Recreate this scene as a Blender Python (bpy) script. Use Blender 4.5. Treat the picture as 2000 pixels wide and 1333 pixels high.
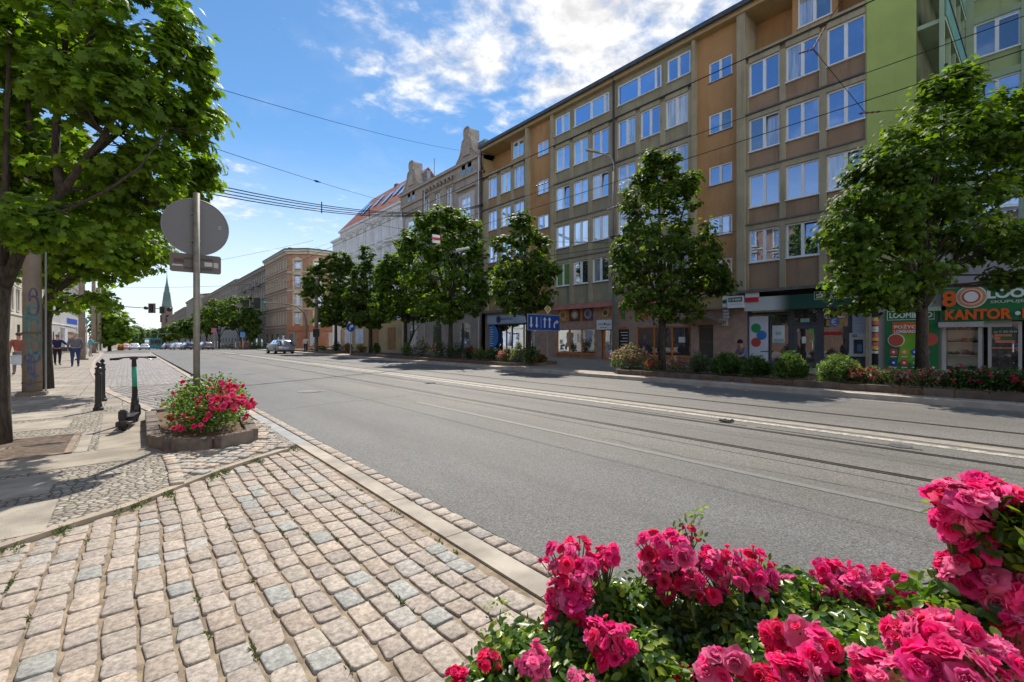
import bpy, bmesh, math, random
import numpy as np
from mathutils import Vector, Matrix

for o in list(bpy.data.objects): bpy.data.objects.remove(o)
scene = bpy.context.scene
COL = scene.collection
R = math.radians
rnd = random.Random(7)

# ------------------------------------------------------------------ camera
FPX = 889.0
TH = math.atan2(750.0, FPX)
CT, ST = math.cos(TH), math.sin(TH)
EYE = 1.45
cam_data = bpy.data.cameras.new('camera')
cam = bpy.data.objects.new('camera', cam_data)
COL.objects.link(cam)
cam.location = (0, 0, EYE)
cam.rotation_euler = (R(90), 0, -TH)
cam_data.sensor_width = 36
cam_data.lens = FPX / 2000 * 36
cam_data.shift_y = -0.00125
cam_data.clip_start = 0.05
cam_data.clip_end = 4000
scene.camera = cam
scene.view_settings.view_transform = 'Standard'
scene.view_settings.look = 'None'
scene.view_settings.gamma = 1
scene.view_settings.exposure = 1.0

# survey helpers: image coordinates of the photograph -> metres in the street
def at(px, py, z):
    u = (px - 1000) / FPX; v = (664 - py) / FPX
    return Vector((z * (ST + u * CT), z * (CT - u * ST), EYE + v * z))
def gr(px, py, h=0.0): return at(px, py, (EYE - h) * FPX / (py - 664))
def fc(px, py, X=24.0):
    u = (px - 1000) / FPX
    return at(px, py, X / (ST + u * CT))
def fy(px, X=24.0): return fc(px, 600, X).y
def fz(px, py, X=24.0): return fc(px, py, X).z

# ------------------------------------------------------------------ sun + sky
SUN_AZ, SUN_EL = 33.0, 50.0
sun_d = bpy.data.lights.new('sun', 'SUN')
sun_d.energy = 3.15; sun_d.angle = R(0.55); sun_d.color = (1.0, 0.93, 0.83)
sun = bpy.data.objects.new('sun', sun_d); COL.objects.link(sun)
sv = Vector((math.sin(R(SUN_AZ)) * math.cos(R(SUN_EL)), math.cos(R(SUN_AZ)) * math.cos(R(SUN_EL)), math.sin(R(SUN_EL))))
sun.rotation_euler = sv.to_track_quat('Z', 'Y').to_euler()
sun.location = (0, 0, 60)

world = bpy.data.worlds.new('World'); scene.world = world; world.use_nodes = True
nt = world.node_tree; nt.nodes.clear()
def N(nt, typ, **kw):
    n = nt.nodes.new(typ)
    for k, v in kw.items():
        if k.startswith('i_'):
            key = k[2:]
            n.inputs[int(key) if key.isdigit() else key].default_value = v
        else: setattr(n, k, v)
    return n
def L(nt, a, b): nt.links.new(a, b)
def MATH(nt, op, a, b=None, clamp=False):
    n = nt.nodes.new('ShaderNodeMath'); n.operation = op; n.use_clamp = clamp
    for i, v in ((0, a), (1, b)):
        if v is None: continue
        if hasattr(v, 'links'): nt.links.new(v, n.inputs[i])
        else: n.inputs[i].default_value = v
    return n.outputs[0]
def RANGE(nt, v, a, b, c=0.0, d=1.0, smooth=True):
    n = nt.nodes.new('ShaderNodeMapRange'); n.interpolation_type = 'SMOOTHSTEP' if smooth else 'LINEAR'
    nt.links.new(v, n.inputs[0])
    for i, x in enumerate((a, b, c, d)): n.inputs[i + 1].default_value = x
    return n.outputs[0]
def MIXC(nt, f, a, b, bt='MIX'):
    n = nt.nodes.new('ShaderNodeMix'); n.data_type = 'RGBA'; n.blend_type = bt
    for s, v in ((n.inputs[0], f), (n.inputs[6], a), (n.inputs[7], b)):
        if hasattr(v, 'links'): nt.links.new(v, s)
        elif isinstance(v, (int, float)): s.default_value = v
        else: s.default_value = (*v[:3], 1)
    return n.outputs[2]

sky = N(nt, 'ShaderNodeTexSky', sky_type='NISHITA', sun_disc=False)
sky.sun_elevation = R(SUN_EL); sky.sun_rotation = R(SUN_AZ)
sky.air_density = 1.0; sky.dust_density = 0.08; sky.ozone_density = 4.0
tc = N(nt, 'ShaderNodeTexCoord')
dirv = tc.outputs['Generated']
sep = N(nt, 'ShaderNodeSeparateXYZ'); L(nt, dirv, sep.inputs[0])
den = MATH(nt, 'ADD', MATH(nt, 'MAXIMUM', sep.outputs[2], 0.0), 0.12)
cx = MATH(nt, 'DIVIDE', sep.outputs[0], den); cy = MATH(nt, 'DIVIDE', sep.outputs[1], den)
cmb = N(nt, 'ShaderNodeCombineXYZ'); L(nt, cx, cmb.inputs[0]); L(nt, cy, cmb.inputs[1])
def cloud_at(px, py):                     # the point of the cloud layer seen in that direction
    d = (at(px, py, 1.0) - Vector((0, 0, EYE))).normalized()
    return d.x / (d.z + .12), d.y / (d.z + .12)
n1 = N(nt, 'ShaderNodeTexNoise', i_Scale=2.6, i_Detail=9.0, i_Roughness=0.62, i_Distortion=0.35)
L(nt, cmb.outputs[0], n1.inputs['Vector'])
n2 = N(nt, 'ShaderNodeTexNoise', i_Scale=9.5, i_Detail=6.0, i_Roughness=0.6, i_Distortion=0.2)
L(nt, cmb.outputs[0], n2.inputs['Vector'])
cov = None
# (px, py, radius, weight) of the banks of cloud over the street, the unseen ones last
for px, py, rad, w in ((1150, 50, .50, .36), (1330, 40, .42, .33), (1000, 50, .34, .27), (1080, 170, .30, .28), (860, 200, .42, .25), (930, 130, .4, .25), (990, 240, .3, .24), (1250, 120, .5, .31),
                       (960, 245, .22, .17), (700, 10, .40, .13), (780, 110, .4, .14), (560, 30, .4, .08), (560, 415, .8, .16), (450, 400, .5, .20), (480, 350, .4, .10),
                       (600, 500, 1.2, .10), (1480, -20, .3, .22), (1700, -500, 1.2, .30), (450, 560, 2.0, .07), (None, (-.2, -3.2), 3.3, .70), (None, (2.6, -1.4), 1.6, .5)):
    ax, ay = cloud_at(px, py) if px is not None else py      # unseen banks; the one behind the camera is added as fill light
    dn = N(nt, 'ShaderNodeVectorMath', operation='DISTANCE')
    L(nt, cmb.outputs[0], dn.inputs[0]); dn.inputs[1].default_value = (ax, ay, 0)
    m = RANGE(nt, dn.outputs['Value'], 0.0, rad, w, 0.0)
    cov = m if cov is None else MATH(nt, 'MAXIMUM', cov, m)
nn = MATH(nt, 'ADD', MATH(nt, 'MULTIPLY', n1.outputs[0], .55), MATH(nt, 'MULTIPLY', n2.outputs[0], .45))
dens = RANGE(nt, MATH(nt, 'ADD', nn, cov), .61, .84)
thin = RANGE(nt, n1.outputs[0], .48, .8, 0, .18)
dens = MATH(nt, 'MAXIMUM', dens, thin)
shade = RANGE(nt, n2.outputs[0], .35, .68, 0.68, 1.0)
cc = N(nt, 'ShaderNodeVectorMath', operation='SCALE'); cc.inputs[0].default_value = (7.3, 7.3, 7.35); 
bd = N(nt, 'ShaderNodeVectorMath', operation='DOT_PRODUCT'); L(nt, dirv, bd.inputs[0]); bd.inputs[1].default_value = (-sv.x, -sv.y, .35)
L(nt, MATH(nt, 'MULTIPLY', shade, RANGE(nt, bd.outputs['Value'], -.1, .6, 1.0, 2.4)), cc.inputs['Scale'])      # clouds opposite the sun brightened to add fill light
gain = N(nt, 'ShaderNodeVectorMath', operation='MULTIPLY'); L(nt, sky.outputs[0], gain.inputs[0]); gain.inputs[1].default_value = (.58, .79, .87)
hz = RANGE(nt, sep.outputs[2], 0.0, 0.40, 0.85, 0.0)
skyc = MIXC(nt, hz, gain.outputs[0], (6.3, 6.75, 7.2))
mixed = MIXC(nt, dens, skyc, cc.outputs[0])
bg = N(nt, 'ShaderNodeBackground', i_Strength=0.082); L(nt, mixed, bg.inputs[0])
wo = N(nt, 'ShaderNodeOutputWorld'); L(nt, bg.outputs[0], wo.inputs[0])

scene.cycles.max_bounces = 6
scene.cycles.diffuse_bounces = 3
scene.cycles.transparent_max_bounces = 6

# ------------------------------------------------------------------ materials
MATS = {}
def newmat(name):
    m = bpy.data.materials.new(name); m.use_nodes = True
    t = m.node_tree; b = t.nodes['Principled BSDF']
    return m, t, b
def pos(t):
    g = t.nodes.new('ShaderNodeNewGeometry'); return g.outputs['Position']
def noise(t, vec, scale, detail=4, rough=.55, dist=0.0):
    n = N(t, 'ShaderNodeTexNoise', i_Scale=scale, i_Detail=float(detail), i_Roughness=rough, i_Distortion=dist)
    if vec is not None: L(t, vec, n.inputs['Vector'])
    return n.outputs[0]
def scaled(t, vec, s):
    n = N(t, 'ShaderNodeVectorMath', operation='MULTIPLY'); L(t, vec, n.inputs[0]); n.inputs[1].default_value = s
    return n.outputs[0]
def bump(t, b, h, strength=.3, dist=.02):
    n = N(t, 'ShaderNodeBump', i_Strength=strength, i_Distance=dist); L(t, h, n.inputs['Height']); L(t, n.outputs[0], b.inputs['Normal'])
def mul(c, k): return tuple(min(1, x * k) for x in c)
def M(name, col, rough=.75, var=.12, scale=2.0, bmp=0.0, bscale=60, metal=0.0, spec=.4, streak=0.0, coord='pos', emit=0):
    if name in MATS: return MATS[name]
    m, t, b = newmat(name)
    if coord == 'pos': p = pos(t)
    else: p = N(t, 'ShaderNodeTexCoord').outputs['Object']
    f = RANGE(t, noise(t, p, scale, 5), .3, .7)
    c = MIXC(t, f, mul(col, 1 - var), mul(col, 1 + var))
    if streak:
        s = RANGE(t, noise(t, scaled(t, p, (1.6, 1.6, .18)), 1.5, 6, .7), .48, .75, 0, streak)
        c = MIXC(t, s, c, mul(col, .45))
        s2 = RANGE(t, noise(t, scaled(t, p, (.5, .5, .35)), 1.0, 5, .6), .5, .8, 0, streak * .7)
        c = MIXC(t, s2, c, mul((col[0] * .8 + .1, col[1] * .8 + .1, col[2] * .8 + .1), .9))
    L(t, c, b.inputs['Base Color'])
    b.inputs['Roughness'].default_value = rough; b.inputs['Metallic'].default_value = metal
    b.inputs['Specular IOR Level'].default_value = spec
    if bmp: bump(t, b, noise(t, p, bscale, 4, .6), bmp, .01)
    if emit:
        b.inputs['Emission Color'].default_value = (*col, 1); b.inputs['Emission Strength'].default_value = emit
    MATS[name] = m; return m

def mat_asphalt(name, col, fleck=.5):
    m, t, b = newmat(name); p = pos(t)
    big = RANGE(t, noise(t, scaled(t, p, (1.0, .22, 1)), .9, 5, .6), .3, .7)
    c = MIXC(t, big, mul(col, .86), mul(col, 1.13))
    vr = N(t, 'ShaderNodeTexVoronoi', i_Scale=95.0); L(t, p, vr.inputs['Vector'])
    fl = RANGE(t, vr.outputs['Color'], .2, .95, -fleck, fleck)
    fine = RANGE(t, noise(t, p, 55, 3, .8), .3, .72, -.32, .32)
    k = MATH(t, 'ADD', MATH(t, 'ADD', fl, fine), 1.0)
    sc = N(t, 'ShaderNodeVectorMath', operation='SCALE'); L(t, c, sc.inputs[0]); L(t, k, sc.inputs['Scale'])
    # oil and tyre polish: long stains running with the traffic
    sx = N(t, 'ShaderNodeSeparateXYZ'); L(t, p, sx.inputs[0])
    wx = MATH(t, 'ADD', sx.outputs[0], MATH(t, 'MULTIPLY', noise(t, p, .35, 3), 1.6))
    lane = RANGE(t, wx, 4.6, 6.4, 0, .55) if 'rails' not in name else 0.0
    sc_ = sc; sc = N(t, 'ShaderNodeVectorMath', operation='MULTIPLY'); L(t, sc_.outputs[0], sc.inputs[0]); L(t, MIXC(t, lane, (.97, 1, 1.02), (1.30, 1.2, 1.05)), sc.inputs[1])
    st = RANGE(t, noise(t, scaled(t, p, (2.2, .05, 1)), 1.2, 4, .6), .52, .72, 0, .35)
    c2 = MIXC(t, st, sc.outputs[0], mul(col, .62))
    sp = RANGE(t, noise(t, p, 1.7, 6, .7), .62, .74, 0, .5)
    c2 = MIXC(t, sp, c2, mul(col, 1.25))
    # wheel paths polished darker, drips of oil between them
    wp = MATH(t, 'ABSOLUTE', MATH(t, 'SINE', MATH(t, 'MULTIPLY', MATH(t, 'ADD', wx, .4), 1.75)))
    c2 = MIXC(t, RANGE(t, wp, .55, 1.0, 0, .16), c2, mul(col, .68))
    oil = RANGE(t, noise(t, scaled(t, p, (1, .5, 1)), 2.3, 4, .6), .70, .76, 0, .45)
    c2 = MIXC(t, oil, c2, mul(col, .5))
    L(t, c2, b.inputs['Base Color']); b.inputs['Roughness'].default_value = .72
    b.inputs['Specular IOR Level'].default_value = .35
    bump(t, b, MATH(t, 'ADD', vr.outputs['Distance'], noise(t, p, 140, 3, .7)), .5, .004)
    return m
def mat_line(name, col, under, amount, scale=9.0):
    m, t, b = newmat(name); p = pos(t)
    w = MATH(t, 'ADD', MATH(t, 'MULTIPLY', noise(t, p, scale, 7, .75), .6), MATH(t, 'MULTIPLY', noise(t, p, 70, 3, .7), .4))
    f = RANGE(t, w, amount - .08, amount + .06, 1, 0)
    L(t, MIXC(t, f, under, col), b.inputs['Base Color']); b.inputs['Roughness'].default_value = .7
    bump(t, b, noise(t, p, 140, 3, .7), .4, .003)
    return m
def mat_setts(name, cols, joint, scale, jw=.05, rnds=.9, squash=(1, 1, 1)):
    m, t, b = newmat(name); p = scaled(t, pos(t), squash)
    v1 = N(t, 'ShaderNodeTexVoronoi', i_Scale=scale, i_Randomness=rnds); L(t, p, v1.inputs['Vector'])
    v2 = N(t, 'ShaderNodeTexVoronoi', i_Scale=scale, i_Randomness=rnds, feature='DISTANCE_TO_EDGE'); L(t, p, v2.inputs['Vector'])
    sp = N(t, 'ShaderNodeSeparateColor'); L(t, v1.outputs['Color'], sp.inputs[0])
    c = MIXC(t, sp.outputs[0], cols[0], cols[1]); c = MIXC(t, RANGE(t, sp.outputs[1], .6, .9), c, cols[2])
    c = MIXC(t, RANGE(t, noise(t, pos(t), .9, 4), .35, .7, 0, .45), c, mul(cols[0], .6))
    e = RANGE(t, v2.outputs['Distance'], jw * .35, jw)
    L(t, MIXC(t, e, joint, c), b.inputs['Base Color']); b.inputs['Roughness'].default_value = .8
    bump(t, b, MATH(t, 'ADD', RANGE(t, v2.outputs['Distance'], 0, jw * 2.2), MATH(t, 'MULTIPLY', noise(t, p, 40), .25)), .8, .015)
    return m
def mat_attr(name, rough=.8, bs=45, bstr=.5, trans=0.0, spec=.3, dirt=0.25):
    """base colour from the per-piece colour attribute 'col'"""
    m, t, b = newmat(name); p = pos(t)
    a = N(t, 'ShaderNodeAttribute', attribute_name='col')
    f = RANGE(t, noise(t, p, bs * .5, 5, .7), .3, .7, 1 - dirt, 1 + dirt * .5)
    s = N(t, 'ShaderNodeVectorMath', operation='SCALE'); L(t, a.outputs['Color'], s.inputs[0]); L(t, f, s.inputs['Scale'])
    L(t, s.outputs[0], b.inputs['Base Color']); b.inputs['Roughness'].default_value = rough
    b.inputs['Specular IOR Level'].default_value = spec
    if bstr: bump(t, b, noise(t, p, bs, 5, .65), bstr, .006)
    if trans:
        out = t.nodes['Material Output']
        tr = N(t, 'ShaderNodeBsdfTranslucent')
        g = N(t, 'ShaderNodeVectorMath', operation='MULTIPLY'); L(t, s.outputs[0], g.inputs[0]); g.inputs[1].default_value = trans if isinstance(trans, tuple) else (1.6,) * 3
        L(t, g.outputs[0], tr.inputs[0])
        mx = N(t, 'ShaderNodeMixShader'); mx.inputs[0].default_value = .42
        L(t, b.outputs[0], mx.inputs[1]); L(t, tr.outputs[0], mx.inputs[2]); L(t, mx.outputs[0], out.inputs[0])
    return m
def mat_pane(name, inner, gloss=.5, refl=(.75, .85, 1.0), wav=.02):
    m, t, b = newmat(name); p = pos(t)
    f = RANGE(t, noise(t, scaled(t, p, (3, 9, .6)), 1.0, 3), .35, .65)
    L(t, MIXC(t, f, mul(inner, .6), mul(inner, 1.3)), b.inputs['Base Color']); b.inputs['Roughness'].default_value = .6
    g = N(t, 'ShaderNodeBsdfGlossy', i_Roughness=.015); g.inputs[0].default_value = (*refl, 1)
    bn = N(t, 'ShaderNodeBump', i_Strength=wav, i_Distance=.05); L(t, noise(t, p, 1.3, 2), bn.inputs['Height']); L(t, bn.outputs[0], g.inputs['Normal'])
    fr = N(t, 'ShaderNodeFresnel', i_IOR=1.45)
    mx = N(t, 'ShaderNodeMixShader'); L(t, MATH(t, 'ADD', fr.outputs[0], gloss, True), mx.inputs[0])
    L(t, b.outputs[0], mx.inputs[1]); L(t, g.outputs[0], mx.inputs[2]); L(t, mx.outputs[0], t.nodes['Material Output'].inputs[0])
    return m

# ------------------------------------------------------------------ objects
WL = {}
def tag(o, label=None, cat=None, group=None, kind=None):
    if label: o['label'] = label
    if cat: o['category'] = cat
    if group: o['group'] = group
    if kind: o['kind'] = kind
    return o
def thing(name, label, cat, loc=(0, 0, 0), rz=0.0, group=None):
    o = bpy.data.objects.new(name, None); COL.objects.link(o)
    o.empty_display_size = .2
    o.location = loc; o.rotation_euler = (0, 0, rz); WL[o.name] = Vector(loc)
    return tag(o, label, cat, group)
IDENT = lambda a, b, z: (a, b, z)
def FRAME(ox, oy, ux, uy, nx, ny): return lambda a, b, z: (ox + a * ux + b * nx, oy + a * uy + b * ny, z)
class MB:
    def __init__(s, fr=IDENT): s.v = []; s.f = []; s.c = []; s.fr = fr; s.smooth = False
    def V(s, *p): s.v.append(s.fr(*p)); return len(s.v) - 1
    def box(s, a0, a1, b0, b1, z0, z1):
        i = len(s.v)
        for z in (z0, z1):
            for a, b in ((a0, b0), (a1, b0), (a1, b1), (a0, b1)): s.V(a, b, z)
        s.f += [(i, i + 3, i + 2, i + 1), (i + 4, i + 5, i + 6, i + 7), (i, i + 1, i + 5, i + 4), (i + 1, i + 2, i + 6, i + 5), (i + 2, i + 3, i + 7, i + 6), (i + 3, i, i + 4, i + 7)]
        return s
    def face(s, pts): s.f.append(tuple(s.V(*p) for p in pts)); return s
    def prism(s, poly, z0, z1, bottom=False):
        n = len(poly); i = len(s.v)
        for z in (z0, z1):
            for a, b in poly: s.V(a, b, z)
        s.f.append(tuple(range(i + n, i + 2 * n)))
        if bottom: s.f.append(tuple(range(i + n - 1, i - 1, -1)))
        for k in range(n): s.f.append((i + k, i + (k + 1) % n, i + n + (k + 1) % n, i + n + k))
        return s
    def extr(s, poly, b0, b1):          # poly in the (a, z) plane, thick along b
        n = len(poly); i = len(s.v)
        for b in (b0, b1):
            for a, z in poly: s.V(a, b, z)
        s.f.append(tuple(range(i, i + n))); s.f.append(tuple(range(i + 2 * n - 1, i + n - 1, -1)))
        for k in range(n): s.f.append((i + k, i + (k + 1) % n, i + n + (k + 1) % n, i + n + k))
        return s
    def tube(s, pts, rad, n=8, cap=True):
        pts = [Vector(p) for p in pts]
        if not isinstance(rad, (list, tuple)): rad = [rad] * len(pts)
        prev = None; rings = []
        for k, p in enumerate(pts):
            d = (pts[min(k + 1, len(pts) - 1)] - pts[max(k - 1, 0)]).normalized()
            if prev is None: x = d.orthogonal().normalized()
            else:
                x = prev - d * prev.dot(d)
                x = x.normalized() if x.length > 1e-6 else d.orthogonal().normalized()
            prev = x; y = d.cross(x)
            ring = []
            for j in range(n):
                a = 2 * math.pi * j / n
                q = p + (x * math.cos(a) + y * math.sin(a)) * rad[k]
                ring.append(s.V(*q))
            rings.append(ring)
        for k in range(len(rings) - 1):
            for j in range(n):
                s.f.append((rings[k][j], rings[k][(j + 1) % n], rings[k + 1][(j + 1) % n], rings[k + 1][j]))
        if cap: s.f.append(tuple(rings[0][::-1])); s.f.append(tuple(rings[-1]))
        return s
    def lathe(s, prof, n=16, c=(0, 0, 0)):
        rings = []
        for r, z in prof:
            rings.append([s.V(c[0] + r * math.cos(2 * math.pi * j / n), c[1] + r * math.sin(2 * math.pi * j / n), c[2] + z) for j in range(n)])
        for k in range(len(rings) - 1):
            for j in range(n): s.f.append((rings[k][j], rings[k][(j + 1) % n], rings[k + 1][(j + 1) % n], rings[k + 1][j]))
        s.f.append(tuple(rings[0][::-1])); s.f.append(tuple(rings[-1]))
        return s
    def disc(s, c, axis, r, th, n=28, rr=None):    # short cylinder, centre c, along axis
        ax = Vector(axis).normalized(); c = Vector(c)
        return s.tube([c - ax * th / 2, c + ax * th / 2], [r, rr or r], n)
    def build(s, name, mat, parent=None, world=True, smooth=False, recalc=True, bevel=0):
        me = bpy.data.meshes.new(name)
        off = Vector((0, 0, 0))
        if parent is not None and world: off = WL[parent.name]
        me.from_pydata([(v[0] - off[0], v[1] - off[1], v[2] - off[2]) for v in s.v], [], s.f)
        if recalc:
            bm = bmesh.new(); bm.from_mesh(me); bmesh.ops.recalc_face_normals(bm, faces=bm.faces)
            if bevel: bmesh.ops.bevel(bm, geom=list(bm.edges), offset=bevel, segments=2, affect='EDGES', clamp_overlap=True)
            bm.to_mesh(me); bm.free()
        me.materials.append(mat)
        if smooth or s.smooth: me.polygons.foreach_set('use_smooth', [True] * len(me.polygons))
        o = bpy.data.objects.new(name, me); COL.objects.link(o)
        if parent is not None: o.parent = parent; WL[o.name] = off if world else Vector(WL.get(parent.name, (0, 0, 0)))
        else: WL[o.name] = Vector((0, 0, 0))
        return o
def struct(name, mb, mat, **k): return tag(mb.build(name, mat, **k), kind='structure')
def sharedup(o, name, parent, loc=None, rz=None):
    c = o.copy(); COL.objects.link(c); c.parent = parent
    return c
def copy_tree(o, parent=None, **props):
    kids = list(o.children)
    c = o.copy(); COL.objects.link(c); c.parent = parent
    for ch in kids: copy_tree(ch, c)
    for k, v in props.items(): c[k] = v
    return c
def mesh_np(name, verts, faces_n, idx, mat, parent=None, cols=None, smooth=False, origin=(0, 0, 0)):
    """many equal polygons: verts (N,3), idx flat int array, faces_n = corner count per polygon (int)"""
    me = bpy.data.meshes.new(name)
    verts = np.asarray(verts, dtype=np.float32) - np.asarray(origin, dtype=np.float32)
    me.vertices.add(len(verts)); me.vertices.foreach_set('co', verts.ravel())
    me.loops.add(len(idx)); me.loops.foreach_set('vertex_index', np.asarray(idx, dtype=np.int32))
    nf = len(idx) // faces_n
    me.polygons.add(nf); me.polygons.foreach_set('loop_start', np.arange(0, len(idx), faces_n, dtype=np.int32))
    try: me.polygons.foreach_set('loop_total', np.full(nf, faces_n, dtype=np.int32))
    except Exception: pass
    if smooth: me.polygons.foreach_set('use_smooth', np.ones(nf, dtype=bool))
    if cols is not None:
        a = me.attributes.new('col', 'FLOAT_COLOR', 'POINT')
        c4 = np.ones((len(verts), 4), dtype=np.float32); c4[:, :3] = cols
        a.data.foreach_set('color', c4.ravel())
    me.update(calc_edges=True); me.validate()
    me.materials.append(mat)
    o = bpy.data.objects.new(name, me); COL.objects.link(o)
    if parent is not None: o.parent = parent; WL[o.name] = WL[parent.name]
    return o
FONT_CACHE = {}
def text(s, h, mat, parent, loc, right, up, name='lettering', depth=.01, width=None, bold=0.0, align='LEFT', normal_off=0.0):
    """letters as a mesh; loc = lower left in world, right/up = unit vectors"""
    cu = bpy.data.curves.new('t', 'FONT'); cu.body = s; cu.size = 1; cu.extrude = .5; cu.offset = bold
    cu.resolution_u = 3
    ob = bpy.data.objects.new('t', cu); COL.objects.link(ob)
    dg = bpy.context.evaluated_depsgraph_get()
    me = bpy.data.meshes.new_from_object(ob.evaluated_get(dg))
    bpy.data.objects.remove(ob); bpy.data.curves.remove(cu)
    co = np.empty(len(me.vertices) * 3, dtype=np.float32); me.vertices.foreach_get('co', co); co = co.reshape(-1, 3)
    if len(co) == 0: return None
    mn = co.min(0); mx = co.max(0)
    sy = h / max(1e-4, (mx[1] - mn[1])); sx = sy if width is None else width / (mx[0] - mn[0])
    rt = np.array(right); u = np.array(up); nrm = np.cross(rt, u)
    x = (co[:, 0] - mn[0]) * sx; y = (co[:, 1] - mn[1]) * sy; z = co[:, 2] * 2 * depth * .5 + depth * .5
    if align == 'CENTER': x -= (mx[0] - mn[0]) * sx / 2
    off = WL[parent.name] if parent is not None else Vector((0, 0, 0))
    w = np.array(loc)[None] + x[:, None] * rt + y[:, None] * u + z[:, None] * nrm - np.array(off)[None]
    me.vertices.foreach_set('co', w.astype(np.float32).ravel()); me.name = name
    me.materials.clear(); me.materials.append(mat)
    o = bpy.data.objects.new(name, me); COL.objects.link(o)
    if parent is not None: o.parent = parent; WL[o.name] = off
    return o

# common materials
white_pvc = M('white window frame', (.78, .79, .80), .35, .04)
grey_metal = M('galvanised grey metal', (.30, .31, .32), .5, .1, metal=.5)
dark_metal = M('dark painted metal', (.035, .037, .04), .45, .15)
concrete = M('pole concrete', (.27, .225, .185), .85, .14, 3, .4, 50, streak=.35)
pane_blue = mat_pane('window glass mirroring sky', (.03, .035, .045), .60, (.58, .72, 1.0))
pane_dark = mat_pane('window glass over dark room', (.02, .022, .026), .36)
pane_curt = mat_pane('window glass over net curtain', (.42, .45, .50), .34)
pane_warm = mat_pane('window glass with painted roof reflection', (.20, .12, .10), .40)  # reflected roofs painted in as a warm inner colour
pane_blind = mat_pane('window glass over pale blind', (.60, .60, .56), .22)
shop_glass = mat_pane('shop window glass', (.035, .032, .03), .16, wav=.05)
# ------------------------------------------------------------------ ground
def gz(y): return 0.0 if y < 72 else -(y - 72) * .014 if y < 420 else -4.87
YS = [-60, -20, 0, 20, 40, 60, 72, 80, 95, 120, 160, 220, 300, 420, 700, 1500]
def strip(mb, x0, x1, y0, y1, h=0.0, skirt=0.0):
    ys = [y0] + [y for y in YS if y0 < y < y1] + [y1]
    for a, b in zip(ys[:-1], ys[1:]):
        mb.face([(x0, a, gz(a) + h), (x1, a, gz(a) + h), (x1, b, gz(b) + h), (x0, b, gz(b) + h)])
        if skirt:
            for x in (x0, x1): mb.face([(x, a, gz(a) + h), (x, b, gz(b) + h), (x, b, gz(b) + h - skirt), (x, a, gz(a) + h - skirt)])
    if skirt:
        for y in (y0, y1): mb.face([(x0, y, gz(y) + h), (x1, y, gz(y) + h), (x1, y, gz(y) + h - skirt), (x0, y, gz(y) + h - skirt)])
    return mb
ground_m = M('earth', (.16, .13, .09), .95, .25, 1.2, .5, 30)
g = MB(); strip(g, -500, 500, -60, 1500, -.06)
struct('ground', g, ground_m)
asphalt = mat_asphalt('asphalt', (.132, .127, .120), .36)
asphalt_tram = mat_asphalt('asphalt between rails', (.160, .146, .127), .36)
g = MB(); strip(g, 2.09, 13.72, -60, 700, 0); strip(g, -2.05, 2.09, 64, 700, 0); strip(g, 13.72, 90, 72.5, 92.5, -.004)
struct('road', g, asphalt)
g = MB(); strip(g, 5.95, 10.9, -60, 420, .004)
struct('tramway_surface', g, asphalt_tram)
# worn marking lines
lm = mat_line('worn white road paint', (.50, .46, .38), (.165, .152, .134), .52)
lf = mat_line('faded road paint', (.22, .212, .195), (.145, .139, .13), .44)
pale = mat_line('exposed pale bedding', (.34, .29, .22), (.205, .19, .168), .50, 5)
g = MB(); strip(g, 8.30, 8.47, -20, 60, .008); struct('road_marking', g, lm)
g = MB(); strip(g, 5.08, 5.19, -20, 9.5, .004); struct('road_marking', g, lf)
g = MB(); strip(g, 8.62, 8.92, -20, 30, .008); struct('worn_joint', g, pale)
seal = M('black joint sealant', (.055, .053, .05), .55, .3, 12)
crack = MB()
for x in (7.93, 6.46, 10.62):
    y = -8
    while y < 55:
        l = rnd.uniform(.5, 3.2)
        if rnd.random() < .6: crack.box(x - .018, x + .016 + rnd.uniform(0, .02), y, y + l, .004, .0085)
        y += l + rnd.uniform(.1, 1.2)
struct('road_joints', crack, seal)
patch = mat_asphalt('newer asphalt patch', (.128, .127, .125), .3)
g = MB()
for poly in ([(11.3, 3.2), (13.2, 3.1), (13.25, 8.4), (11.4, 8.5)], [(11.0, 24), (12.6, 24.2), (12.6, 33), (11.1, 32.8)]):
    g.face([(x, y, .004) for x, y in poly])
struct('road_patch', g, patch)
g = MB()
for (x, y, dx, dy, n_) in ((11.6, -1, .02, .4, 30), (5.4, .6, .03, .28, 14), (12.5, 12, -.05, .4, 20)):
    a = (x, y)
    for _ in range(n_):
        b = (a[0] + dx * rnd.uniform(-1, 2) * .6 + rnd.uniform(-.05, .05), a[1] + dy * rnd.uniform(.5, 1.3)); w = rnd.uniform(.002, .006)
        g.face([(a[0] - w, a[1], .0045), (a[0] + w, a[1], .0045), (b[0] + w, b[1], .0045), (b[0] - w, b[1], .0045)]); a = b
struct('road_cracks', g, seal)
# rails: head, groove and sealant either side
rail_steel = M('worn rail steel', (.09, .08, .07), .45, .25, 8, metal=.75)
groove = M('rail groove', (.018, .017, .016), .7, .2)
for k, (x, lab) in enumerate(((6.28, 'nearest of the four tram rails sunk in the asphalt'), (7.70, 'second tram rail from the near kerb, left of the white line'),
                              (9.06, 'third tram rail from the near kerb, right of the white line'), (10.48, 'farthest of the four tram rails sunk in the asphalt'))):
    r = thing('tram_rail', lab, 'rail', (x, 0, 0), group='tram rails in the road')
    g = MB(); strip(g, x - .05, x - .012, -60, 200, .010, .03); g.build('rail_head', rail_steel, r)
    g = MB(); strip(g, x - .014, x + .040, -60, 200, .006, .02); g.build('groove', groove, r)
    g = MB(); strip(g, x + .040, x + .055, -60, 200, .010, .03); g.build('guard_lip', rail_steel, r)

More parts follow.
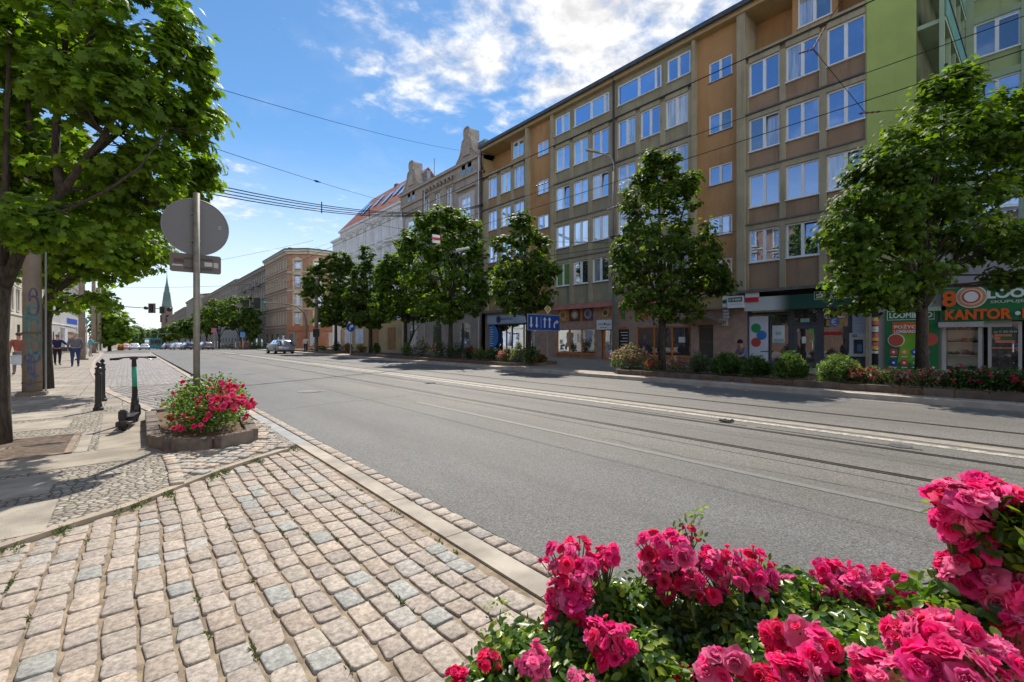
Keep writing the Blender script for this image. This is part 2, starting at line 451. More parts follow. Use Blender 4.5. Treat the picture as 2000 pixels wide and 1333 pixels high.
# near side -------------------------------------------------------------
strip_m = M('pale concrete kerb', (.36, .32, .265), .85, .28, 2.5, .35, 70)
strip_b = M('grey granite kerb', (.30, .31, .315), .8, .14, 3, .35, 80)
dirt = M('sandy joint dirt', (.25, .195, .135), .95, .35, 9, .6, 90)
g = MB(); strip(g, -12, 2.12, -6, 12, -.004)
struct('paving_bed', g, dirt)
# kerb made of single slabs
kerb_root = struct('kerb', MB().box(1.765, 1.93, -6, -5, -.04, .014), strip_m)
ka, kb = MB(), MB(); y = -5.0; i = 0
while y < 64:
    l = rnd.uniform(.92, 1.02) if y < 20 else 4
    tgt = kb if 6.1 < y < 8.9 else ka
    tgt.box(1.765 + rnd.uniform(-.006, .006), 1.93 + rnd.uniform(-.006, .006), y, y + l - .008, -.04, .014 + rnd.uniform(-.003, .003)); y += l
struct('kerb', ka, strip_m, bevel=0); struct('kerb', kb, strip_b)
PAL = [(min(.50, r_ * 1.17), g_ * 1.13, b_ * 1.07) for r_, g_, b_ in [(.36, .305, .26), (.35, .30, .255), (.33, .295, .265), (.315, .30, .285), (.29, .30, .29), (.35, .315, .275), (.33, .285, .245), (.34, .305, .275), (.345, .30, .265), (.32, .28, .25), (.35, .31, .275), (.355, .32, .285), (.31, .275, .25)]]
def pip(x, y, poly):
    c = False; n = len(poly)
    for i in range(n):
        x1, y1 = poly[i]; x2, y2 = poly[(i + 1) % n]
        if (y1 > y) != (y2 > y) and x < (x2 - x1) * (y - y1) / (y2 - y1) + x1: c = not c
    return c
JOINTS = []
def stones(name, poly, pitch, lens, top, mat, ang=0.0, joint=.018, gap=.006, jit=.006, pal=PAL, wave=.012, seed=1, dome=.006, hj=.004):
    rr = random.Random(seed); ca, sa = math.cos(ang), math.sin(ang)
    P = [(x * ca + y * sa, -x * sa + y * ca) for x, y in poly]
    a0, a1 = min(p[0] for p in P), max(p[0] for p in P); b0, b1 = min(p[1] for p in P), max(p[1] for p in P)
    V = []; C = []; F = []; a = a0; K = 12
    while a < a1:
        w = pitch * rr.uniform(.93, 1.07); b = b0 + rr.uniform(-.2, 0); ph = rr.uniform(0, 6)
        while b < b1:
            l = rr.uniform(*lens); cxm, cym = a + w / 2, b + l / 2
            off = wave * math.sin(cym * 1.3 + ph * .2) + wave * .6 * math.sin(cym * 3.1 + a * 2)
            if pip(cxm, cym, P):
                hw = (w - joint * rr.uniform(.6, 1.5)) / 2; hl = (l - gap * rr.uniform(.5, 2.0)) / 2
                col = rr.choice(pal); kk = rr.uniform(.86, 1.13); col = tuple(c * kk for c in col)
                z = top + rr.uniform(-hj, hj); tx, ty = rr.uniform(-.03, .03), rr.uniform(-.03, .03); rot = rr.uniform(-.035, .035)
                sk = rr.uniform(-.12, .12); tap = rr.uniform(-.09, .09)
                base = len(V); ring = []
                e = rr.uniform(5, 13)
                for q in range(K):
                    t = 2 * math.pi * (q + .5) / K
                    cc_, ss_ = math.cos(t), math.sin(t)
                    px = math.copysign(abs(cc_) ** (2 / e), cc_); py = math.copysign(abs(ss_) ** (2 / e), ss_)
                    ring.append((px * (1 + tap * py) + rr.uniform(-.05, .05), py + rr.uniform(-.05, .05)))
                for s_, dz in ((.90, dome), (.985, dome * .2 - .001), (1.0, -.006), (1.0, -.05)):
                    for px, py in ring:
                        u = px * hw * s_ + sk * py * hw * .5; v = py * hl * s_
                        u, v = u - rot * v, v + rot * u
                        A, B = cxm + off + u, cym + v
                        V.append((A * ca - B * sa, A * sa + B * ca, z + dz + tx * u + ty * v)); C.append(col)
                V.append(((cxm + off) * ca - cym * sa, (cxm + off) * sa + cym * ca, z + dome * 1.2)); C.append(col)
                ctr = base + 4 * K
                for q in range(K):
                    q2 = (q + 1) % K
                    F += [ctr, base + q, base + q2]
                    for lv in range(3):
                        i0, i1, i2, i3 = base + lv * K + q, base + lv * K + q2, base + (lv + 1) * K + q2, base + (lv + 1) * K + q
                        F += [i0, i3, i2, i0, i2, i1]
            if rr.random() < .12: JOINTS.append(((a + off) * ca - b * sa, (a + off) * sa + b * ca))
            b += l
        a += w
    return tag(mesh_np(name, V, 3, F, mat, cols=C, smooth=False), kind='structure')
stone_m = mat_attr('cobble stone', .8, 70, .7, dirt=.42)
edge = [(-3.2, 3.85), (-1.4, 4.38), (-.67, 4.62), (-.36, 4.85), (0, 5.07), (.29, 5.35), (.77, 5.84), (1.18, 6.14), (1.62, 6.42)]
drive = [(-3.2, -.5)] + [(1.75, -.5), (1.75, 6.45)] + [(x, y - .04) for x, y in edge[::-1]]
stones('cobbled_driveway', drive, .1385, (.13, .23), .007, stone_m, joint=.017, seed=3, dome=.002)
JOINTS0 = list(JOINTS)
stones('gutter_setts', [(1.945, -1), (2.085, -1), (2.085, 16), (1.945, 16)], .138, (.15, .21), .008, stone_m, joint=.012, gap=.014, wave=.002, seed=9)
# strip that bounds the driveway
em = M('narrow edging stone', (.35, .29, .225), .85, .18, 4, .4, 60)
g = MB()
def off_edge(poly, d):
    out = []
    for i, (x, y) in enumerate(poly):
        a = poly[max(i - 1, 0)]; b = poly[min(i + 1, len(poly) - 1)]
        t = Vector((b[0] - a[0], b[1] - a[1])).normalized(); out.append((x - t.y * d, y + t.x * d))
    return out
eo = off_edge(edge, .085)
for i in range(len(edge) - 1):
    g.prism([edge[i], edge[i + 1], eo[i + 1], eo[i]], -.03, .036)
struct('driveway_edging', g, em)

# pavement (footway) left of the bay
bay = [(1.76, 8.9), (1.1, 9.2), (.55, 10.0), (.08, 12.85), (-.48, 16.5), (-.86, 20.8), (-1.32, 27.8), (-1.75, 40), (-2.06, 64)]
mosaic = mat_setts('small mosaic setts', [(.24, .215, .175), (.33, .295, .24), (.42, .38, .31)], (.085, .07, .05), 15.0, .11)
flags = mat_setts('footway blocks', [(.26, .225, .185), (.32, .28, .23), (.29, .245, .21)], (.17, .135, .10), 3.6, .035, .25, (1, .55, 1))
slab = M('concrete footway slab', (.285, .25, .20), .9, .24, 2.6, .5, 70, streak=.5)
slab2 = M('lighter footway slab', (.32, .285, .235), .9, .24, 2.8, .5, 70, streak=.45)
g = MB(); near = [(-14, 3.2)] + eo + [(1.745, 6.6), (1.745, 8.85)] + [(x - .02, y) for x, y in bay[1:4]]
g.prism(near + [(-14, 12.85)], -.03, .034)
struct('sidewalk', g, mosaic)
g = MB()
for i in range(3, len(bay) - 1):
    (x0, y0), (x1, y1) = bay[i], bay[i + 1]
    g.prism([(-14, y0), (x0, y0), (x1, y1), (-14, y1)], -.03, .034 if i > 3 else .034)
strip(g, -14, -2.06, 64, 420, .034)
struct('sidewalk', g, flags)
g = MB()
def rect(x0, x1, y0, y1, h=.039): g.box(x0, x1, y0, y1, .02, h)
rect(-6, -.56, 5.98, 6.82); rect(-6, -.47, 4.78, 5.68); rect(-6, -.75, 10.2, 11.25); rect(-6, -.72, 11.6, 12.8)
for y in (14.2, 16.6, 19, 21.5): rect(-6, -1.2, y, y + 1.1)
struct('paving_slabs', g, slab2)
g = MB()
g.prism([(-6, 7.0), (.32, 7.02), (.33, 7.85), (-6, 7.78)], .02, .0385)
g.prism([(-.30, 7.86), (.33, 7.86), (.42, 10.0), (.25, 11.6), (-.36, 11.8)], .02, .0385)
struct('concrete_pavement', g, slab)
g = MB(); g.box(-.515, -.40, 7.86, 9.45, .02, .041); struct('paving_slabs', g, slab2)
PALs = [(.44, .36, .29), (.48, .40, .31), (.39, .34, .29), (.35, .335, .31)]
stones('diagonal_setts', [(.36, 5.60), (.77, 5.98), (1.16, 6.25), (1.60, 6.55), (1.74, 8.75), (1.5, 8.9), (1.45, 7.0), (1.3, 6.9), (.4, 7.0)], .13, (.13, .19), .050, stone_m, ang=.8, joint=.02, gap=.015, pal=PALs, seed=21)
stones('border_setts', [(.33, 5.5), (.45, 5.62), (.42, 7.0), (.30, 7.0)], .125, (.1, .16), .050, stone_m, joint=.012, gap=.02, pal=PALs, seed=22)
# parking bay of cobbles
bay_m = mat_setts('old bay cobbles', [(.27, .25, .245), (.33, .30, .29), (.23, .23, .235)], (.13, .11, .09), 7.2, .08, .55, (1, .75, 1))
g = MB()
pts = bay[:]
for i in range(len(pts) - 1):
    (x0, y0), (x1, y1) = pts[i], pts[i + 1]
    g.face([(x0, y0, -.006), (1.765, y0 + 1e-3 * i, -.006), (1.765, y1, -.006), (x1, y1, -.006)])
struct('parking_bay', g, bay_m)
stones('parking_bay', [(1.70, 9.05), (1.2, 9.3), (.68, 10.1), (.22, 12.85), (-.3, 16.5), (-.4, 19), (1.74, 19)], .15, (.14, .2), -.004, stone_m, ang=.25, joint=.02, gap=.016, seed=33,
       pal=[(.29, .265, .26), (.33, .30, .29), (.25, .25, .255), (.30, .275, .25)])
g = MB(); bo = off_edge(bay[1:], -.16); bi = bay[1:]
for i in range(len(bi) - 1): g.prism([bi[i], bi[i + 1], bo[i + 1], bo[i]], -.04, .048)
struct('bay_kerb', g, M('bay kerb stone', (.35, .30, .25), .85, .2, 3, .35, 60))
# weeds and grit in the joints of the near paving
def tufts(name, spots, mat, n=26, size=.02, hgt=.03, seed=5):
    rr = random.Random(seed); V = []; F = []
    for (x, y, h, s) in spots:
        for _ in range(int(n * s)):
            a = rr.uniform(0, 6.28); px, py = x + rr.gauss(0, .008 + .012 * (h > .01)), y + rr.gauss(0, .06 * s)
            w = size * rr.uniform(.2, .5); q = hgt * rr.uniform(.3, 1.0); lx, ly = rr.uniform(-.02, .02), rr.uniform(-.02, .02)
            b = len(V); V += [(px - w * math.cos(a), py - w * math.sin(a), h), (px + w * math.cos(a), py + w * math.sin(a), h), (px + lx, py + ly, h + q)]; F += [b, b + 1, b + 2]
    return tag(mesh_np(name, V, 3, F, mat), kind='stuff')
sp_ = []
for x, y in JOINTS0:
    if pip(x, y, drive) and rnd.random() < .9: sp_.append((x, y, .0, rnd.uniform(.3, .9)))
for (x, y) in [(a, b) for a, b in edge] + [(.33, 6.9), (.36, 6.3), (.34, 6.0), (-.4, 12.2), (-.3, 12.5), (.6, 5.72), (.1, 5.2)]:
    for _ in range(3): sp_.append((x + rnd.uniform(-.06, .1), y + rnd.uniform(-.12, .02), .02, rnd.uniform(.6, 1.5)))
weed_m = M('joint weeds', (.10, .15, .03), .9, .4, 20)
tufts('weeds', sp_, weed_m)
tag(bpy.data.objects['weeds'], 'small green weeds and moss growing in the paving joints', 'weeds')
# grit
V = []; F = []; 
for _ in range(2600):
    x = rnd.uniform(-2.5, 1.75); y = rnd.uniform(.6, 6.0)
    if not pip(x, y, drive): continue
    s = rnd.uniform(.001, .0032); b = len(V)
    zz = .002 + rnd.uniform(0, .004)
    V += [(x - s, y - s, zz), (x + s, y - s, zz), (x, y + s, zz), (x, y, zz + s * 1.5)]; F += [b, b + 1, b + 3, b + 1, b + 2, b + 3, b + 2, b, b + 3]
tag(mesh_np('grit', V, 3, F, M('grit', (.3, .24, .17), .9, .4, 40)), 'loose sandy grit lying between the cobbles', 'grit', kind='stuff')

# far side ----------------------------------------------------------------
far_pave = mat_setts('far footway tiles', [(.33, .27, .20), (.40, .33, .25), (.36, .31, .26)], (.19, .15, .11), 3.2, .03, .1)
kerb_far = M('far granite kerb', (.40, .36, .31), .85, .15, 3, .3, 60)
g = MB(); strip(g, 13.97, 24.4, -60, 71.5, .125); strip(g, 13.97, 24.4, 94, 470, .125); strip(g, 24.4, 30.7, -60, 5.2, .125)
struct('sidewalk', g, far_pave)
g = MB(); strip(g, 13.72, 13.97, -60, 71.5, .13, .16); strip(g, 13.72, 13.97, 94, 470, .13, .16)
struct('kerb', g, kerb_far)
gut = mat_asphalt('gutter asphalt', (.17, .168, .163), .3)
g = MB(); strip(g, 13.35, 13.72, -60, 71.5, .004); struct('gutter', g, gut)

# covers and scraps in the road
iron = M('cast iron cover', (.10, .10, .10), .6, .2, 20, metal=.4)
p = gr(608, 765)
t = thing('manhole_cover', 'large round manhole cover in the grey lane before the rails', 'manhole cover', (p.x, p.y, 0))
MB().lathe([(.0, .002), (.36, .002), (.36, .009), (.31, .011), (.30, .007), (0, .007)], 28, p).build('frame_ring', M('cover rim', (.19, .185, .175), .8, .2), t)
MB().lathe([(.28, .006), (.28, .013), (0, .014)], 28, p).build('lid', M('cover lid', (.15, .145, .14), .75, .2), t)
p = gr(1758, 873)
t = thing('valve_cover', 'small oval iron cover let into the white centre line', 'valve cover', (p.x, p.y, 0))
MB().lathe([(.13, .004), (.13, .014), (.10, .016), (.09, .012), (0, .012)], 20, p).build('lid', iron, t)
p = gr(1417, 826)
g = MB()
for k in range(14):
    a = rnd.uniform(0, 6.28); q = Vector((p.x + rnd.gauss(0, .06), p.y + rnd.gauss(0, .045), .0)); s = rnd.uniform(.012, .034)
    g.lathe([(s * 1.2, 0), (s, s * .7), (s * .4, s * 1.1)], 5, (q.x, q.y, rnd.uniform(.0, .02)))
tag(g.build('asphalt_lump', M('broken tar', (.045, .043, .04), .8, .3, 30)), 'dark lump of broken tar lying beside the white line', 'rubble')
g = MB()
pa = [gr(x, y) for x, y in ((455, 815), (560, 799), (650, 787), (740, 778), (800, 772))]
for a, b in zip(pa[:-1], pa[1:]):
    g.face([(a.x - .02, a.y - .035, .004), (b.x - .02, b.y - .035, .004), (b.x + .02, b.y + .035, .004), (a.x + .02, a.y + .035, .004)])
struct('road_repair_seam', g, M('seam tar', (.15, .148, .142), .7, .3, 9))

# tree grate
t = thing('tree_grate', 'rusty iron tree grate with curved slots at the big maple', 'tree grate', (-1, 8.6, .034))
fr_ = MB(); fr_.box(-1.62, -.54, 7.86, 7.93, .03, .052); fr_.box(-1.62, -.54, 9.38, 9.45, .03, .052); fr_.box(-.61, -.54, 7.86, 9.45, .03, .0525); fr_.box(-1.62, -1.55, 7.93, 9.38, .03, .0515)
g = MB(); g.box(-1.56, -.60, 7.92, 9.39, .034, .0358); g.build('shade_sheet', M('grate pit', (.03, .025, .02), .95, .3), t)  # flat dark sheet on the paving, shade under the bars put into its colour
rust = M('rusty grate iron', (.23, .175, .13), .8, .3, 14, .3, 80)
fr_.build('frame', rust, t)
b_ = MB(); y = 7.96
while y < 9.36:
    pts = []
    for k in range(9):
        x = -1.55 + k * .117; pts.append((x, y + .10 * math.sin(k * .8) * (1 if y < 8.65 else -1)))
    for a, c in zip(pts[:-1], pts[1:]):
        ys = lambda v: min(max(v, 7.94), 9.37)
        b_.prism([(a[0], ys(a[1])), (c[0], ys(c[1])), (c[0], ys(c[1] + .026)), (a[0], ys(a[1] + .026))], .036, .049)
    y += .062
b_.build('bars', rust, t)
# ------------------------------------------------------------------ buildings
def cuts(vals, lo, hi):
    v = sorted(set([lo, hi] + [round(x, 4) for x in vals if lo < x < hi])); return v
def wall(mb, a0, a1, z0, z1, ops, b=0.0, depth=.16):
    """front skin at b with openings (a0,a1,z0,z1) and their reveals"""
    A = cuts([x for o in ops for x in o[:2]], a0, a1); Z = cuts([x for o in ops for x in o[2:4]], z0, z1)
    for i in range(len(A) - 1):
        for j in range(len(Z) - 1):
            ca, cz = (A[i] + A[i + 1]) / 2, (Z[j] + Z[j + 1]) / 2
            if any(o[0] < ca < o[1] and o[2] < cz < o[3] for o in ops): continue
            mb.face([(A[i], b, Z[j]), (A[i + 1], b, Z[j]), (A[i + 1], b, Z[j + 1]), (A[i], b, Z[j + 1])])
    for o in ops:
        p, q, r, s = o[:4]; d = b - depth
        mb.face([(p, b, r), (p, d, r), (p, d, s), (p, b, s)]); mb.face([(q, b, r), (q, d, r), (q, d, s), (q, b, s)])
        mb.face([(p, b, r), (q, b, r), (q, d, r), (p, d, r)]); mb.face([(p, b, s), (q, b, s), (q, d, s), (p, d, s)])
def window(root, fr, a0, a1, z0, z1, b, splits=(.5,), pane=None, fm=None, sill=True, fw=.07, mw=.13, bars=0, name='window', sillw=None):
    g = MB(fr); fm = fm or white_pvc
    e = .004
    a0 += e; a1 -= e; z0 += e; z1 -= e
    g.box(a0, a1, b - .07, b, z0, z0 + fw); g.box(a0, a1, b - .07, b, z1 - fw, z1)
    g.box(a0, a0 + fw, b - .07, b, z0 + fw, z1 - fw); g.box(a1 - fw, a1, b - .07, b, z0 + fw, z1 - fw)
    xs = [a0 + fw]
    for s in splits:
        c = a0 + (a1 - a0) * s; g.box(c - mw / 2, c + mw / 2, b - .07, b + .008, z0 + fw, z1 - fw); xs += [c - mw / 2, c + mw / 2]
    xs.append(a1 - fw)
    if bars:
        zb = z0 + (z1 - z0) * bars; g.box(a0 + fw, a1 - fw, b - .065, b + .004, zb - mw * .4, zb + mw * .4)
    f = g.build(name, fm, root)
    base_pane = pane or rnd.choice([pane_blue, pane_blue, pane_curt])
    for k in range(0, len(xs), 2):
        p = MB(fr); t1, t2 = rnd.uniform(-.008, .008), rnd.uniform(-.008, .008)
        pm_ = base_pane
        if base_pane in (pane_blue, pane_curt, pane_dark) and rnd.random() < .3: pm_ = rnd.choice([pane_blue, pane_curt, pane_dark, pane_blind])
        if k == 0 and a1 - a0 > 1.1 and base_pane in (pane_blue, pane_curt) and rnd.random() < .16: t2 = -.11
        p.face([(xs[k], b - .05 + t1, z0 + fw), (xs[k + 1], b - .05 - t1, z0 + fw), (xs[k + 1], b - .05 - t1 + t2, z1 - fw), (xs[k], b - .05 + t1 + t2, z1 - fw)])
        p.build('pane', pm_, f, recalc=False)
    if sill:
        s = MB(fr); s.box(a0 - .03, a1 + .03, b - .02, b + (sillw or .2), z0 - .045, z0 - .002); s.build('sill', sill if not isinstance(sill, bool) else white_pvc, f)
    return f

MF = FRAME(24, 0, 0, 1, -1, 0)      # a = Y along the street, b = towards the road, z up
olive = M('olive grey render', (.38, .325, .215), .92, .12, .8, .3, 45, streak=.7)
panel_g = M('grey green panel', (.32, .285, .185), .92, .12, .8, .35, 60, streak=.65)
panel_b = M('brown panel', (.33, .22, .14), .92, .12, .8, .35, 60, streak=.5)
panel_o = M('ochre brown panel', (.36, .23, .115), .92, .10, .8, .35, 60, streak=.3)
orange = M('orange render', (.46, .255, .11), .92, .08, .7, .35, 60, streak=.4)
tan_r = M('tan render', (.44, .32, .165), .92, .08, .7, .35, 60, streak=.3)
ledge = M('sheet metal ledge', (.17, .16, .14), .55, .2, 3, metal=.3)
roof_sheet = M('roof edge sheet', (.10, .11, .12), .5, .2, 3, metal=.5)
clad = M('brown stone cladding', (.40, .28, .225), .8, .14, 3.0, .3, 40, streak=.35)
salmon = M('salmon fascia', (.48, .20, .16), .8, .15, 2)
brown = thing('apartment_building', 'long five storey ochre and olive apartment block with shops below', 'building', (24, 5.08, 0))
TOP = 18.45
SILL = [5.34, 8.11, 10.92, 13.73]; WH = [1.62, 1.62, 1.64, 1.68]
def bay3(y0, y1, wins, pmat, tops, lowpanel=3.95, frame=olive):
    """bay with three columns of windows; tops = list of (y0,y1,z0,z1,splits) in the top storey; b is the relief"""
    ops = []
    for k in range(4):
        for (a, c) in wins: ops.append((a, c, SILL[k], SILL[k] + WH[k]))
    for w in tops: ops.append((w[0], w[1], w[2], w[3]))
    g = MB(MF); wall(g, y0, y1, lowpanel, TOP - .4, ops, -.10, .12); g.build('wall', pmat, brown)
    f = MB(MF)          # relief frame: piers and lintel bands
    ed = sorted([y0] + [v for w in wins for v in w] + [y1])
    piers = [(ed[i], ed[i + 1]) for i in range(0, len(ed), 2)]
    zt = SILL[3] + WH[3]
    for (p, q) in piers:
        p2, q2 = (p, q) if q - p < .45 else (p, q)
        f.box(p2 + .001, q2 - .001, -.13, .0, lowpanel + .02, zt)
    for k in range(4):
        z = SILL[k] + WH[k]
        for i, (a, c) in enumerate(wins): f.box(a, c, -.13, -.002, z, z + .26)
    f.build('pilasters', frame, brown)
    for k in range(4): MB(MF).box(y0 + .05, y1 - .05, -.12, .07, SILL[k] + WH[k] + .262, SILL[k] + WH[k] + .33).build('ledge', ledge, brown)
    for k in range(4):
        for i, (a, c) in enumerate(wins):
            if k == 0 and y0 > 18 and i == len(wins) - 1: pn = M('green blind glass', (.10, .24, .03), .3, .3, 14)
            elif k <= 1 and y0 > 12: pn = pane_dark if k == 0 else rnd.choice([pane_curt, pane_warm, pane_warm])
            elif k == 0: pn = rnd.choice([pane_blue, pane_curt, pane_dark])
            else: pn = rnd.choice([pane_blue, pane_blue, pane_blue, pane_curt])
            window(brown, MF, a, c, SILL[k], SILL[k] + WH[k], -.10, pane=pn, sillw=.12)
    for w in tops: window(brown, MF, w[0], w[1], w[2], w[3], -.10, splits=w[4], pane=pane_blue, sillw=.12)
# right bay, with loggia in the top storey
R3 = [(8.46, 9.89), (6.81, 8.20), (5.12, 6.53)]; R3 = sorted(R3)
LZ = 15.9
def loggia(y0, y1, win, wallm, backm):
    """recess 1.3 m deep across the top storey"""
    g = MB(MF); d = -1.35; zt = TOP - .42
    g.face([(y0, d, LZ), (y1, d, LZ), (y1, d, zt), (y0, d, zt)])
    g.build('wall', backm, brown)
    g = MB(MF); g.face([(y0, d, LZ), (y1, d, LZ), (y1, -.1, LZ), (y0, -.1, LZ)]); g.face([(y0, d, zt), (y1, d, zt), (y1, -.1, zt), (y0, -.1, zt)])
    g.face([(y0, d, LZ), (y0, -.1, LZ), (y0, -.1, zt), (y0, d, zt)]); g.face([(y1, d, LZ), (y1, -.1, LZ), (y1, -.1, zt), (y1, d, zt)])
    g.build('loggia', wallm, brown)
def bay_split(y0, y1, wins, pmat, backm, lw, lm, lowpanel=3.95):
    ops = []
    for k in range(4):
        for (a, c) in wins: ops.append((a, c, SILL[k], SILL[k] + WH[k]))
    g = MB(MF); wall(g, y0, y1, lowpanel, LZ, ops, -.10, .12); g.build('wall', pmat, brown)
    f = MB(MF); ed = sorted([y0] + [v for w in wins for v in w] + [y1])
    for i in range(0, len(ed), 2): f.box(ed[i] + .001, ed[i + 1] - .001, -.13, 0, lowpanel + .02, SILL[3] + WH[3])
    for k in range(4):
        for (a, c) in wins: f.box(a, c, -.13, -.002, SILL[k] + WH[k], SILL[k] + WH[k] + .26)
    f.box(y0, y1, -.13, .002, SILL[3] + WH[3] + .331, LZ + .001)
    f.build('pilasters', olive, brown)
    for k in range(4): MB(MF).box(y0 + .05, y1 - .05, -.12, .07, SILL[k] + WH[k] + .262, SILL[k] + WH[k] + .33).build('ledge', ledge, brown)
    for k in range(4):
        for i, (a, c) in enumerate(wins):
            pn = rnd.choice([pane_blue, pane_blue, pane_curt]) if k < 2 or y0 > 20 else pane_blue
            window(brown, MF, a, c, SILL[k], SILL[k] + WH[k], -.10, pane=pn, sillw=.12)
    loggia(y0, y1, lw, lm, backm)
bay_split(5.08, 10.12, R3, panel_b, orange, None, tan_r)
g = MB(MF); g.box(10.02, 10.42, -1.3, .14, 3.95, TOP - .4); g.build('pilasters', olive, brown)
# room behind loggia: two window blocks standing forward
def log_window(y0, y1, z0, z1, b, m):
    g = MB(MF); g.box(y0 - .22, y0, -1.3, b + .03, LZ + .005, TOP - .425); g.box(y1, y1 + .22, -1.3, b + .03, LZ + .005, TOP - .425); g.box(y0, y1, -1.3, b, LZ + .005, z0); g.box(y0, y1, -1.3, b, z1, TOP - .425)
    g.build('window_bay', m, brown)
    window(brown, MF, y0, y1, z0, z1, b - .02, pane=pane_dark, sillw=.08)
log_window(6.45, 7.85, 16.35, 17.98, -.55, orange)
# orange stair bay
def stair(y0, y1, w0, w1, rows, lo=3.1):
    ops = [(w0, w1, z, z + h) for z, h in rows]
    g = MB(MF); wall(g, y0, y1, lo, TOP - .4, ops, -.22, .12); g.build('wall', orange, brown)
    for z, h in rows: window(brown, MF, w0, w1, z, z + h, -.26, pane=rnd.choice([pane_blue, pane_blue, pane_curt]), sillw=.10, sill=ledge)
rows = [(fz(1380, 546), 1.05), (fz(1380, 463), 1.05), (fz(1380, 364), 1.05), (fz(1380, 263), 1.07), (fz(1380, 162), 1.1)]
stair(10.42, 12.71, 10.80, 12.06, rows)
g = MB(MF); g.box(12.71, 12.89, -.3, .10, 3.95, TOP - .4); g.build('pilasters', olive, brown)
# middle right bay
def cols(pxs): return sorted([tuple(sorted((fy(a), fy(b)))) for a, b in pxs])
MR = cols([(1206, 1241), (1250, 1289), (1299, 1343)])
t1 = sorted((fy(1205), fy(1290))); t2 = sorted((fy(1302), fy(1347)))
TZ = 16.42
bay3(12.89, 18.12, MR, panel_g, [(t1[0], t1[1], TZ, 17.72, (.12, .5)), (t2[0], t2[1], TZ, 17.72, (.5,))])
MLc = cols([(1085, 1112), (1119, 1148), (1156, 1188)])
t1 = sorted((fy(1120), fy(1188))); t2 = sorted((fy(1083), fy(1111)))
bay3(18.12, 23.68, MLc, panel_g, [(t1[0], t1[1], TZ, 17.72, (.12, .5)), (t2[0], t2[1], TZ, 17.72, (.5,))])
g = MB(MF); g.box(23.68, 23.95, -.3, .10, 3.95, TOP - .4); g.build('pilasters', olive, brown)
rows = [(fz(1047, z), h) for z, h in ((540, 1.0), (449, 1.05), (381, 1.05), (307, 1.08))]
stair(23.95, 26.42, fy(1067), fy(1046), rows)
g = MB(MF); g.box(26.42, 26.70, -1.3, .14, 3.95, TOP - .4); g.build('pilasters', olive, brown)
LC = cols([(953, 970), (977, 997), (1003, 1023)])
bay_split(26.70, 32.5, LC, panel_o, orange, None, tan_r)
log_window(fy(1013), fy(992), 16.5, 17.85, -.55, tan_r)
# roof edge, body, end walls, drain pipes
g = MB(MF); g.box(5.08, 32.53, -12, -1.36, .0, TOP - .41); g.build('wall', olive, brown)
g = MB(MF); g.box(5.08, 32.53, -12, .22, TOP - .40, TOP - .12); g.build('cornice', tan_r, brown)
g = MB(MF); g.box(5.04, 32.56, -12.1, .42, TOP - .115, TOP); g.box(5.04, 32.56, .36, .46, TOP - .20, TOP + .03); g.build('roof', roof_sheet, brown)
g = MB(MF); g.box(5.08, 5.12, -1.36, -.02, 0, TOP - .41); g.build('wall', olive, brown)
for y in (18.14, 32.46):
    g = MB(); g.tube([(23.84, y, TOP - .15), (23.84, y, 4.0), (23.84, y, .15)], .075, 10); g.build('drain_pipe', M('brown drain pipe', (.07, .055, .05), .5, .2), brown, smooth=True)
# ground floor of the block: cladding with shop openings
def F2(px): return fy(px, 24.0)
shopA = sorted((F2(1237), F2(1345)))   # three orange panes right
shopB = sorted((F2(1081), F2(1157)))
shopD = sorted((F2(1168), F2(1223)))   # door + poster
entry = sorted((F2(1357), F2(1388)))
zt, zb = fz(1300, 638), fz(1300, 697)
doorz = .16
bank = sorted((F2(1456), F2(1690)))
left_shop = sorted((F2(950), F2(1040)))
g = MB(MF)
ops = [(shopA[0], shopA[1], zb, zt), (shopB[0], shopB[1], zb, zt), (shopD[0], shopD[1], doorz, zt + .02), (entry[0], entry[1], doorz, 2.28), (left_shop[0], left_shop[1], .3, 2.75)]
wall(g, bank[1], 32.5, .05, 3.94, ops, -.28, .30)
g.build('wall', clad, brown)
g = MB(MF); g.box(bank[1], bank[1] + .02, -1.3, -.28, .05, 3.9); g.box(5.08, 32.5, -1.3, -.05, 3.80, 3.94); g.build('wall', clad, brown)
g = MB(MF); g.box(12.9, 23.7, -.27, .14, 3.62, 3.93); g.build('fascia', salmon, brown)
for q_ in ((5.2, 10.4, -.27, .30, 3.80, 3.94), (10.4, 12.9, -.26, .10, 3.05, 3.12), (26.7, 32.5, -.27, .14, 3.75, 3.94)): MB(MF).box(*q_).build('ledge', ledge, brown)
g = MB(MF); g.box(10.45, 12.86, -.27, -.20, 3.12, 3.95); g.build('wall', tan_r, brown)
of = M('orange shop frame', (.62, .20, .04), .55, .1, 3)
for (a, c) in (shopA, shopB): window(brown, MF, a, c, zb, zt, -.34, splits=(.335, .66) if a == shopA[0] else (.34, .66), pane=shop_glass, fm=of, sill=of, fw=.07, mw=.07, name='shop_window')
# things to see in the shop panes
paper = M('white paper notice', (.72, .72, .70), .8, .05)
nb = MB(MF)
for px, py, w, h in ((1089, 668, .28, .3), (1325, 664, .4, .32), (1122, 660, .16, .6), (1128, 662, .14, .6)):
    y = fy(px); z = fz(px, py); nb.box(y - w / 2, y + w / 2, -.385, -.375, z - h / 2, z + h / 2)
nb.build('notices', paper, brown)
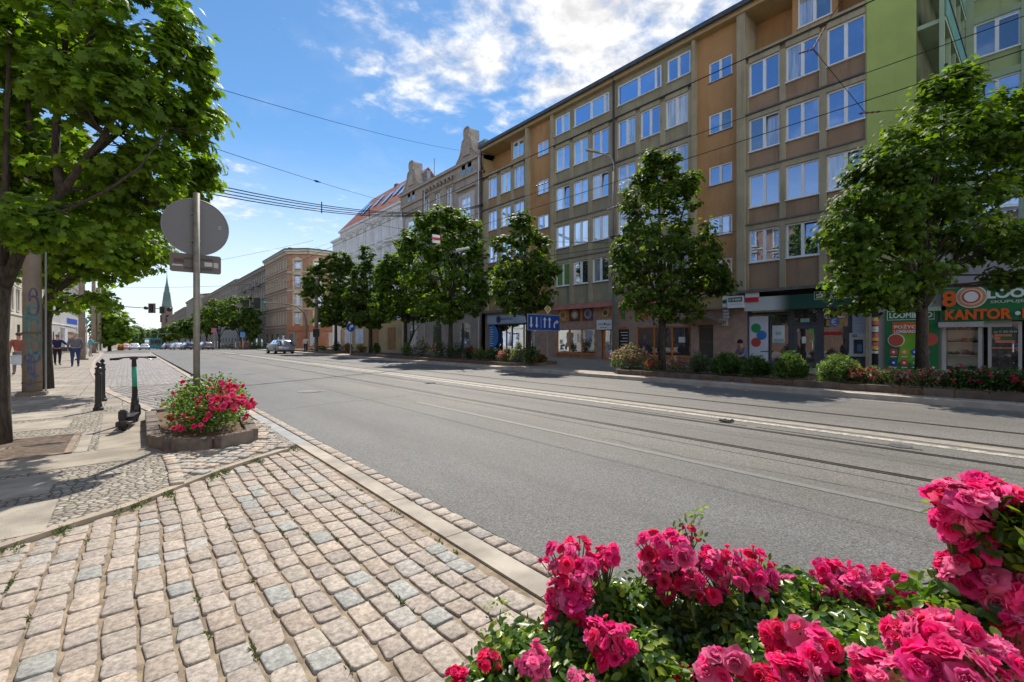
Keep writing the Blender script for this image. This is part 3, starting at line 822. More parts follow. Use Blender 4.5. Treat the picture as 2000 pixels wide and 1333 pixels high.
# shop door and black board
dy = sorted((F2(1170), F2(1199)))
window(brown, MF, dy[0], dy[1], doorz, zt, -.40, splits=(), pane=pane_dark, fm=of, sill=False, fw=.15, name='door')
by = sorted((F2(1202), F2(1222)))
g = MB(MF); g.box(by[0], by[1], -.40, -.36, .5, zt - .12); bd = g.build('menu_board', M('black board', (.02, .02, .025), .5, .1), brown)
g = MB(MF); g.box(by[0], by[1], -.42, -.33, zt - .118, zt + .018); g.build('door_head', of, brown)
wt = M('white lettering', (.75, .75, .73), .6, .03)
g = MB(MF)
for k in range(7): g.box(by[0] + .1, by[1] - .12 - (k % 3) * .08, -.358, -.354, 1.9 - k * .19, 1.95 - k * .19)
g.build('board_lines', wt, bd)
# photo panels above the windows
def plates(pairs, z0, z1):
    for px0, px1, cols_ in pairs:
        a, c = sorted((F2(px0), F2(px1)))
        g = MB(MF); g.box(a, c, -.275, -.25, z0, z1); o = g.build('food_photo_panel', M('photo panel ' + str(cols_[0]), cols_[0], .5, .6, 5), brown)
        g = MB(MF)
        g.box(a - .03, a, -.275, -.23, z0 - .03, z1 + .03); g.box(c, c + .03, -.275, -.23, z0 - .03, z1 + .03); g.box(a, c, -.275, -.23, z0 - .03, z0); g.box(a, c, -.275, -.23, z1, z1 + .03); g.build('trim', of, o)
        d = MB(); cx_, cz_ = (a + c) / 2, (z0 + z1) / 2; r = min(c - a, z1 - z0) * .36
        d.disc((24.245, cx_, cz_), (1, 0, 0), r, .02, 20); d.build('plate', M('plate ' + str(cols_[1]), cols_[1], .5, .15, 9), o)
        d = MB(); d.disc((24.23, cx_, cz_), (1, 0, 0), r * .6, .02, 18); d.build('food', M('food ' + str(cols_[2]), cols_[2], .5, .5, 22), o)
plates([(1086, 1104, ((.40, .24, .08), (.55, .38, .16), (.30, .14, .04))), (1107, 1129, ((.10, .05, .03), (.30, .26, .22), (.62, .58, .50))), (1133, 1154, ((.12, .06, .07), (.35, .33, .36), (.10, .13, .22))),
        (1169, 1187, ((.42, .26, .12), (.55, .42, .25), (.12, .07, .04))), (1208, 1217, ((.05, .22, .06), (.06, .30, .10), (.10, .38, .12))), (1240, 1262, ((.30, .10, .05), (.45, .18, .1), (.2, .07, .03))), (1290, 1312, ((.34, .12, .06), (.4, .2, .1), (.2, .08, .04)))],
       fz(1130, 627), fz(1130, 601))
# door 51 with arched canopy
dg = M('grey brown steel door', (.12, .105, .085), .6, .15, 3)
g = MB(MF); g.box(entry[0] + .004, entry[1] - .004, -.55, -.50, doorz, 2.27); d = g.build('door', dg, brown)
g = MB(MF); g.box(entry[0] + .12, entry[1] - .12, -.50, -.485, .4, 1.25); g.box(entry[0] + .12, entry[1] - .12, -.50, -.485, 1.4, 2.1); g.build('door_panels', M('door recess', (.09, .08, .065), .6, .1), d)
g = MB(MF); g.box(entry[0], entry[1] , -.5, .1, .05, .155); g.build('step', kerb_far, brown)
am, ac = (entry[0] + entry[1]) / 2, 1.15
poly = []
for k in range(13):
    q = -1 + k / 6; poly.append((am + q * ac, 2.40 + .36 * (1 - q * q)))
for k in range(12, -1, -1):
    q = -1 + k / 6; poly.append((am + q * ac, 2.34 + .36 * (1 - q * q)))
g = MB(MF); g.extr(poly, -.28, .55); g.build('canopy', M('canopy sheet', (.16, .14, .13), .6, .2, 4), brown)
g = MB(MF); y = fy(1401); z = fz(1401, 625); g.box(y - .22, y + .22, -.19, -.06, z - .07, z + .07); g.build('number_lamp', M('yellowed lamp', (.50, .47, .20), .5), brown)
y = fy(1413); z = fz(1413, 629); g = MB(MF); g.box(y - .17, y + .17, -.19, -.15, z - .2, z + .2); pl = g.build('number_plate', M('plate white', (.55, .53, .5), .6), brown)
text('51', .17, M('black letters', (.03, .03, .03), .6), pl, (23.148 + 1.0, y + .13, z - .11), (0, -1, 0), (0, 0, 1), depth=.01)
# salon sign
def board(name, root, y0, y1, z0, z1, b0, b1, m, **k):
    g = MB(MF); g.box(min(y0, y1), max(y0, y1), b0, b1, z0, z1); return g.build(name, m, root, **k)
def faceX(b): return 24 - b
RT, UP = (0, -1, 0), (0, 0, 1)       # reading direction on the facade seen from the road
blk = M('dark lettering', (.04, .045, .05), .6, .05)
s1 = thing('shop_sign', 'white shop sign with small dark heart above the orange door', 'sign', (23.9, fy(1178), fz(1178, 634)))
ya, yb = fy(1163), fy(1191); za, zz_ = fz(1178, 644), fz(1178, 625)
board('panel', s1, ya, yb, za, zz_, -.2, -.12, M('sign white', (.80, .81, .82), .5, .03))
text('pizza', .16, blk, s1, (faceX(-.118), ya - .14, za + .27), RT, UP, width=.42, depth=.006); text('lodu', .16, blk, s1, (faceX(-.118), ya - .80, za + .27), RT, UP, width=.36, depth=.006)
text('\u2665', .15, blk, s1, (faceX(-.118), ya - .60, za + .28), RT, UP, depth=.006)
g = MB(MF); g.box(yb + .3, ya - .3, -.12, -.112, za + .12, za + .15); g.build('underline', blk, s1)
# ---- shop with blue banner at the far left of the block
dk = M('dark shop frame', (.03, .035, .045), .5, .1)
window(brown, MF, left_shop[0], left_shop[1], .3, 2.75, -.40, splits=(.25, .5, .62, .8), pane=shop_glass, fm=dk, sill=False, fw=.08, mw=.06, name='shop_window')
s2 = thing('shop_sign', 'pale blue shop fascia with dark round emblem behind the trees', 'sign', (23.9, left_shop[0], 2.8))
board('panel', s2, left_shop[0] + .2, left_shop[1], 2.8, 3.55, -.27, -.1, M('sign pale blue', (.35, .45, .58), .5, .1, .8))
d = MB(); d.disc((24.09, fy(972), 3.17), (1, 0, 0), .3, .03); d.build('emblem', M('emblem navy', (.02, .04, .15), .5), s2)
text('Auto-Moto', .24, M('navy letters', (.03, .05, .18), .5), s2, (faceX(-.098), fy(975) - .1, 3.1), RT, UP, width=1.5, depth=.008)
s3 = thing('banner', 'blue vertical banner with white lines beside the dark shop door', 'banner', (24, fy(960), .5))
ya, yb = fy(950), fy(969)
pl = [(ya, .75), (ya, 2.75), (yb + .55, 2.75)]
for k in range(8): q = math.pi * k / 7; pl.append((yb + .55 - .5 * math.sin(q), 1.75 + math.cos(q) * .9))
pl.append((yb + .55, .75))
g = MB(MF); g.extr(pl, -.27, -.24); g.build('panel', M('banner blue', (.03, .20, .55), .5, .08, 1), s3)
g = MB(MF)
for k in range(9): g.box(ya - .15 - rnd.uniform(.35, .6), ya - .15, -.24, -.232, 2.5 - k * .2, 2.56 - k * .2)
g.build('text_lines', wt, s3)
# ---- the bank
bk = brown
fgrey = M('dark grey aluminium', (.075, .085, .10), .5, .08)
yL, yR = bank[1], bank[0]
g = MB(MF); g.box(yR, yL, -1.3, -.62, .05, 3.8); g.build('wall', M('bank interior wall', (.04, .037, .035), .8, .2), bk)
ops = []
d0, d1 = sorted((F2(1541), F2(1595)))
w0, w1 = sorted((F2(1458), F2(1537))); w2, w3 = sorted((F2(1599), F2(1655)))
zh = fz(1500, 612)
window(bk, MF, w0, w1, .35, zh, -.40, splits=(.48,), pane=shop_glass, fm=fgrey, sill=False, fw=.07, mw=.05, name='shop_window')
window(bk, MF, w0, w1, zh + .02, 3.02, -.40, splits=(), pane=shop_glass, fm=fgrey, sill=False, fw=.06, name='shop_window')
window(bk, MF, w2, w3, .35, zh, -.40, splits=(), pane=shop_glass, fm=fgrey, sill=False, fw=.07, name='shop_window')
window(bk, MF, w2, w3, zh + .02, 3.02, -.40, splits=(), pane=shop_glass, fm=fgrey, sill=False, fw=.06, name='shop_window')
window(bk, MF, d0, d1, 2.2, 3.02, -.40, splits=(), pane=shop_glass, fm=fgrey, sill=False, fw=.08, name='shop_window')
dr = window(bk, MF, d0, d1, .18, 2.18, -.40, splits=(), pane=shop_glass, fm=fgrey, sill=False, fw=.20, name='door')
g = MB(); yy = d0 + .25; g.tube([(24.36, yy, 1.0), (24.26, yy, 1.02), (24.26, yy, 1.38), (24.36, yy, 1.4)], .018, 8); g.build('handle', M('steel handle', (.6, .6, .6), .3, .05, metal=.8), dr)
g = MB(MF); g.box(yR, w2 - .0, -.62, -.38, .05, 3.03); g.box(w3, d0, -.6, -.37, .05, 3.03); g.box(d1, w0, -.6, -.37, .05, 3.03); g.box(w1, yL, -.6, -.30, .05, 3.03); g.box(w0, w1, -.5, -.41, .05, .35); g.box(w2, w3, -.5, -.41, .05, .35)
g.build('shop_front', fgrey, bk)
st = [M('notice ' + n, c, .7, .1) for n, c in (('white', (.7, .72, .75)), ('green', (.14, .48, .12)), ('light green', (.25, .55, .2)), ('pink', (.55, .35, .3)), ('teal', (.3, .5, .5)))]
for px0, py0, px1, py1, m in ((1560, 658, 1568, 671, 0), (1574, 640, 1584, 652, 1), (1577, 662, 1585, 669, 2), (1547, 641, 1555, 649, 3), (1557, 622, 1575, 631, 4), (1502, 636, 1526, 670, 0)):
    a, c = sorted((F2(px0), F2(px1))); g = MB(MF); g.box(a, c, -.44, -.425, fz(px0, py1), fz(px0, py0)); g.build('notice', st[m], bk)
a, c = sorted((F2(1504), F2(1524))); g = MB(MF); g.box(a, c, -.424, -.418, fz(1504, 669), fz(1504, 662)); g.box(a + .1, c - .1, -.424, -.418, fz(1504, 655), fz(1504, 648)); g.build('notice', st[4], bk)
# blue euro mark and red band inside the window
a, c = sorted((F2(1608), F2(1642))); g = MB(MF); g.box(a, c, -.44, -.43, fz(1625, 636), fz(1625, 625)); g.build('yellow_band', M('sticker yellow', (.55, .36, .04), .6), bk)
d = MB(); d.disc((24.425, fy(1624), fz(1624, 629)), (1, 0, 0), .2, .012); d.build('round_sticker', M('sticker blue', (.10, .18, .55), .6), bk)
text('\u20ac', .3, M('sticker white', (.7, .75, .8), .6), bk, (24.418, fy(1624) + .13, fz(1624, 629) - .14), RT, UP, depth=.004)
a, c = sorted((F2(1600), F2(1638))); g = MB(MF); g.box(a, c, -.44, -.43, fz(1625, 655), fz(1625, 648)); g.build('red_band', M('sticker red', (.45, .03, .03), .6), bk)
# roll-up banner with three coloured circles
s = thing('banner', 'white banner with green, blue and red circles in the bank window', 'banner', (24.3, fy(1477), .3))
a, c = sorted((F2(1456), F2(1495))); g = MB(MF); g.box(a, c, -.36, -.345, .3, fz(1477, 618)); g.build('panel', M('banner white', (.62, .64, .72), .6, .04), s)
for px, py, col, nm in ((1471, 641, (.02, .30, .10), 'green'), (1482, 655, (.02, .22, .45), 'blue'), (1471, 669, (.50, .07, .05), 'red')):
    d = MB(); d.disc((24.34 - (.006 if nm == 'blue' else 0), fy(px), fz(px, py)), (1, 0, 0), .235, .014); d.build('circle_' + nm, M('banner ' + nm, col, .6, .05), s)
g = MB(MF); y = fy(1482); g.box(y - .45, y + .05, -.345, -.338, fz(1482, 688), fz(1482, 686)); g.build('text_line', M('green line', (.02, .2, .1), .6), s)
# bank fascia: white part, then green part with lettering
s = thing('shop_sign', 'long bank fascia fading from white to dark green lettering', 'sign', (23.8, yL, 3.1))
z0, z1 = fz(1600, 602), fz(1600, 573); ym = fy(1540)
m, t, b = newmat('bank fascia fade'); sx = N(t, 'ShaderNodeSeparateXYZ'); L(t, pos(t), sx.inputs[0])
f = RANGE(t, sx.outputs[1], ym - .15, ym + .75); L(t, MIXC(t, f, (.008, .07, .05), (.56, .60, .58)), b.inputs['Base Color']); b.inputs['Roughness'].default_value = .4
board('panel', s, yR, fy(1456), z0, z1, -.35, .12, m)
tg = M('lettering cream', (.72, .72, .62), .5, .03); dgn = M('dark green box', (.01, .10, .05), .5)
p = fc(1593, 578, 23.88); h = .26
board('name_plate', s, fy(1592), fy(1645), fz(1620, 585), fz(1620, 569), .12, .128, tg); board('name_plate_inner', s, fy(1593), fy(1644), fz(1620, 584.3), fz(1620, 569.7), .128, .136, dgn)
text('STEFCZYK', .20, tg, s, (faceX(.138), fy(1596), fz(1620, 582.3)), RT, UP, width=abs(fy(1596) - fy(1642)), depth=.01, bold=.02)
board('name_plate', s, fy(1647), fy(1696), fz(1620, 585), fz(1620, 569), .12, .136, M('name plate pale', (.50, .56, .46), .5))
text('FINANSE', .20, M('bronze letters', (.30, .27, .17), .5), s, (faceX(.138), fy(1649), fz(1620, 582.3)), RT, UP, width=abs(fy(1649) - fy(1692)), depth=.008)
# KASA box sign and the red-white plate
s = thing('shop_sign', 'white box sign reading KASA at the left end of the bank fascia', 'sign', (23.7, fy(1440), 3.2))
ya, yb = fy(1424), fy(1456); z0, z1 = fz(1440, 602), fz(1440, 579)
board('panel', s, ya, yb, z0, z1, -.2, .2, M('sign white', (.80, .81, .82), .5, .03))
board('green_plate', s, fy(1426), fy(1453), fz(1440, 590.5), fz(1440, 581.5), .2, .21, dgn)
text('\u2302 KASA', .14, tg, s, (faceX(.212), fy(1427.5), fz(1440, 588.5)), RT, UP, width=abs(fy(1427.5) - fy(1451.5)), depth=.008, bold=.02)
text('STEFCZYKA', .10, M('pale letters', (.55, .58, .45), .5), s, (faceX(.202), fy(1427), fz(1440, 597)), RT, UP, width=abs(fy(1427) - fy(1452)), depth=.006)
s = thing('shop_sign', 'narrow hanging plate with green leaf left of the KASA sign', 'sign', (23.6, fy(1419), 3.2))
board('panel', s, fy(1414), fy(1422), fz(1418, 601), fz(1418, 579), -.1, .16, M('plate cream', (.62, .62, .55), .5))
d = MB(); d.disc((23.835, fy(1418), fz(1418, 590)), (1, 0, 0), .11, .02, rr=.03); d.build('leaf', dgn, s)
for k in range(3): board('small_plate', s, fy(1414), fy(1423), fz(1418, 606 + k * 6 + 3.5), fz(1418, 606 + k * 6 - .5), -.1, .1, M('plate grey', (.42, .42, .40), .5))
s = thing('shop_sign', 'red and white flag plate standing on the bank fascia', 'sign', (23.7, fy(1471), 3.4))
ya, yb = fy(1458), fy(1485); board('panel', s, ya, yb, fz(1471, 590), fz(1471, 573), .125, .17, M('sign white', (.8, .81, .82), .5, .03))
board('red_half', s, ya, yb, fz(1471, 590.5), fz(1471, 581.5), .17, .19, M('flag red', (.62, .02, .03), .5))
# cash machine
s = thing('cash_machine', 'grey cash machine with dark screen under a white notice', 'cash machine', (24.2, fy(1674), 1.0))
a, c = fy(1692), fy(1657)
board('notice', s, fy(1690), fy(1661), fz(1674, 651), fz(1674, 612), -.36, -.30, M('notice board pale', (.40, .44, .52), .6, .08))
g = MB(MF)
for k in range(4): g.box(fy(1688), fy(1663), -.30, -.296, fz(1674, 625 + k * 7), fz(1674, 625.5 + k * 7))
g.build('notice_lines', M('grey lines', (.2, .22, .28), .6), s)
zA, zB = fz(1674, 697), fz(1674, 651)
g = MB(MF); g.box(a, c, -.36, -.14, zB - .28, zB); g.box(a, a + .14, -.36, -.14, zA, zB - .28); g.box(c - .14, c, -.36, -.14, zA, zB - .28); g.box(a + .14, c - .14, -.36, -.14, zA, zA + .12); g.build('housing', M('machine grey', (.46, .48, .49), .45, .05), s)
g = MB(MF); g.box(a + .14, c - .14, -.34, -.3, zA + .12, zB - .28); g.build('recess', M('machine recess', (.06, .08, .10), .5), s)
g = MB(MF); g.box(a + .22, c - .25, -.3, -.27, zA + .22, zB - .5); g.build('screen', M('machine screen', (.10, .22, .42), .3), s)
board('name_plate', s, a + .35, c - .12, zB - .17, zB - .06, -.14, -.13, dgn)
text('BANKOMAT', .05, tg, s, (faceX(-.128), c - .16, zB - .14), RT, UP, width=.4, depth=.004)
# sticker-covered pipe at the corner of the block
s = thing('drain_pipe', 'black downpipe covered with stickers beside the green shop poster', 'pipe', (23.8, fy(1707), 0))
q = fc(1709, 700, 23.8); MB().tube([(q.x, q.y, .1), (q.x, q.y, 3.4)], .11, 12).build('pipe', M('black pipe', (.02, .02, .022), .5, .2), s, smooth=True)
for k in range(9):
    z = .95 + k * .17 + rnd.uniform(-.04, .04); col = rnd.choice([(.6, .6, .6), (.6, .55, .5), (.5, .12, .08), (.35, .4, .45), (.6, .4, .1)])
    h = rnd.uniform(.05, .08)
    MB().lathe([(.113, -h), (.116, -h), (.116, h), (.113, h)], 12, (q.x, q.y, z)).build('sticker', M('sticker' + str(col), col, .6, .3, 20), s)
# ---- green building: blank panel at the street, tower set back behind it, low shop in front
green = M('light green render', (.40, .48, .14), .92, .07, .9, .4, 50, streak=.18)
green2 = M('pale green frame render', (.34, .44, .29), .9, .08, 1, .3, 50, streak=.3)
green3 = M('green parapet panel', (.36, .42, .21), .92, .1, .8, .4, 50, streak=.45)
teal = M('teal balcony sheet', (.12, .30, .27), .4, .12, 2)
gb = thing('apartment_building', 'green tower block with balconies, set back behind the green shop', 'building', (24, 3.4, 0))
yE = 3.47; XB = 30.5
g = MB(); g.box(23.98, 36, yE, 5.07, 3.2, 27); g.build('wall', green, gb)
BF = FRAME(XB, 0, 0, 1, -1, 0)
def by_(px): return fy(px, XB)
def bz(px, py): return fz(px, py, XB)
wn = sorted((by_(1845), by_(1885))); ww = sorted((by_(1902), by_(1994)))
s0 = bz(1902, 116); wh = 1.62; pitch = 2.79
ops = []
wl = []
for k in range(-4, 4):
    z = s0 + k * pitch
    for (a, c) in (wn, ww, (ww[0] - 3.2, ww[0] - .35), (ww[0] - 6.6, ww[0] - 3.6)): ops.append((a, c, z, z + wh)); wl.append((a, c, z, k))
g = MB(BF); wall(g, -14, yE + .2, 4.2, 27, ops, -.1, .12); g.build('wall', green3, gb)
g = MB(BF)
for x0, x1 in ((wn[1], yE + .19), (ww[1], wn[0]), (ww[0] - .35, ww[0]), (ww[0] - 3.6, ww[0] - 3.2)): g.box(x0 + .01, x1 - .01, -.13, .0, 4.2, 27)
for k in range(-4, 5):
    z = s0 + k * pitch
    g.box(-14, yE + .1, -.12, -.01, z + wh, z + wh + .28)
g.build('pilasters', green2, gb)
for a, c, z, k in wl: window(gb, BF, a, c, z, z + wh, -.10, pane=pane_dark if (a, c) == tuple(wn) else rnd.choice([pane_blue, pane_curt]), sillw=.1)
# balconies on the side wall looking along the street
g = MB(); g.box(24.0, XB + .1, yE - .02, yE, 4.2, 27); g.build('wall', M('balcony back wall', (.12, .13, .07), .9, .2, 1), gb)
for k in range(-4, 5):
    z0 = s0 + k * pitch - .95
    b = MB(); b.box(24.02, XB - .15, 2.62, yE - .021, z0, z0 + .16); bo_ = b.build('balcony', green2, gb)
    b = MB(); b.box(24.04, XB - .2, 2.60, 2.63, z0 + .20, z0 + 1.05); b.build('balcony_panel', teal, bo_)
    b = MB(); b.box(24.0, XB - .15, 2.57, 2.65, z0 + 1.06, z0 + 1.12); b.build('handrail', M('dark handrail', (.04, .045, .045), .4), bo_)
g = MB()
for x in (24.05, 25.6, 27.15, 28.7, 30.2): g.box(x - .07, x + .07, 2.66, 2.80, 4.2, 27)
g.build('balcony_posts', green2, gb)
# low shop block
greyclad = M('grey fascia tiles', (.34, .32, .34), .7, .06, .6, .1, 30, streak=.2)
whitepl = M('light grey pillar tiles', (.42, .40, .39), .7, .06, 1.5)
shop = thing('shop_building', 'single storey shop with grey tile fascia, green signs and glass display', 'building', (24, 0, 0))
pz1 = fz(1780, 605); bandz = fz(1900, 561)
yl1 = fy(1699); ypl = fy(1727); ypr = fy(1832)
g = MB(MF); g.box(-9, 5.06, -6, -.20, 2.95, 4.95); g.build('wall', greyclad, shop)
g = MB(MF); g.box(-9.1, 5.0, -6.1, -.10, 4.95, 5.06); g.build('roof', roof_sheet, shop)
g = MB(MF)
for k in range(-8, 8): g.box(k * .62, k * .62 + .012, -.2, -.195, 4.0, 4.94)
g.box(-9, 5, -.2, -.196, 4.45, 4.462); g.build('tile_joints', M('tile joint', (.12, .11, .12), .9), shop)
g = MB(MF); g.box(ypl + .0, 5.06, -6, -.20, 0, 2.949); g.box(ypr - .18, ypr - .02, -6, -.20, 0, 2.949); g.box(ypr - .02, ypl, -6, -.21, 0, 2.949); g.build('pillar', whitepl, shop)
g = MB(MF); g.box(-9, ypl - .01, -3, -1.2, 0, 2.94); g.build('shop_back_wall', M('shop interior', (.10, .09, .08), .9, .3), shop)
gs = M('sign green', (.012, .17, .055), .45, .06, .7); orl = M('orange letters', (.75, .12, .02), .5, .03)
# big poster
p1 = thing('poster', 'tall green poster with coloured dots and orange boxes behind the maple trunk', 'poster', (24, (ypl + ypr) / 2, 0))
zb_ = .22
g = MB(MF); g.box(ypr, ypl, -.20, -.12, zb_, pz1); g.build('panel', gs, p1)
g = MB(MF); g.extr([(fy(1752), zb_ + .3), (fy(1762), 1.9), (fy(1800), 2.2), (fy(1812), zb_ + .3)], -.12, -.117); g.build('light_swirl', M('lime green', (.16, .42, .03), .5, .2, .8), p1)
def fl(px0, py0, px1, py1, b0, b1, m, nm, root):
    g = MB(MF); a, c = sorted((fy(px0), fy(px1))); g.box(a, c, b0, b1, fz((px0 + px1) / 2, py1), fz((px0 + px1) / 2, py0)); return g.build(nm, m, root)
fx = lambda b: 24 - b
# outlined name box
for q in ((1731, 607, 1824, 608), (1731, 624, 1824, 625)): fl(*q, -.12, -.112, wt, 'outline', p1)
for q in ((1731, 607, 1732.2, 625), (1823, 607, 1824, 625)): fl(*q, -.12, -.111, wt, 'outline', p1)
text('LOOMBARD', .22, wt, p1, (fx(-.118), fy(1736), fz(1780, 621)), RT, UP, width=abs(fy(1736) - fy(1820)), depth=.008, bold=.03)
fl(1741, 629, 1813, 653, -.12, -.105, M('poster orange', (.55, .13, .04), .5, .08), 'orange_box', p1)
text('PO\u017bYCZKI', .17, wt, p1, (fx(-.103), fy(1745), fz(1775, 642)), RT, UP, width=abs(fy(1745) - fy(1810)), depth=.006, bold=.03)
text('LOMBARDOWE', .13, wt, p1, (fx(-.103), fy(1745), fz(1775, 651)), RT, UP, width=abs(fy(1745) - fy(1810)), depth=.006, bold=.03)
d = MB(); d.disc((fx(-.11), fy(1749), fz(1749, 665)), (1, 0, 0), .27, .02); d.build('ring', wt, p1)
d = MB(); d.disc((fx(-.10), fy(1749), fz(1749, 665)), (1, 0, 0), .24, .02); d.build('orange_disc', M('poster red', (.50, .10, .06), .5, .08), p1)
d = MB(); d.disc((fx(-.105), fy(1815), fz(1815, 663)), (1, 0, 0), .25, .02, rr=.2); d.build('orange_disc', M('poster red', (.5, .1, .06), .5), p1)
for row, cs in ((688, ((.62, .06, .09), (.65, .35, .04), (.03, .10, .45), (.55, .03, .30))), (709, ((.03, .05, .40), (.55, .06, .05), (.05, .35, .10), (.02, .25, .38)))):
    for k, c in enumerate(cs):
        px = 1744 + k * 21; d = MB(); d.disc((fx(-.112), fy(px), fz(px, row)), (1, 0, 0), .13, .016, 20); d.build('dot', M('dot ' + str(c), c, .5, .05), p1)
        d = MB(); d.disc((fx(-.10), fy(px), fz(px, row)), (1, 0, 0), .05, .012, 10); d.build('dot_icon', wt, p1)
        fl(px - 6, row + 8.5, px + 6, row + 10, -.118, -.112, wt, 'caption', p1)
text('www.loombard.pl', .09, wt, p1, (fx(-.118), fy(1750), fz(1780, 729)), RT, UP, width=abs(fy(1750) - fy(1808)), depth=.006)
# upper sign band
s = thing('shop_sign', 'wide green shop sign with orange lettering KANTOR', 'sign', (23.9, 1, 3))
zs0, zs1 = fz(1920, 627), bandz
g = MB(MF); g.box(-9, fy(1838), -.20, -.02, zs0, zs1); g.build('panel', gs, s)
text('KANTOR', abs(fz(1920, 626) - fz(1920, 605)), orl, s, (fx(-.018), fy(1846), fz(1920, 624.5)), RT, UP, width=abs(fy(1846) - fy(1977)), depth=.05, bold=.045)
d = MB(); d.disc((fx(-.0), fy(1988), fz(1988, 612)), (1, 0, 0), .07, .03, 16); d.build('dot', wt, s)
text('LOMBARD', abs(fz(1920, 624.5) - fz(1920, 605)), orl, s, (fx(-.018), fy(1997), fz(1920, 624.5)), RT, UP, width=2.3, depth=.05, bold=.045)
text('LOOMBARD', .33, wt, s, (fx(-.018), fy(1928), fz(1950, 583)), RT, UP, width=2.4, depth=.04, bold=.045)
text('SKUPUJEMY', .13, M('pale letters', (.55, .58, .45), .5), s, (fx(-.018), fy(1934), fz(1950, 594)), RT, UP, width=1.15, depth=.02, bold=.02)
text('8', .62, orl, s, (fx(-.018), fy(1840), fz(1853, 600)), RT, UP, width=.40, depth=.05, bold=.03)
zc = fz(1897, 580)
for r, m_, b_ in ((.42, wt, .0), (.385, M('emblem orange', (.55, .25, .12), .5), .012), (.30, M('emblem cream', (.62, .55, .42), .5), .024), (.25, M('emblem red', (.5, .08, .04), .5), .036), (.19, wt, .048)):
    d = MB(); d.disc((fx(b_), fy(1897), zc), (1, 0, 0), r, .02, 28); d.build('emblem_ring', m_, s)
# roller box, display window with shelves
dw = sorted((fy(1838), fy(1917)))
g = MB(MF); g.box(dw[0] - .05, dw[1] + .08, -.25, .02, zs0 - .22, zs0 - .02); g.build('shutter_box', whitepl, shop)
zt_ = zs0 - .23
g = MB(MF); g.box(dw[0], dw[1], -.86, -.82, .25, zt_); g.build('display_back', M('display back', (.78, .80, .74), .6, .12, 2), shop)
g = MB(MF); g.box(dw[0], dw[0] + .10, -.3, -.15, .15, zt_); g.box(dw[1] - .10, dw[1], -.3, -.15, .15, zt_); g.box(dw[0] + .1, dw[1] - .1, -.3, -.15, .15, .27); g.box(dw[0] - .75, dw[0] - .01, -.3, -.2, zt_ - .0, zs0); g.build('window_frame', whitepl, shop)
for k, z in enumerate((.28, .85, 1.32, 1.80)):
    g = MB(MF); g.box(dw[0] + .1, dw[1] - .1, -1.0, -.4, z, z + .02); g.build('shelf', M('shelf white', (.6, .62, .6), .4), shop)
    for j in range(7):
        y = dw[0] + .22 + j * (dw[1] - dw[0] - .4) / 6 + rnd.uniform(-.05, .05); c = rnd.choice([(.02, .02, .02), (.10, .11, .12), (.35, .36, .36), (.15, .22, .08), (.25, .05, .06), (.04, .12, .12)])
        w, h = rnd.uniform(.04, .12), rnd.uniform(.05, .2)
        g = MB(MF); g.box(y - w, y + w, -.8, -.6, z + .021, z + h); g.box(y - w * .7, y + w * .5, -.75, -.62, z + h, z + h + .03)
        tag(g.build('display_item', M('ware' + str(c), c, .4, .3, 9)), ('%s item on display shelf %s of the corner shop window, place %d from the right' % (['small', 'dark', 'pale', 'low', 'tall', 'narrow', 'wide'][j], ['lowest', 'second', 'third', 'top'][k], j + 1)), 'goods', 'goods on the shop display shelves')
gl = M('clear display glass', (.9, .95, .95), .02); 
m, t, b = newmat('display glass'); tr = N(t, 'ShaderNodeBsdfTransparent'); gg = N(t, 'ShaderNodeBsdfGlossy', i_Roughness=.02); mx = N(t, 'ShaderNodeMixShader'); fr2 = N(t, 'ShaderNodeFresnel', i_IOR=1.5)
L(t, MATH(t, 'ADD', fr2.outputs[0], .05), mx.inputs[0]); L(t, tr.outputs[0], mx.inputs[1]); L(t, gg.outputs[0], mx.inputs[2]); L(t, mx.outputs[0], t.nodes['Material Output'].inputs[0])
g = MB(MF); g.face([(dw[0] + .1, -.2, .27), (dw[1] - .1, -.2, .27), (dw[1] - .1, -.2, zt_), (dw[0] + .1, -.2, zt_)]); g.build('display_glass', m, shop)
# glass door
dd = sorted((fy(1928), fy(1996))); 
dr = window(shop, MF, dd[0], dd[1], .2, zs0 - .03, -.22, splits=(), pane=shop_glass, fm=whitepl, sill=False, fw=.09, name='door')
window(shop, MF, dd[0] - 3.0, dd[0] - .1, .2, zs0 - .03, -.22, splits=(.5,), pane=shop_glass, fm=whitepl, sill=False, fw=.09, name='shop_window')
g = MB(); y = dd[0] + .22; g.tube([(24.25, y, 1.0), (24.12, y, 1.02), (24.12, y, 1.3), (24.25, y, 1.32)], .022, 8); g.build('handle', M('steel handle', (.6, .6, .6), .3, .05, metal=.8), dr)
fl(1938, 644, 1988, 652, -.268, -.26, dgn, 'phone_board', shop); text('tel. 91 833 00 89', .07, wt, shop, (fx(-.258), fy(1940), fz(1960, 650)), RT, UP, width=abs(fy(1940) - fy(1986)), depth=.004)
fl(1941, 652.5, 1975, 657.5, -.268, -.26, M('sticker orange', (.6, .2, .12), .5), 'door_sticker', shop); fl(1941, 658, 1953, 664, -.268, -.26, M('sticker orange', (.6, .2, .12), .5), 'door_sticker', shop); fl(1953.5, 658, 1978, 664, -.268, -.26, gs, 'door_sticker', shop); fl(1943, 665, 1982, 670, -.268, -.26, M('sticker orange', (.6, .2, .12), .5), 'door_sticker', shop)
fl(1975, 671, 1991, 674.5, -.268, -.26, M('sticker blue', (.1, .18, .55), .5), 'door_sticker', shop); fl(1934, 679, 1985, 681.5, -.268, -.26, M('sticker orange', (.6, .2, .12), .5), 'red_strip', shop)

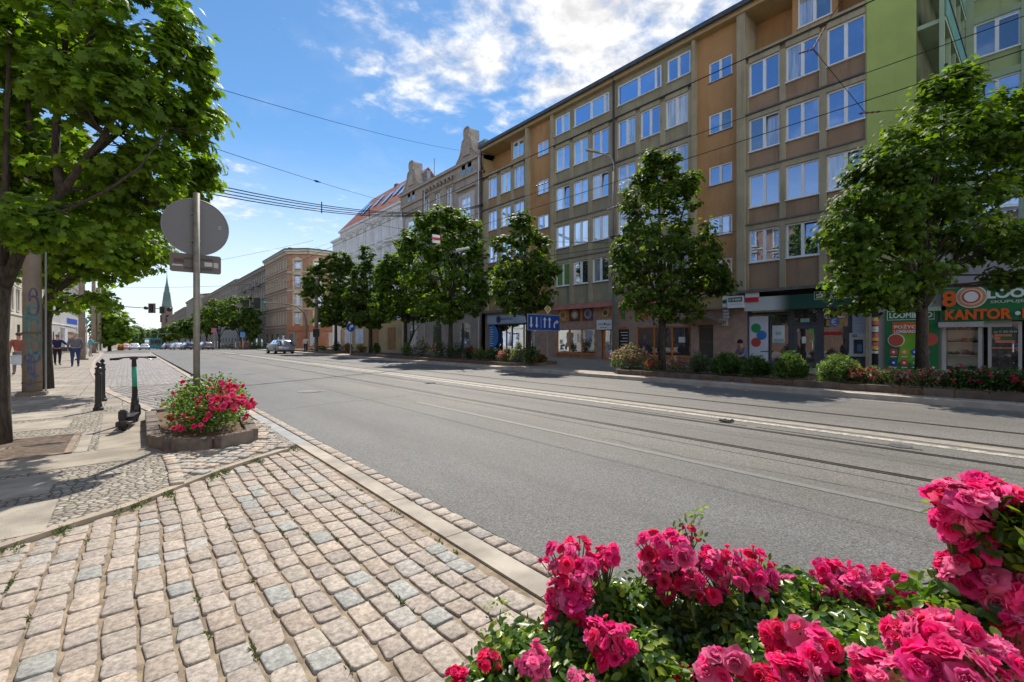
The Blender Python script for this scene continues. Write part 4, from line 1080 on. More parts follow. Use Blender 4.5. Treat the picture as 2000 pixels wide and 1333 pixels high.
# ---- generic old tenement facade
def tenement(name, label, fr, y0, y1, ztop, floors, nwin, wallm, trim, base=-3, depth=12, ground=4.0, groundm=None, style=0, dim=(1.05, 1.9), roofm=None, group=None, loc=None, skip_low=0, cat='building', pane=None, cornice=True):
    root = thing(name, label, cat, loc or (fr((y0 + y1) / 2, 0, 0)), group=group)
    hfl = (ztop - .7 - ground) / floors; pitch = (y1 - y0) / nwin; ops = []; W, H = dim
    for k in range(skip_low, floors):
        z = ground + k * hfl + (hfl - H) * .42
        for i in range(nwin):
            c = y0 + (i + .5) * pitch; ops.append((c - W / 2, c + W / 2, z, z + H, k))
    g = MB(fr); wall(g, y0, y1, ground, ztop - .55, ops, 0, .22)
    g.face([(y0, 0, base), (y0, -depth, base), (y0, -depth, ztop - .5), (y0, 0, ztop - .5)]); g.face([(y1, 0, base), (y1, -depth, base), (y1, -depth, ztop - .5), (y1, 0, ztop - .5)])
    g.build('wall', wallm, root)
    g = MB(fr); g.box(y0, y1, -.4, .06, base, ground - .001); g.build('wall', groundm or wallm, root)
    n = 0
    for i in range(max(2, nwin // 2)):
        c = y0 + (i + .5) * (y1 - y0) / max(2, nwin // 2); MB(fr).box(c - .8, c + .8, .0, .065, .3 + min(0, gz(y0)), 3.0 + min(0, gz(y0))).build('shop_front', shop_glass, root)
    tr = MB(fr)
    if cornice: tr.box(y0 - .1, y1 + .1, -depth * .1, .55, ztop - .35, ztop - .1); tr.box(y0 - .05, y1 + .05, -.1, .30, ztop - .75, ztop - .35)
    tr.box(y0, y1, -.02, .14, ground - .1, ground + .12)
    for k in range(1, floors): tr.box(y0, y1, -.02, .08, ground + k * hfl - .12, ground + k * hfl + .0)
    for (a, c, z, zz, k) in ops:
        tr.box(a - .18, a, -.02, .07, z - .1, zz + .05); tr.box(c, c + .18, -.02, .07, z - .1, zz + .05); tr.box(a - .25, c + .25, -.02, .16, z - .22, z - .1); tr.box(a - .25, c + .25, -.02, .20, zz + .16, zz + .28); tr.box(a - .18, c + .18, -.02, .06, zz + .05, zz + .16)
        if style == 1 and k == floors - 2 or style == 2: tr.extr([(a - .28, zz + .28), (c + .28, zz + .28), ((a + c) / 2, zz + .62)], -.02, .14)
    if cornice:
        n = int((y1 - y0) / .7)
        for i in range(n): tr.box(y0 + (i + .3) * (y1 - y0) / n, y0 + (i + .6) * (y1 - y0) / n, .05, .32, ztop - 1.0, ztop - .751)
    tr.build('trim', trim, root)
    for (a, c, z, zz, k) in ops: window(root, fr, a, c, z, zz, -.12, pane=pane or rnd.choice([pane_blue, pane_curt, pane_dark]), sill=False, fw=.07, mw=.09, bars=.68)
    rf = MB(fr); zr = ztop
    rf.face([(y0 - .1, .56, zr - .09), (y1 + .1, .56, zr - .09), (y1 + .1, -depth * .5, zr + 1.0), (y0 - .1, -depth * .5, zr + 1.0)]); rf.face([(y0 - .1, -depth, zr - .1), (y1 + .1, -depth, zr - .1), (y1 + .1, -depth * .5, zr + 1.0), (y0 - .1, -depth * .5, zr + 1.0)])
    rf.face([(y0 - .1, .5, zr - .1), (y0 - .1, -depth, zr - .1), (y0 - .1, -depth * .5, zr + 1)]); rf.face([(y1 + .1, .5, zr - .1), (y1 + .1, -depth, zr - .1), (y1 + .1, -depth * .5, zr + 1)])
    rf.build('roof', roofm or roof_sheet, root)
    return root, ops
# grey brown house with two curved gables
sand = M('weathered grey brown stucco', (.39, .33, .275), .92, .16, .7, .4, 40, streak=.55)
sandt = M('stucco trim', (.40, .345, .29), .9, .14, 1, .35, 40, streak=.4)
gn, ops = tenement('tenement_house', 'grey brown tenement with two curved gables and stepped trim', MF, 32.6, 47.6, 17.9, 4, 7, sand, sandt, ground=3.9, style=1, dim=(1.1, 1.85))
def gable(root, c, w, z0, top, m):
    half = []
    for t_, x in ((0, 1), (.10, 1.0), (.22, .98), (.31, .92), (.38, .78), (.44, .60), (.52, .47), (.62, .40), (.71, .34), (.755, .30), (.77, .17), (.84, .16), (.90, .20), (.95, .19), (.985, .13), (1.0, .04)): half.append((x * w / 2, z0 + (top - z0) * t_))
    poly = [(c - x, z) for x, z in half] + [(c + x, z) for x, z in half[::-1]]
    g = MB(MF); g.extr(poly, -.5, .28); gg = g.build('gable', m, root)
    t = MB(MF)
    up = [(c - x - .08, z) for x, z in half] + [(c + x + .08, z) for x, z in half[::-1]]
    for p, q in zip(up[:-1], up[1:]):
        if abs(p[0] - q[0]) + abs(p[1] - q[1]) > .05: t.tube([(p[0], .3, p[1]), (q[0], .3, q[1])], .07, 6)
    t.box(c - w / 2 - .1, c + w / 2 + .1, -.3, .40, z0 - .1, z0 + .12)
    t.box(c - .55, c + .55, .28, .42, z0 + (top - z0) * .42, z0 + (top - z0) * .52); t.extr([(c - .7, z0 + (top - z0) * .52), (c + .7, z0 + (top - z0) * .52), (c, z0 + (top - z0) * .70)], .28, .40)
    t.build('gable_trim', sandt, gg)
    for dx in (-.5, .5):
        n = MB(MF); n.extr([(c + dx - .28, z0 + .3), (c + dx + .28, z0 + .3), (c + dx + .28, z0 + 1.15)] + [(c + dx + .28 * math.cos(a * math.pi / 6), z0 + 1.15 + .28 * math.sin(a * math.pi / 6)) for a in range(1, 6)] + [(c + dx - .28, z0 + 1.15)], .281, .30); n.build('gable_window', pane_dark, gg)
    n = MB(MF); n.box(c - .34, c + .34, -.9, -.5, top - 1.0, top - .1); n.box(c - w * .45, c + w * .45, -.9, -.5, z0, top - 1.4); n.build('gable_cap', M('zinc gable cap', (.26, .28, .30), .5, .15, 3, metal=.3), gg)
gable(gn, 34.55, 3.9, 16.4, 20.9, sand); gable(gn, 45.2, 4.6, 16.4, 21.0, sand)
MB(MF).box(32.75, 36.4, .0, .22, 3.9, 16.4).build('risalit', sand, gn); MB(MF).box(43.0, 47.4, .0, .22, 3.9, 16.4).build('risalit', sand, gn)
def bigwin(c, w, z, h):
    g = MB(MF); g.box(c - w, c - w + .55, .21, .33, z - .1, z + h + .35); g.box(c + w - .55, c + w, .21, .33, z - .1, z + h + .35); g.box(c - w + .55, c + w - .55, .21, .33, z + h, z + h + .35); g.box(c - w - .15, c + w + .15, .21, .42, z - .32, z - .1); f = g.build('window_surround', M('surround white', (.52, .51, .50), .8, .08), gn)
    g = MB(MF); g.box(c - w - .3, c + w + .3, .21, .5, z + h + .75, z + h + .88); g.build('lintel', sandt, f)
    window(gn, MF, c - w + .55, c + w - .55, z, z + h, .30, pane=pane_curt, sill=False, bars=.68)
for z in (5.0, 8.9, 12.5): bigwin(34.6, 1.25, z, 2.0); bigwin(45.2, 1.25, z, 2.0)
g = MB(); g.tube([(23.75, 42.4, 17.6), (23.75, 42.4, .2)], .07, 8); g.tube([(23.6, 32.56, 17.6), (23.6, 32.56, .2)], .07, 8); g.build('drain_pipe', M('zinc pipe', (.32, .33, .35), .4, .1, metal=.6), gn)
g = MB(); g.tube([(26, 44.2, 18), (26, 44.2, 21.6)], .03, 6); g.build('aerial', dark_metal, gn)
# white stucco house with red roof
whs = M('white stucco', (.78, .77, .75), .9, .10, .8, .35, 40, streak=.22); wht = M('white stucco trim', (.76, .76, .76), .9, .08, 1, .3, 40, streak=.15)
m, t, b = newmat('red clay tiles'); p = pos(t); wv = N(t, 'ShaderNodeTexWave', wave_type='BANDS', bands_direction='Y', i_Scale=1.1, i_Distortion=.4); L(t, p, wv.inputs['Vector'])
wz = N(t, 'ShaderNodeTexWave', wave_type='BANDS', bands_direction='Z', i_Scale=.9, i_Distortion=.5); L(t, p, wz.inputs['Vector'])
c = MIXC(t, RANGE(t, noise(t, p, 2.5, 6, .7), .3, .7), (.20, .04, .022), (.33, .085, .045)); c = MIXC(t, RANGE(t, wz.outputs[0], .0, .25, .5, 0), c, (.10, .03, .02))
L(t, c, b.inputs['Base Color']); b.inputs['Roughness'].default_value = .8; bump(t, b, MATH(t, 'ADD', wv.outputs[0], wz.outputs[0]), .6, .05); tiles = m
wh_, ops = tenement('tenement_house', 'white stucco tenement with steep red tiled roof and skylights', MF, 47.7, 67.1, 17.3, 4, 8, whs, wht, ground=3.9, style=2, dim=(1.15, 2.2), roofm=tiles, pane=pane_dark)
g = MB(MF); g.face([(47.6, .5, 17.2), (67.2, .5, 17.2), (63.8, -3.2, 21.9), (47.6, -3.2, 21.9)]); g.face([(67.2, .5, 17.2), (67.2, -8, 17.2), (63.8, -3.2, 21.9)]); g.face([(47.6, .5, 17.2), (47.6, -3.2, 21.9), (47.6, -8, 17.2)]); g.face([(47.6, -3.2, 21.9), (63.8, -3.2, 21.9), (67.2, -8, 17.2), (47.6, -8, 17.2)])
g.build('roof', tiles, wh_)
skm = mat_pane('skylight glass', (.65, .67, .70), .45, (1, 1, 1))
for i, y in enumerate((49.2, 51.7, 53.8, 57.4, 60.4, 62.2)):
    s_ = (1.3, 2.3) if i != 3 else (.6, 1.1); h0 = .3 if i % 2 == 0 else .42
    def rp(yy, q): return (yy, .5 - 3.7 * q + .06, 17.2 + 4.7 * q + .10)
    g = MB(MF); g.face([rp(y, h0), rp(y + 1.1, h0), rp(y + 1.1, h0 + .36), rp(y, h0 + .36)]); g.build('skylight', skm, wh_, recalc=False)
g = MB(); g.box(27.2, 27.8, 56.0, 56.7, 20.2, 22.2); g.build('chimney', M('chimney', (.12, .10, .10), .8), wh_)
g = MB(MF); g.box(67.15, 71, -9, .05, -3, 16.2); an = thing('house_annex', 'narrow white annex at the side street corner', 'building', (24, 69, 0)); g.build('wall', whs, an)
g = MB(MF); g.box(67.05, 71.2, -9, .3, 16.2, 16.5); g.build('cornice', wht, an)
for z in (5.2, 9, 12.9): window(an, MF, 68.6, 69.5, z, z + 1.7, .10, pane=pane_blue, sill=False)
# ground floor shop fronts of the white house: yellow render with posters
yel = M('yellow ground floor render', (.45, .33, .17), .9, .1, 1, streak=.2)
g = MB(MF); g.box(47.75, 67.0, .06, .16, .1, 3.75); g.build('wall', yel, wh_)
for px0, px1, mm in ((640, 668, 'poster red'), (676, 690, 'poster pale'), (697, 712, 'poster pale'), (722, 742, 'wood door'), (760, 775, 'wood door')):
    a, c = sorted((fy(px0), fy(px1))); 
    if a < 47.8: continue
    c = min(c, 66.9)
    g = MB(MF); g.box(a, c, .16, .2, .3 if 'door' in mm else .9, 2.9); g.build('shop_poster' if 'poster' in mm else 'door', {'poster red': M('red shop panel', (.5, .05, .04), .6), 'poster pale': M('pale shop poster', (.55, .58, .68), .6, .15, 1.5), 'wood door': M('ochre wood door', (.28, .14, .04), .7, .2, 2)}[mm], wh_)

# orange corner house over the side street
terr = M('terracotta render', (.33, .19, .125), .9, .12, .9, .35, 40, streak=.25); cream = M('cream trim', (.50, .43, .33), .85, .1, 1, .3, 40, streak=.2)
cf = M('corner shopfront orange', (.36, .14, .075), .8, .12, 1)
oc, _ = tenement('corner_house', 'terracotta corner tenement with cream window surrounds beyond the crossing', MF, 97.3, 116, 19.2, 4, 9, terr, cream, ground=4.0, style=0, dim=(1.0, 2.1), groundm=M('corner base', (.30, .22, .16), .9, .15), cornice=True)
SF = FRAME(0, 94.2, 1, 0, 0, -1)
def side(fr, y0, y1, nwin, style=1):
    hfl = (19.2 - .7 - 4) / 4; W, H = 1.3, 2.1; pitch = (y1 - y0) / nwin; ops = []
    for k in range(4):
        for i in range(nwin): c = y0 + (i + .5) * pitch; z = 4 + k * hfl + .6; ops.append((c - W / 2, c + W / 2, z, z + (H if k < 3 else 1.3)))
    g = MB(fr); wall(g, y0, y1, 4, 18.6, ops, 0, .2); g.build('wall', terr, oc)
    g = MB(fr); g.box(y0, y1, -.4, .05, -3, 3.2); g.build('wall', M('corner ground floor', (.36, .17, .10), .9, .15), oc)
    g = MB(fr); g.box(y0, y1, -.4, .25, 3.2, 4.2); g.build('fascia', cf, oc)
    for q in range(nwin * 2): c = y0 + (q + .5) * (y1 - y0) / (nwin * 2); g = MB(fr); g.box(c - .6, c + .6, .05, .08, .2, 2.9); g.build('shop_front', [shop_glass, cf, cream][q % 3], oc)
    tr = MB(fr)
    for a, c, z, zz in ops:
        tr.box(a - .35, a, -.02, .1, z - .4, zz + .2); tr.box(c, c + .35, -.02, .1, z - .4, zz + .2); tr.box(a - .45, c + .45, -.02, .22, z - .55, z - .4); tr.box(a - .45, c + .45, -.02, .25, zz + .25, zz + .42)
        tr.extr([(a - .45, zz + .42), (c + .45, zz + .42), ((a + c) / 2, zz + 1.0)], -.02, .2)
    for k in range(5): tr.box(y0, y1, -.02, .12, 4 + k * hfl - .2, 4 + k * hfl + .02)
    tr.box(y0 - .2, y1 + .2, -.3, .6, 18.8, 19.1); tr.box(y0, y1, -.2, .3, 18.3, 18.8)
    tr.build('trim', cream, oc)
    for a, c, z, zz in ops: window(oc, fr, a, c, z, zz, -.1, pane=rnd.choice([pane_blue, pane_curt]), sill=False, bars=.66, splits=(.33, .66), mw=.1)
CFm = FRAME(24, 97.3, .7071, -.7071, -.7071, -.7071); dl = math.hypot(3.1, 3.1)
side(CFm, 0, dl, 1)
side(SF, 27.1, 45, 5)
g = MB(); g.prism([(23.4, 97.0), (26.9, 93.6), (45, 93.6), (45, 110), (23.4, 116.1)], 19.1, 19.4); g.build('roof', roof_sheet, oc)
g = MB(); g.box(26, 26.7, 104, 105, 19.4, 21); g.build('chimney', M('chimney', (.12, .1, .1), .8), oc)
# far rows
gry = M('sooty grey stucco', (.20, .17, .145), .95, .15, .7, streak=.5); gry2 = M('dull brown stucco', (.25, .18, .135), .95, .15, .7, streak=.4); gry3 = M('pale grey stucco', (.30, .27, .24), .95, .12, .7, streak=.4)
far = []
for (y0, y1, zt, n, wm, lab) in ((116.2, 150, 18.4, 13, gry, 'sooty grey brown tenement next to the terracotta corner house'), (150.3, 184, 18.9, 12, gry3, 'long pale grey tenement, second beyond the terracotta corner house'),
                                 (184.5, 232, 18.9, 15, gry2, 'brownish far tenement whose eaves rise left of the sign pole'), (240, 300, 21.5, 16, gry3, 'far grey tenement just behind the round sign pole'),
                                 (305, 380, 19.5, 14, gry, 'far sooty tenement above the parked cars, near the spire'), (385, 455, 19, 12, gry2, 'farthest brown tenement, next to the church spire')):
    r_, _ = tenement('tenement_house', lab, MF, y0, y1, zt, 4, n, wm, M('dull trim', (.33, .29, .24), .9, .15), base=-7, ground=3.4, dim=(1.25, 2.0), skip_low=1, group='tenements along the far end of the street')
    far.append(r_)
for y0 in (120, 128, 138):
    g = MB(MF)
    for z in (10.4, 14.0): g.box(y0, y0 + 2.2, 0, .9, z, z + .15); g.box(y0, y0 + 2.2, .82, .9, z + .15, z + 1.1)
    g.build('balcony', gry, far[0])
# church
cp = at(326, 664, 380)
ch = thing('church_tower', 'distant brick church tower with hazy green copper spire', 'church tower', (cp.x, cp.y, -5))
brick = M('church brick', (.19, .13, .11), .9, .15, .3); cop = M('hazy green copper', (.11, .165, .155), .7, .15, .2)  # spire copper greyed, distance haze painted into its colour
g = MB(); g.box(cp.x - 3.6, cp.x + 3.6, cp.y - 3.6, cp.y + 3.6, -6, 27.5); g.build('tower', brick, ch)
g = MB(); 
for sx in (-1, 1):
    for sy in (-1, 1): g.lathe([(.5, 0), (.5, 3), (0.05, 5)], 6, (cp.x + sx * 3.2, cp.y + sy * 3.2, 25))
g.build('pinnacle', brick, ch)
g = MB(); g.lathe([(4.2, 27.5), (3.7, 28.5), (3.4, 30), (2.2, 41), (1.7, 42), (1.7, 43.5), (.7, 49), (.18, 55), (.05, 61)], 8, (cp.x, cp.y, 0)); g.build('spire', cop, ch)
g = MB()
for k in range(4):
    a = k * math.pi / 2; g.box(cp.x + 3.61 * math.cos(a) - .9, cp.x + 3.61 * math.cos(a) + .9, cp.y + 3.61 * math.sin(a) - .9, cp.y + 3.61 * math.sin(a) + .9, 16, 22)
g.build('belfry_window', M('belfry dark', (.03, .03, .03), .9), ch)

# left side of the street: pale building with shop fronts, mostly hidden behind trunks
LF = FRAME(-8.6, 0, 0, 1, 1, 0)
lw = M('pale left stucco', (.48, .44, .36), .9, .1, .8, streak=.3)
lb, _ = tenement('tenement_house', 'pale cream house on the left pavement seen between the trunks', LF, 44, 92, 16.5, 4, 15, lw, M('left trim', (.55, .52, .45), .85, .1), ground=4.0, dim=(1.2, 1.9), cornice=True, skip_low=0)
lb2, _ = tenement('tenement_house', 'light grey house farther along the left pavement', LF, 93, 150, 19, 5, 16, M('left grey stucco', (.36, .36, .37), .9, .1, .8), M('left trim', (.55, .52, .45), .85, .1), ground=4, base=-4, dim=(1.5, 2.1), cornice=False, skip_low=1)

# the row of houses on this side of the street, beside and behind the viewpoint: it is what the windows opposite mirror
OF = FRAME(-14.5, 0, 0, 1, 1, 0)
tenement('tenement_house', 'cream house on our side of the street, mirrored in the windows opposite', OF, -48, -2, 15.5, 4, 8, lw, M('left trim', (.55, .52, .45), .85, .1), ground=4.0, dim=(1.6, 1.9), skip_low=0, roofm=tiles)
tenement('tenement_house', 'terracotta house on our side of the street, mirrored in the windows opposite', OF, -1.5, 43, 16.5, 4, 8, terr, M('left trim', (.55, .52, .45), .85, .1), ground=4.0, dim=(1.6, 1.9), skip_low=0, roofm=tiles)
# ------------------------------------------------------------------ trees and shrubs
NR = np.random.RandomState(11)
def leaf_shape(kind):
    if kind == 'maple':
        pts = [(0, -.5), (.10, -.38), (.34, -.46), (.30, -.24), (.56, -.10), (.40, .04), (.50, .30), (.22, .20), (.14, .32), (0, .62), (-.14, .32), (-.22, .20), (-.50, .30), (-.40, .04), (-.56, -.10), (-.30, -.24), (-.34, -.46), (-.10, -.38)]
        v = [(0, 0, .06)] + [(x, y, -.10 * (x * x + y * y) * 2) for x, y in pts]; n = len(pts)
        return np.array(v), [q for i in range(n) for q in (0, 1 + i, 1 + (i + 1) % n)]
    if kind == 'lobed':
        pts = [(0, -.5), (.32, -.36), (.26, -.12), (.52, .08), (.2, .2), (0, .58), (-.2, .2), (-.52, .08), (-.26, -.12), (-.32, -.36)]
        v = [(0, 0, .07)] + [(x, y, -.12 * (x * x + y * y) * 2) for x, y in pts]; n = len(pts)
        return np.array(v), [q for i in range(n) for q in (0, 1 + i, 1 + (i + 1) % n)]
    if kind == 'blade':
        return np.array([(0, -.5, 0), (.075, -.1, .02), (.05, .3, 0), (0, .55, -.08), (-.05, .3, 0), (-.075, -.1, .02)]), [0, 1, 5, 1, 2, 5, 2, 4, 5, 2, 3, 4]
    if kind == 'oval':
        v = [(0, -.5, 0), (.20, -.25, .05), (.27, .05, .05), (.17, .32, .03), (0, .5, -.05), (-.17, .32, .03), (-.27, .05, .05), (-.20, -.25, .05), (0, 0, -.02)]
        return np.array(v), [q for i in range(8) for q in (8, i, (i + 1) % 8)]
    v = [(0, -.5, 0), (.42, -.1, -.08), (.25, .35, -.1), (-.25, .35, -.1), (-.42, -.1, -.08), (0, .0, .06)]
    return np.array(v), [q for i in range(5) for q in (5, i, (i + 1) % 5)]
def leaves(name, P, NRM, size, kind, mat, parent, palette, jitter=.25, seed=1, droop=None, smooth=False):
    rs = np.random.RandomState(seed); n = len(P)
    base, tri = leaf_shape(kind); k = len(base)
    z = NRM / np.maximum(1e-6, np.linalg.norm(NRM, axis=1))[:, None]
    t = rs.normal(size=(n, 3));
    if droop is not None: t = t * .6 + np.array(droop)
    y = t - z * (t * z).sum(1)[:, None]; y /= np.maximum(1e-6, np.linalg.norm(y, axis=1))[:, None]
    x = np.cross(y, z)
    s = size * (1 + jitter * rs.uniform(-1.2, 1, n)); s3 = s[:, None, None]
    V = P[:, None, :] + (base[None, :, 0:1] * x[:, None, :] + base[None, :, 1:2] * y[:, None, :] + base[None, :, 2:3] * z[:, None, :]) * s3
    idx = (np.array(tri)[None, :] + (np.arange(n) * k)[:, None]).ravel()
    pal = np.array(palette); c = pal[rs.randint(0, len(pal), n)] * rs.uniform(.75, 1.25, n)[:, None]
    C = np.repeat(c[:, None, :], k, axis=1).reshape(-1, 3)
    org = np.array(WL[parent.name]) if parent is not None else np.zeros(3)
    return mesh_np(name, V.reshape(-1, 3), 3, idx, mat, parent=parent, cols=C, origin=org, smooth=smooth)
leaf_m = mat_attr('tree leaf', .55, 60, 0.0, trans=(3.0, 2.9, .6), spec=.22, dirt=.15)
leaf_f = mat_attr('shrub leaf', .5, 60, 0.0, trans=(1.6, 1.8, .6), spec=.4, dirt=.15)
def mat_bark(name, c):
    m, t, b = newmat(name); p = scaled(t, pos(t), (1, 1, .22)); f = noise(t, p, 26, 6, .7)
    L(t, MIXC(t, RANGE(t, f, .35, .65), mul(c, .45), mul(c, 1.3)), b.inputs['Base Color']); b.inputs['Roughness'].default_value = .95; bump(t, b, f, .9, .02); return m
bark = mat_bark('maple bark', (.06, .047, .036)); bark2 = mat_bark('dark street tree bark', (.05, .042, .033))
MAPLE = [(.085, .16, .015), (.105, .185, .017), (.07, .13, .014), (.14, .225, .02), (.09, .155, .018)]
NEARM = MAPLE[:]
DARKM = [(.052, .094, .015), (.066, .112, .017), (.044, .080, .013), (.088, .142, .019)]
def bezier(a, b, c, n=6):
    return [a * (1 - t) ** 2 + b * 2 * t * (1 - t) + c * t ** 2 for t in [i / n for i in range(n + 1)]]
def tree(name, label, base, blobs, trunk_r, fork, nclus, per, size, seed, kind='lobed', pal=DARKM, group=None, clr=.34, bk=None, limbs=7, lean=(0, 0), twigs=.5, trunk_pts=None, extra_limbs=None, shell=.55, up=.55, cat='tree'):
    """base: foot; blobs: (dx, dy, z, rx, ry, rz) ellipsoids of crown in metres above the foot"""
    rs = np.random.RandomState(seed); base = Vector(base); nclus = int(nclus * 1.3)
    root = thing(name, label, cat, base, group=group)
    B = np.array(blobs, dtype=float); vol = B[:, 3] * B[:, 4] * B[:, 5]; pr = vol ** .62 / (vol ** .62).sum(); pr = pr + .035; pr /= pr.sum()
    # cluster centres
    ks = rs.choice(len(B), nclus, p=pr); d = rs.normal(size=(nclus, 3)); d /= np.linalg.norm(d, axis=1)[:, None]
    rr = shell + (1 - shell) * rs.uniform(0, 1, nclus) ** .7
    inner = rs.uniform(0, 1, nclus) < .22; rr[inner] *= rs.uniform(.3, .9, inner.sum())
    Cn = np.array(base)[None] + B[ks, :3] + d * rr[:, None] * B[ks, 3:]
    q_ = Cn * 1.9 / max(.8, clr * 2.2); keep = (np.sin(q_[:, 0] * 1.1 + seed) * np.sin(q_[:, 1] * 1.3 + 2) * np.sin(q_[:, 2] * 1.5 + seed * .7)) < (.66 if clr > .3 else .52)
    Cn = Cn[keep]; nclus = len(Cn)      # a few holes in the crown
    # radial direction away from the crown axis
    cc = np.array(base) + (B[:, :3] * pr[:, None]).sum(0)
    out = Cn - cc; out /= np.maximum(.2, np.linalg.norm(out, axis=1))[:, None]
    n = nclus * per; P = np.repeat(Cn, per, 0); O = np.repeat(out, per, 0)
    g = rs.normal(size=(n, 3)); g /= np.linalg.norm(g, axis=1)[:, None]; rad = rs.uniform(0, 1, n) ** .45
    csz = np.repeat(clr * rs.uniform(.5, 1.45, nclus), per)
    P = P + g * (rad * csz)[:, None] * np.array([1, 1, .62])
    NRM = g * .55 + O * .35 + np.array([0, 0, up]) + rs.normal(size=(n, 3)) * .28
    # wood
    w = MB(); top = base + Vector((lean[0], lean[1], fork))
    tp = trunk_pts or [base + Vector((0, 0, -.1)), base + Vector((lean[0] * .3, lean[1] * .3, fork * .35)), base + Vector((lean[0] * .7, lean[1] * .7, fork * .7)), top]
    n_t = len(tp); rads = [trunk_r * (1.18 if i == 0 else 1.0 - .22 * i / (n_t - 1)) for i in range(n_t)]
    w.tube(tp, rads, 12); w.build('trunk', bk or bark2, root, smooth=True)
    lb = MB(); ends = []
    lc = [Vector(np.array(base) + B[k, :3] + rs.normal(size=3) * B[k, 3:] * .22) for k in (list(range(len(B))) * 3)[:max(limbs, 1)]]
    for e in lc:
        s = tp[-1].lerp(tp[-2], rs.uniform(0, .35)); mid = s.lerp(e, .45); mid.z += (e.z - s.z) * .10; mid.x -= (e.x - s.x) * .16; mid.y -= (e.y - s.y) * .16
        pts = bezier(s, mid, e, 7); r0 = trunk_r * rs.uniform(.42, .6)
        lb.tube(pts, [r0 * (1 - .82 * i / 7) for i in range(8)], 7); ends += [(p, r0 * (1 - .82 * i / 7)) for i, p in enumerate(pts) if i > 1]
    for pts_, r0 in (extra_limbs or []):
        pts = [Vector(p) for p in pts_]; n_ = len(pts); lb.tube(pts, [r0 * (1 - .7 * i / (n_ - 1)) for i in range(n_)], 9); ends += [(p, r0 * (1 - .7 * i / (n_ - 1))) for i, p in enumerate(pts) if i > 0]
    lb.build('limbs', bk or bark2, root, smooth=True)
    if twigs:
        tw = MB(); E = np.array([list(p) for p, _ in ends])
        for i in rs.choice(nclus, int(nclus * twigs), replace=False):
            q = Cn[i]; dd = np.linalg.norm(E - q, axis=1) + np.maximum(0, E[:, 2] - q[2]) * 1.5; j = int(dd.argmin()); s, r_ = ends[j]; e = Vector(q)
            mid = s.lerp(e, .5); mid.z -= .05 * (e - s).length; mid += Vector(rs.normal(size=3)) * .06
            rt = min(r_ * .55, .035); tw.tube(bezier(s, mid, e, 3), [rt, rt * .75, rt * .5, rt * .2], 5, cap=False)
        tw.build('twigs', bk or bark2, root, smooth=True, recalc=False)
    leaves('crown', P, NRM, size, kind, leaf_m, root, pal, seed=seed + 5)
    return root
SC = lambda px, z: px * z / FPX
def foot(px, X, h=.2):
    q = fc(px, 660, X); return Vector((q.x, q.y, h)), (X / (ST + (px - 1000) / FPX * CT))
# blobs from picture silhouette: (px, py, rx_px, ry_px, depth offset) at tree depth
def sil(base, z, items, rd=None):
    out = []
    for it in items:
        px, py, rx, ry = it[:4]; dz = it[4] if len(it) > 4 else 0
        c = at(px, py, z + dz) - Vector(base); k_ = 1.0 if z < 15 else 1.1; rx_, ry_ = SC(rx, z + dz) * k_, SC(ry, z + dz) * k_
        out.append((c.x, c.y, c.z, rx_, rd or max(rx_, .3), ry_))
    return out
# right-hand big maple in front of the green shop
b1, z1 = foot(1800, 17.0)
tree('maple_tree', 'large bushy maple standing before the green building at the right edge', b1, sil(b1, z1, [(1835, 330, 140, 120), (1720, 400, 85, 95), (1655, 455, 50, 75), (1940, 300, 110, 110, .6), (1850, 220, 60, 70), (1990, 260, 90, 95), (1760, 300, 55, 60), (1740, 530, 95, 60), (1690, 550, 60, 60), (1650, 480, 42, 70), (1820, 440, 110, 60), (1960, 470, 90, 45, -.5), (1990, 540, 40, 20, -.5), (1740, 580, 60, 30), (1870, 165, 28, 38), (1700, 330, 35, 45)]),
     .15, 3.0, 520, 26, .17, 31, pal=MAPLE[:3] + DARKM * 2, clr=.42, limbs=12, lean=(.1, .0), extra_limbs=[([at(1800, 600, z1), at(1830, 560, z1), at(1870, 500, z1), at(1920, 420, z1)], .12), ([at(1795, 610, z1), at(1780, 540, z1), at(1760, 450, z1), at(1740, 380, z1)], .10), ([at(1800, 590, z1), at(1815, 480, z1), at(1825, 380, z1), at(1840, 260, z1)], .11)])
b2, z2 = foot(1293, 16.4)
tree('maple_tree', 'upright maple with pointed top beside the brown lamp post', b2, sil(b2, z2, [(1295, 520, 92, 85), (1255, 480, 50, 80), (1345, 510, 62, 70), (1285, 400, 66, 65), (1330, 395, 30, 65), (1290, 345, 30, 45), (1240, 390, 26, 50), (1345, 360, 18, 30), (1278, 325, 14, 26), (1385, 540, 38, 42), (1415, 560, 12, 16), (1208, 500, 12, 20), (1312, 318, 9, 16), (1268, 309, 8, 12), (1225, 545, 28, 52), (1300, 600, 70, 34), (1262, 345, 12, 22), (1375, 470, 22, 40)]),
     .15, 2.0, 400, 25, .17, 41, clr=.36, limbs=11)
b3, z3 = foot(1032, 16.4)
tree('maple_tree', 'rounded maple beside the blue lane direction sign', b3, sil(b3, z3, [(1022, 520, 58, 62), (1000, 560, 38, 45), (1050, 550, 34, 50), (1015, 450, 26, 34), (1055, 475, 15, 28), (980, 480, 15, 30), (1020, 428, 9, 18), (1022, 590, 50, 24), (1072, 530, 12, 22)]), .17, 2.2, 190, 22, .22, 51, clr=.38, limbs=9)
b4, z4 = foot(880, 16.6)
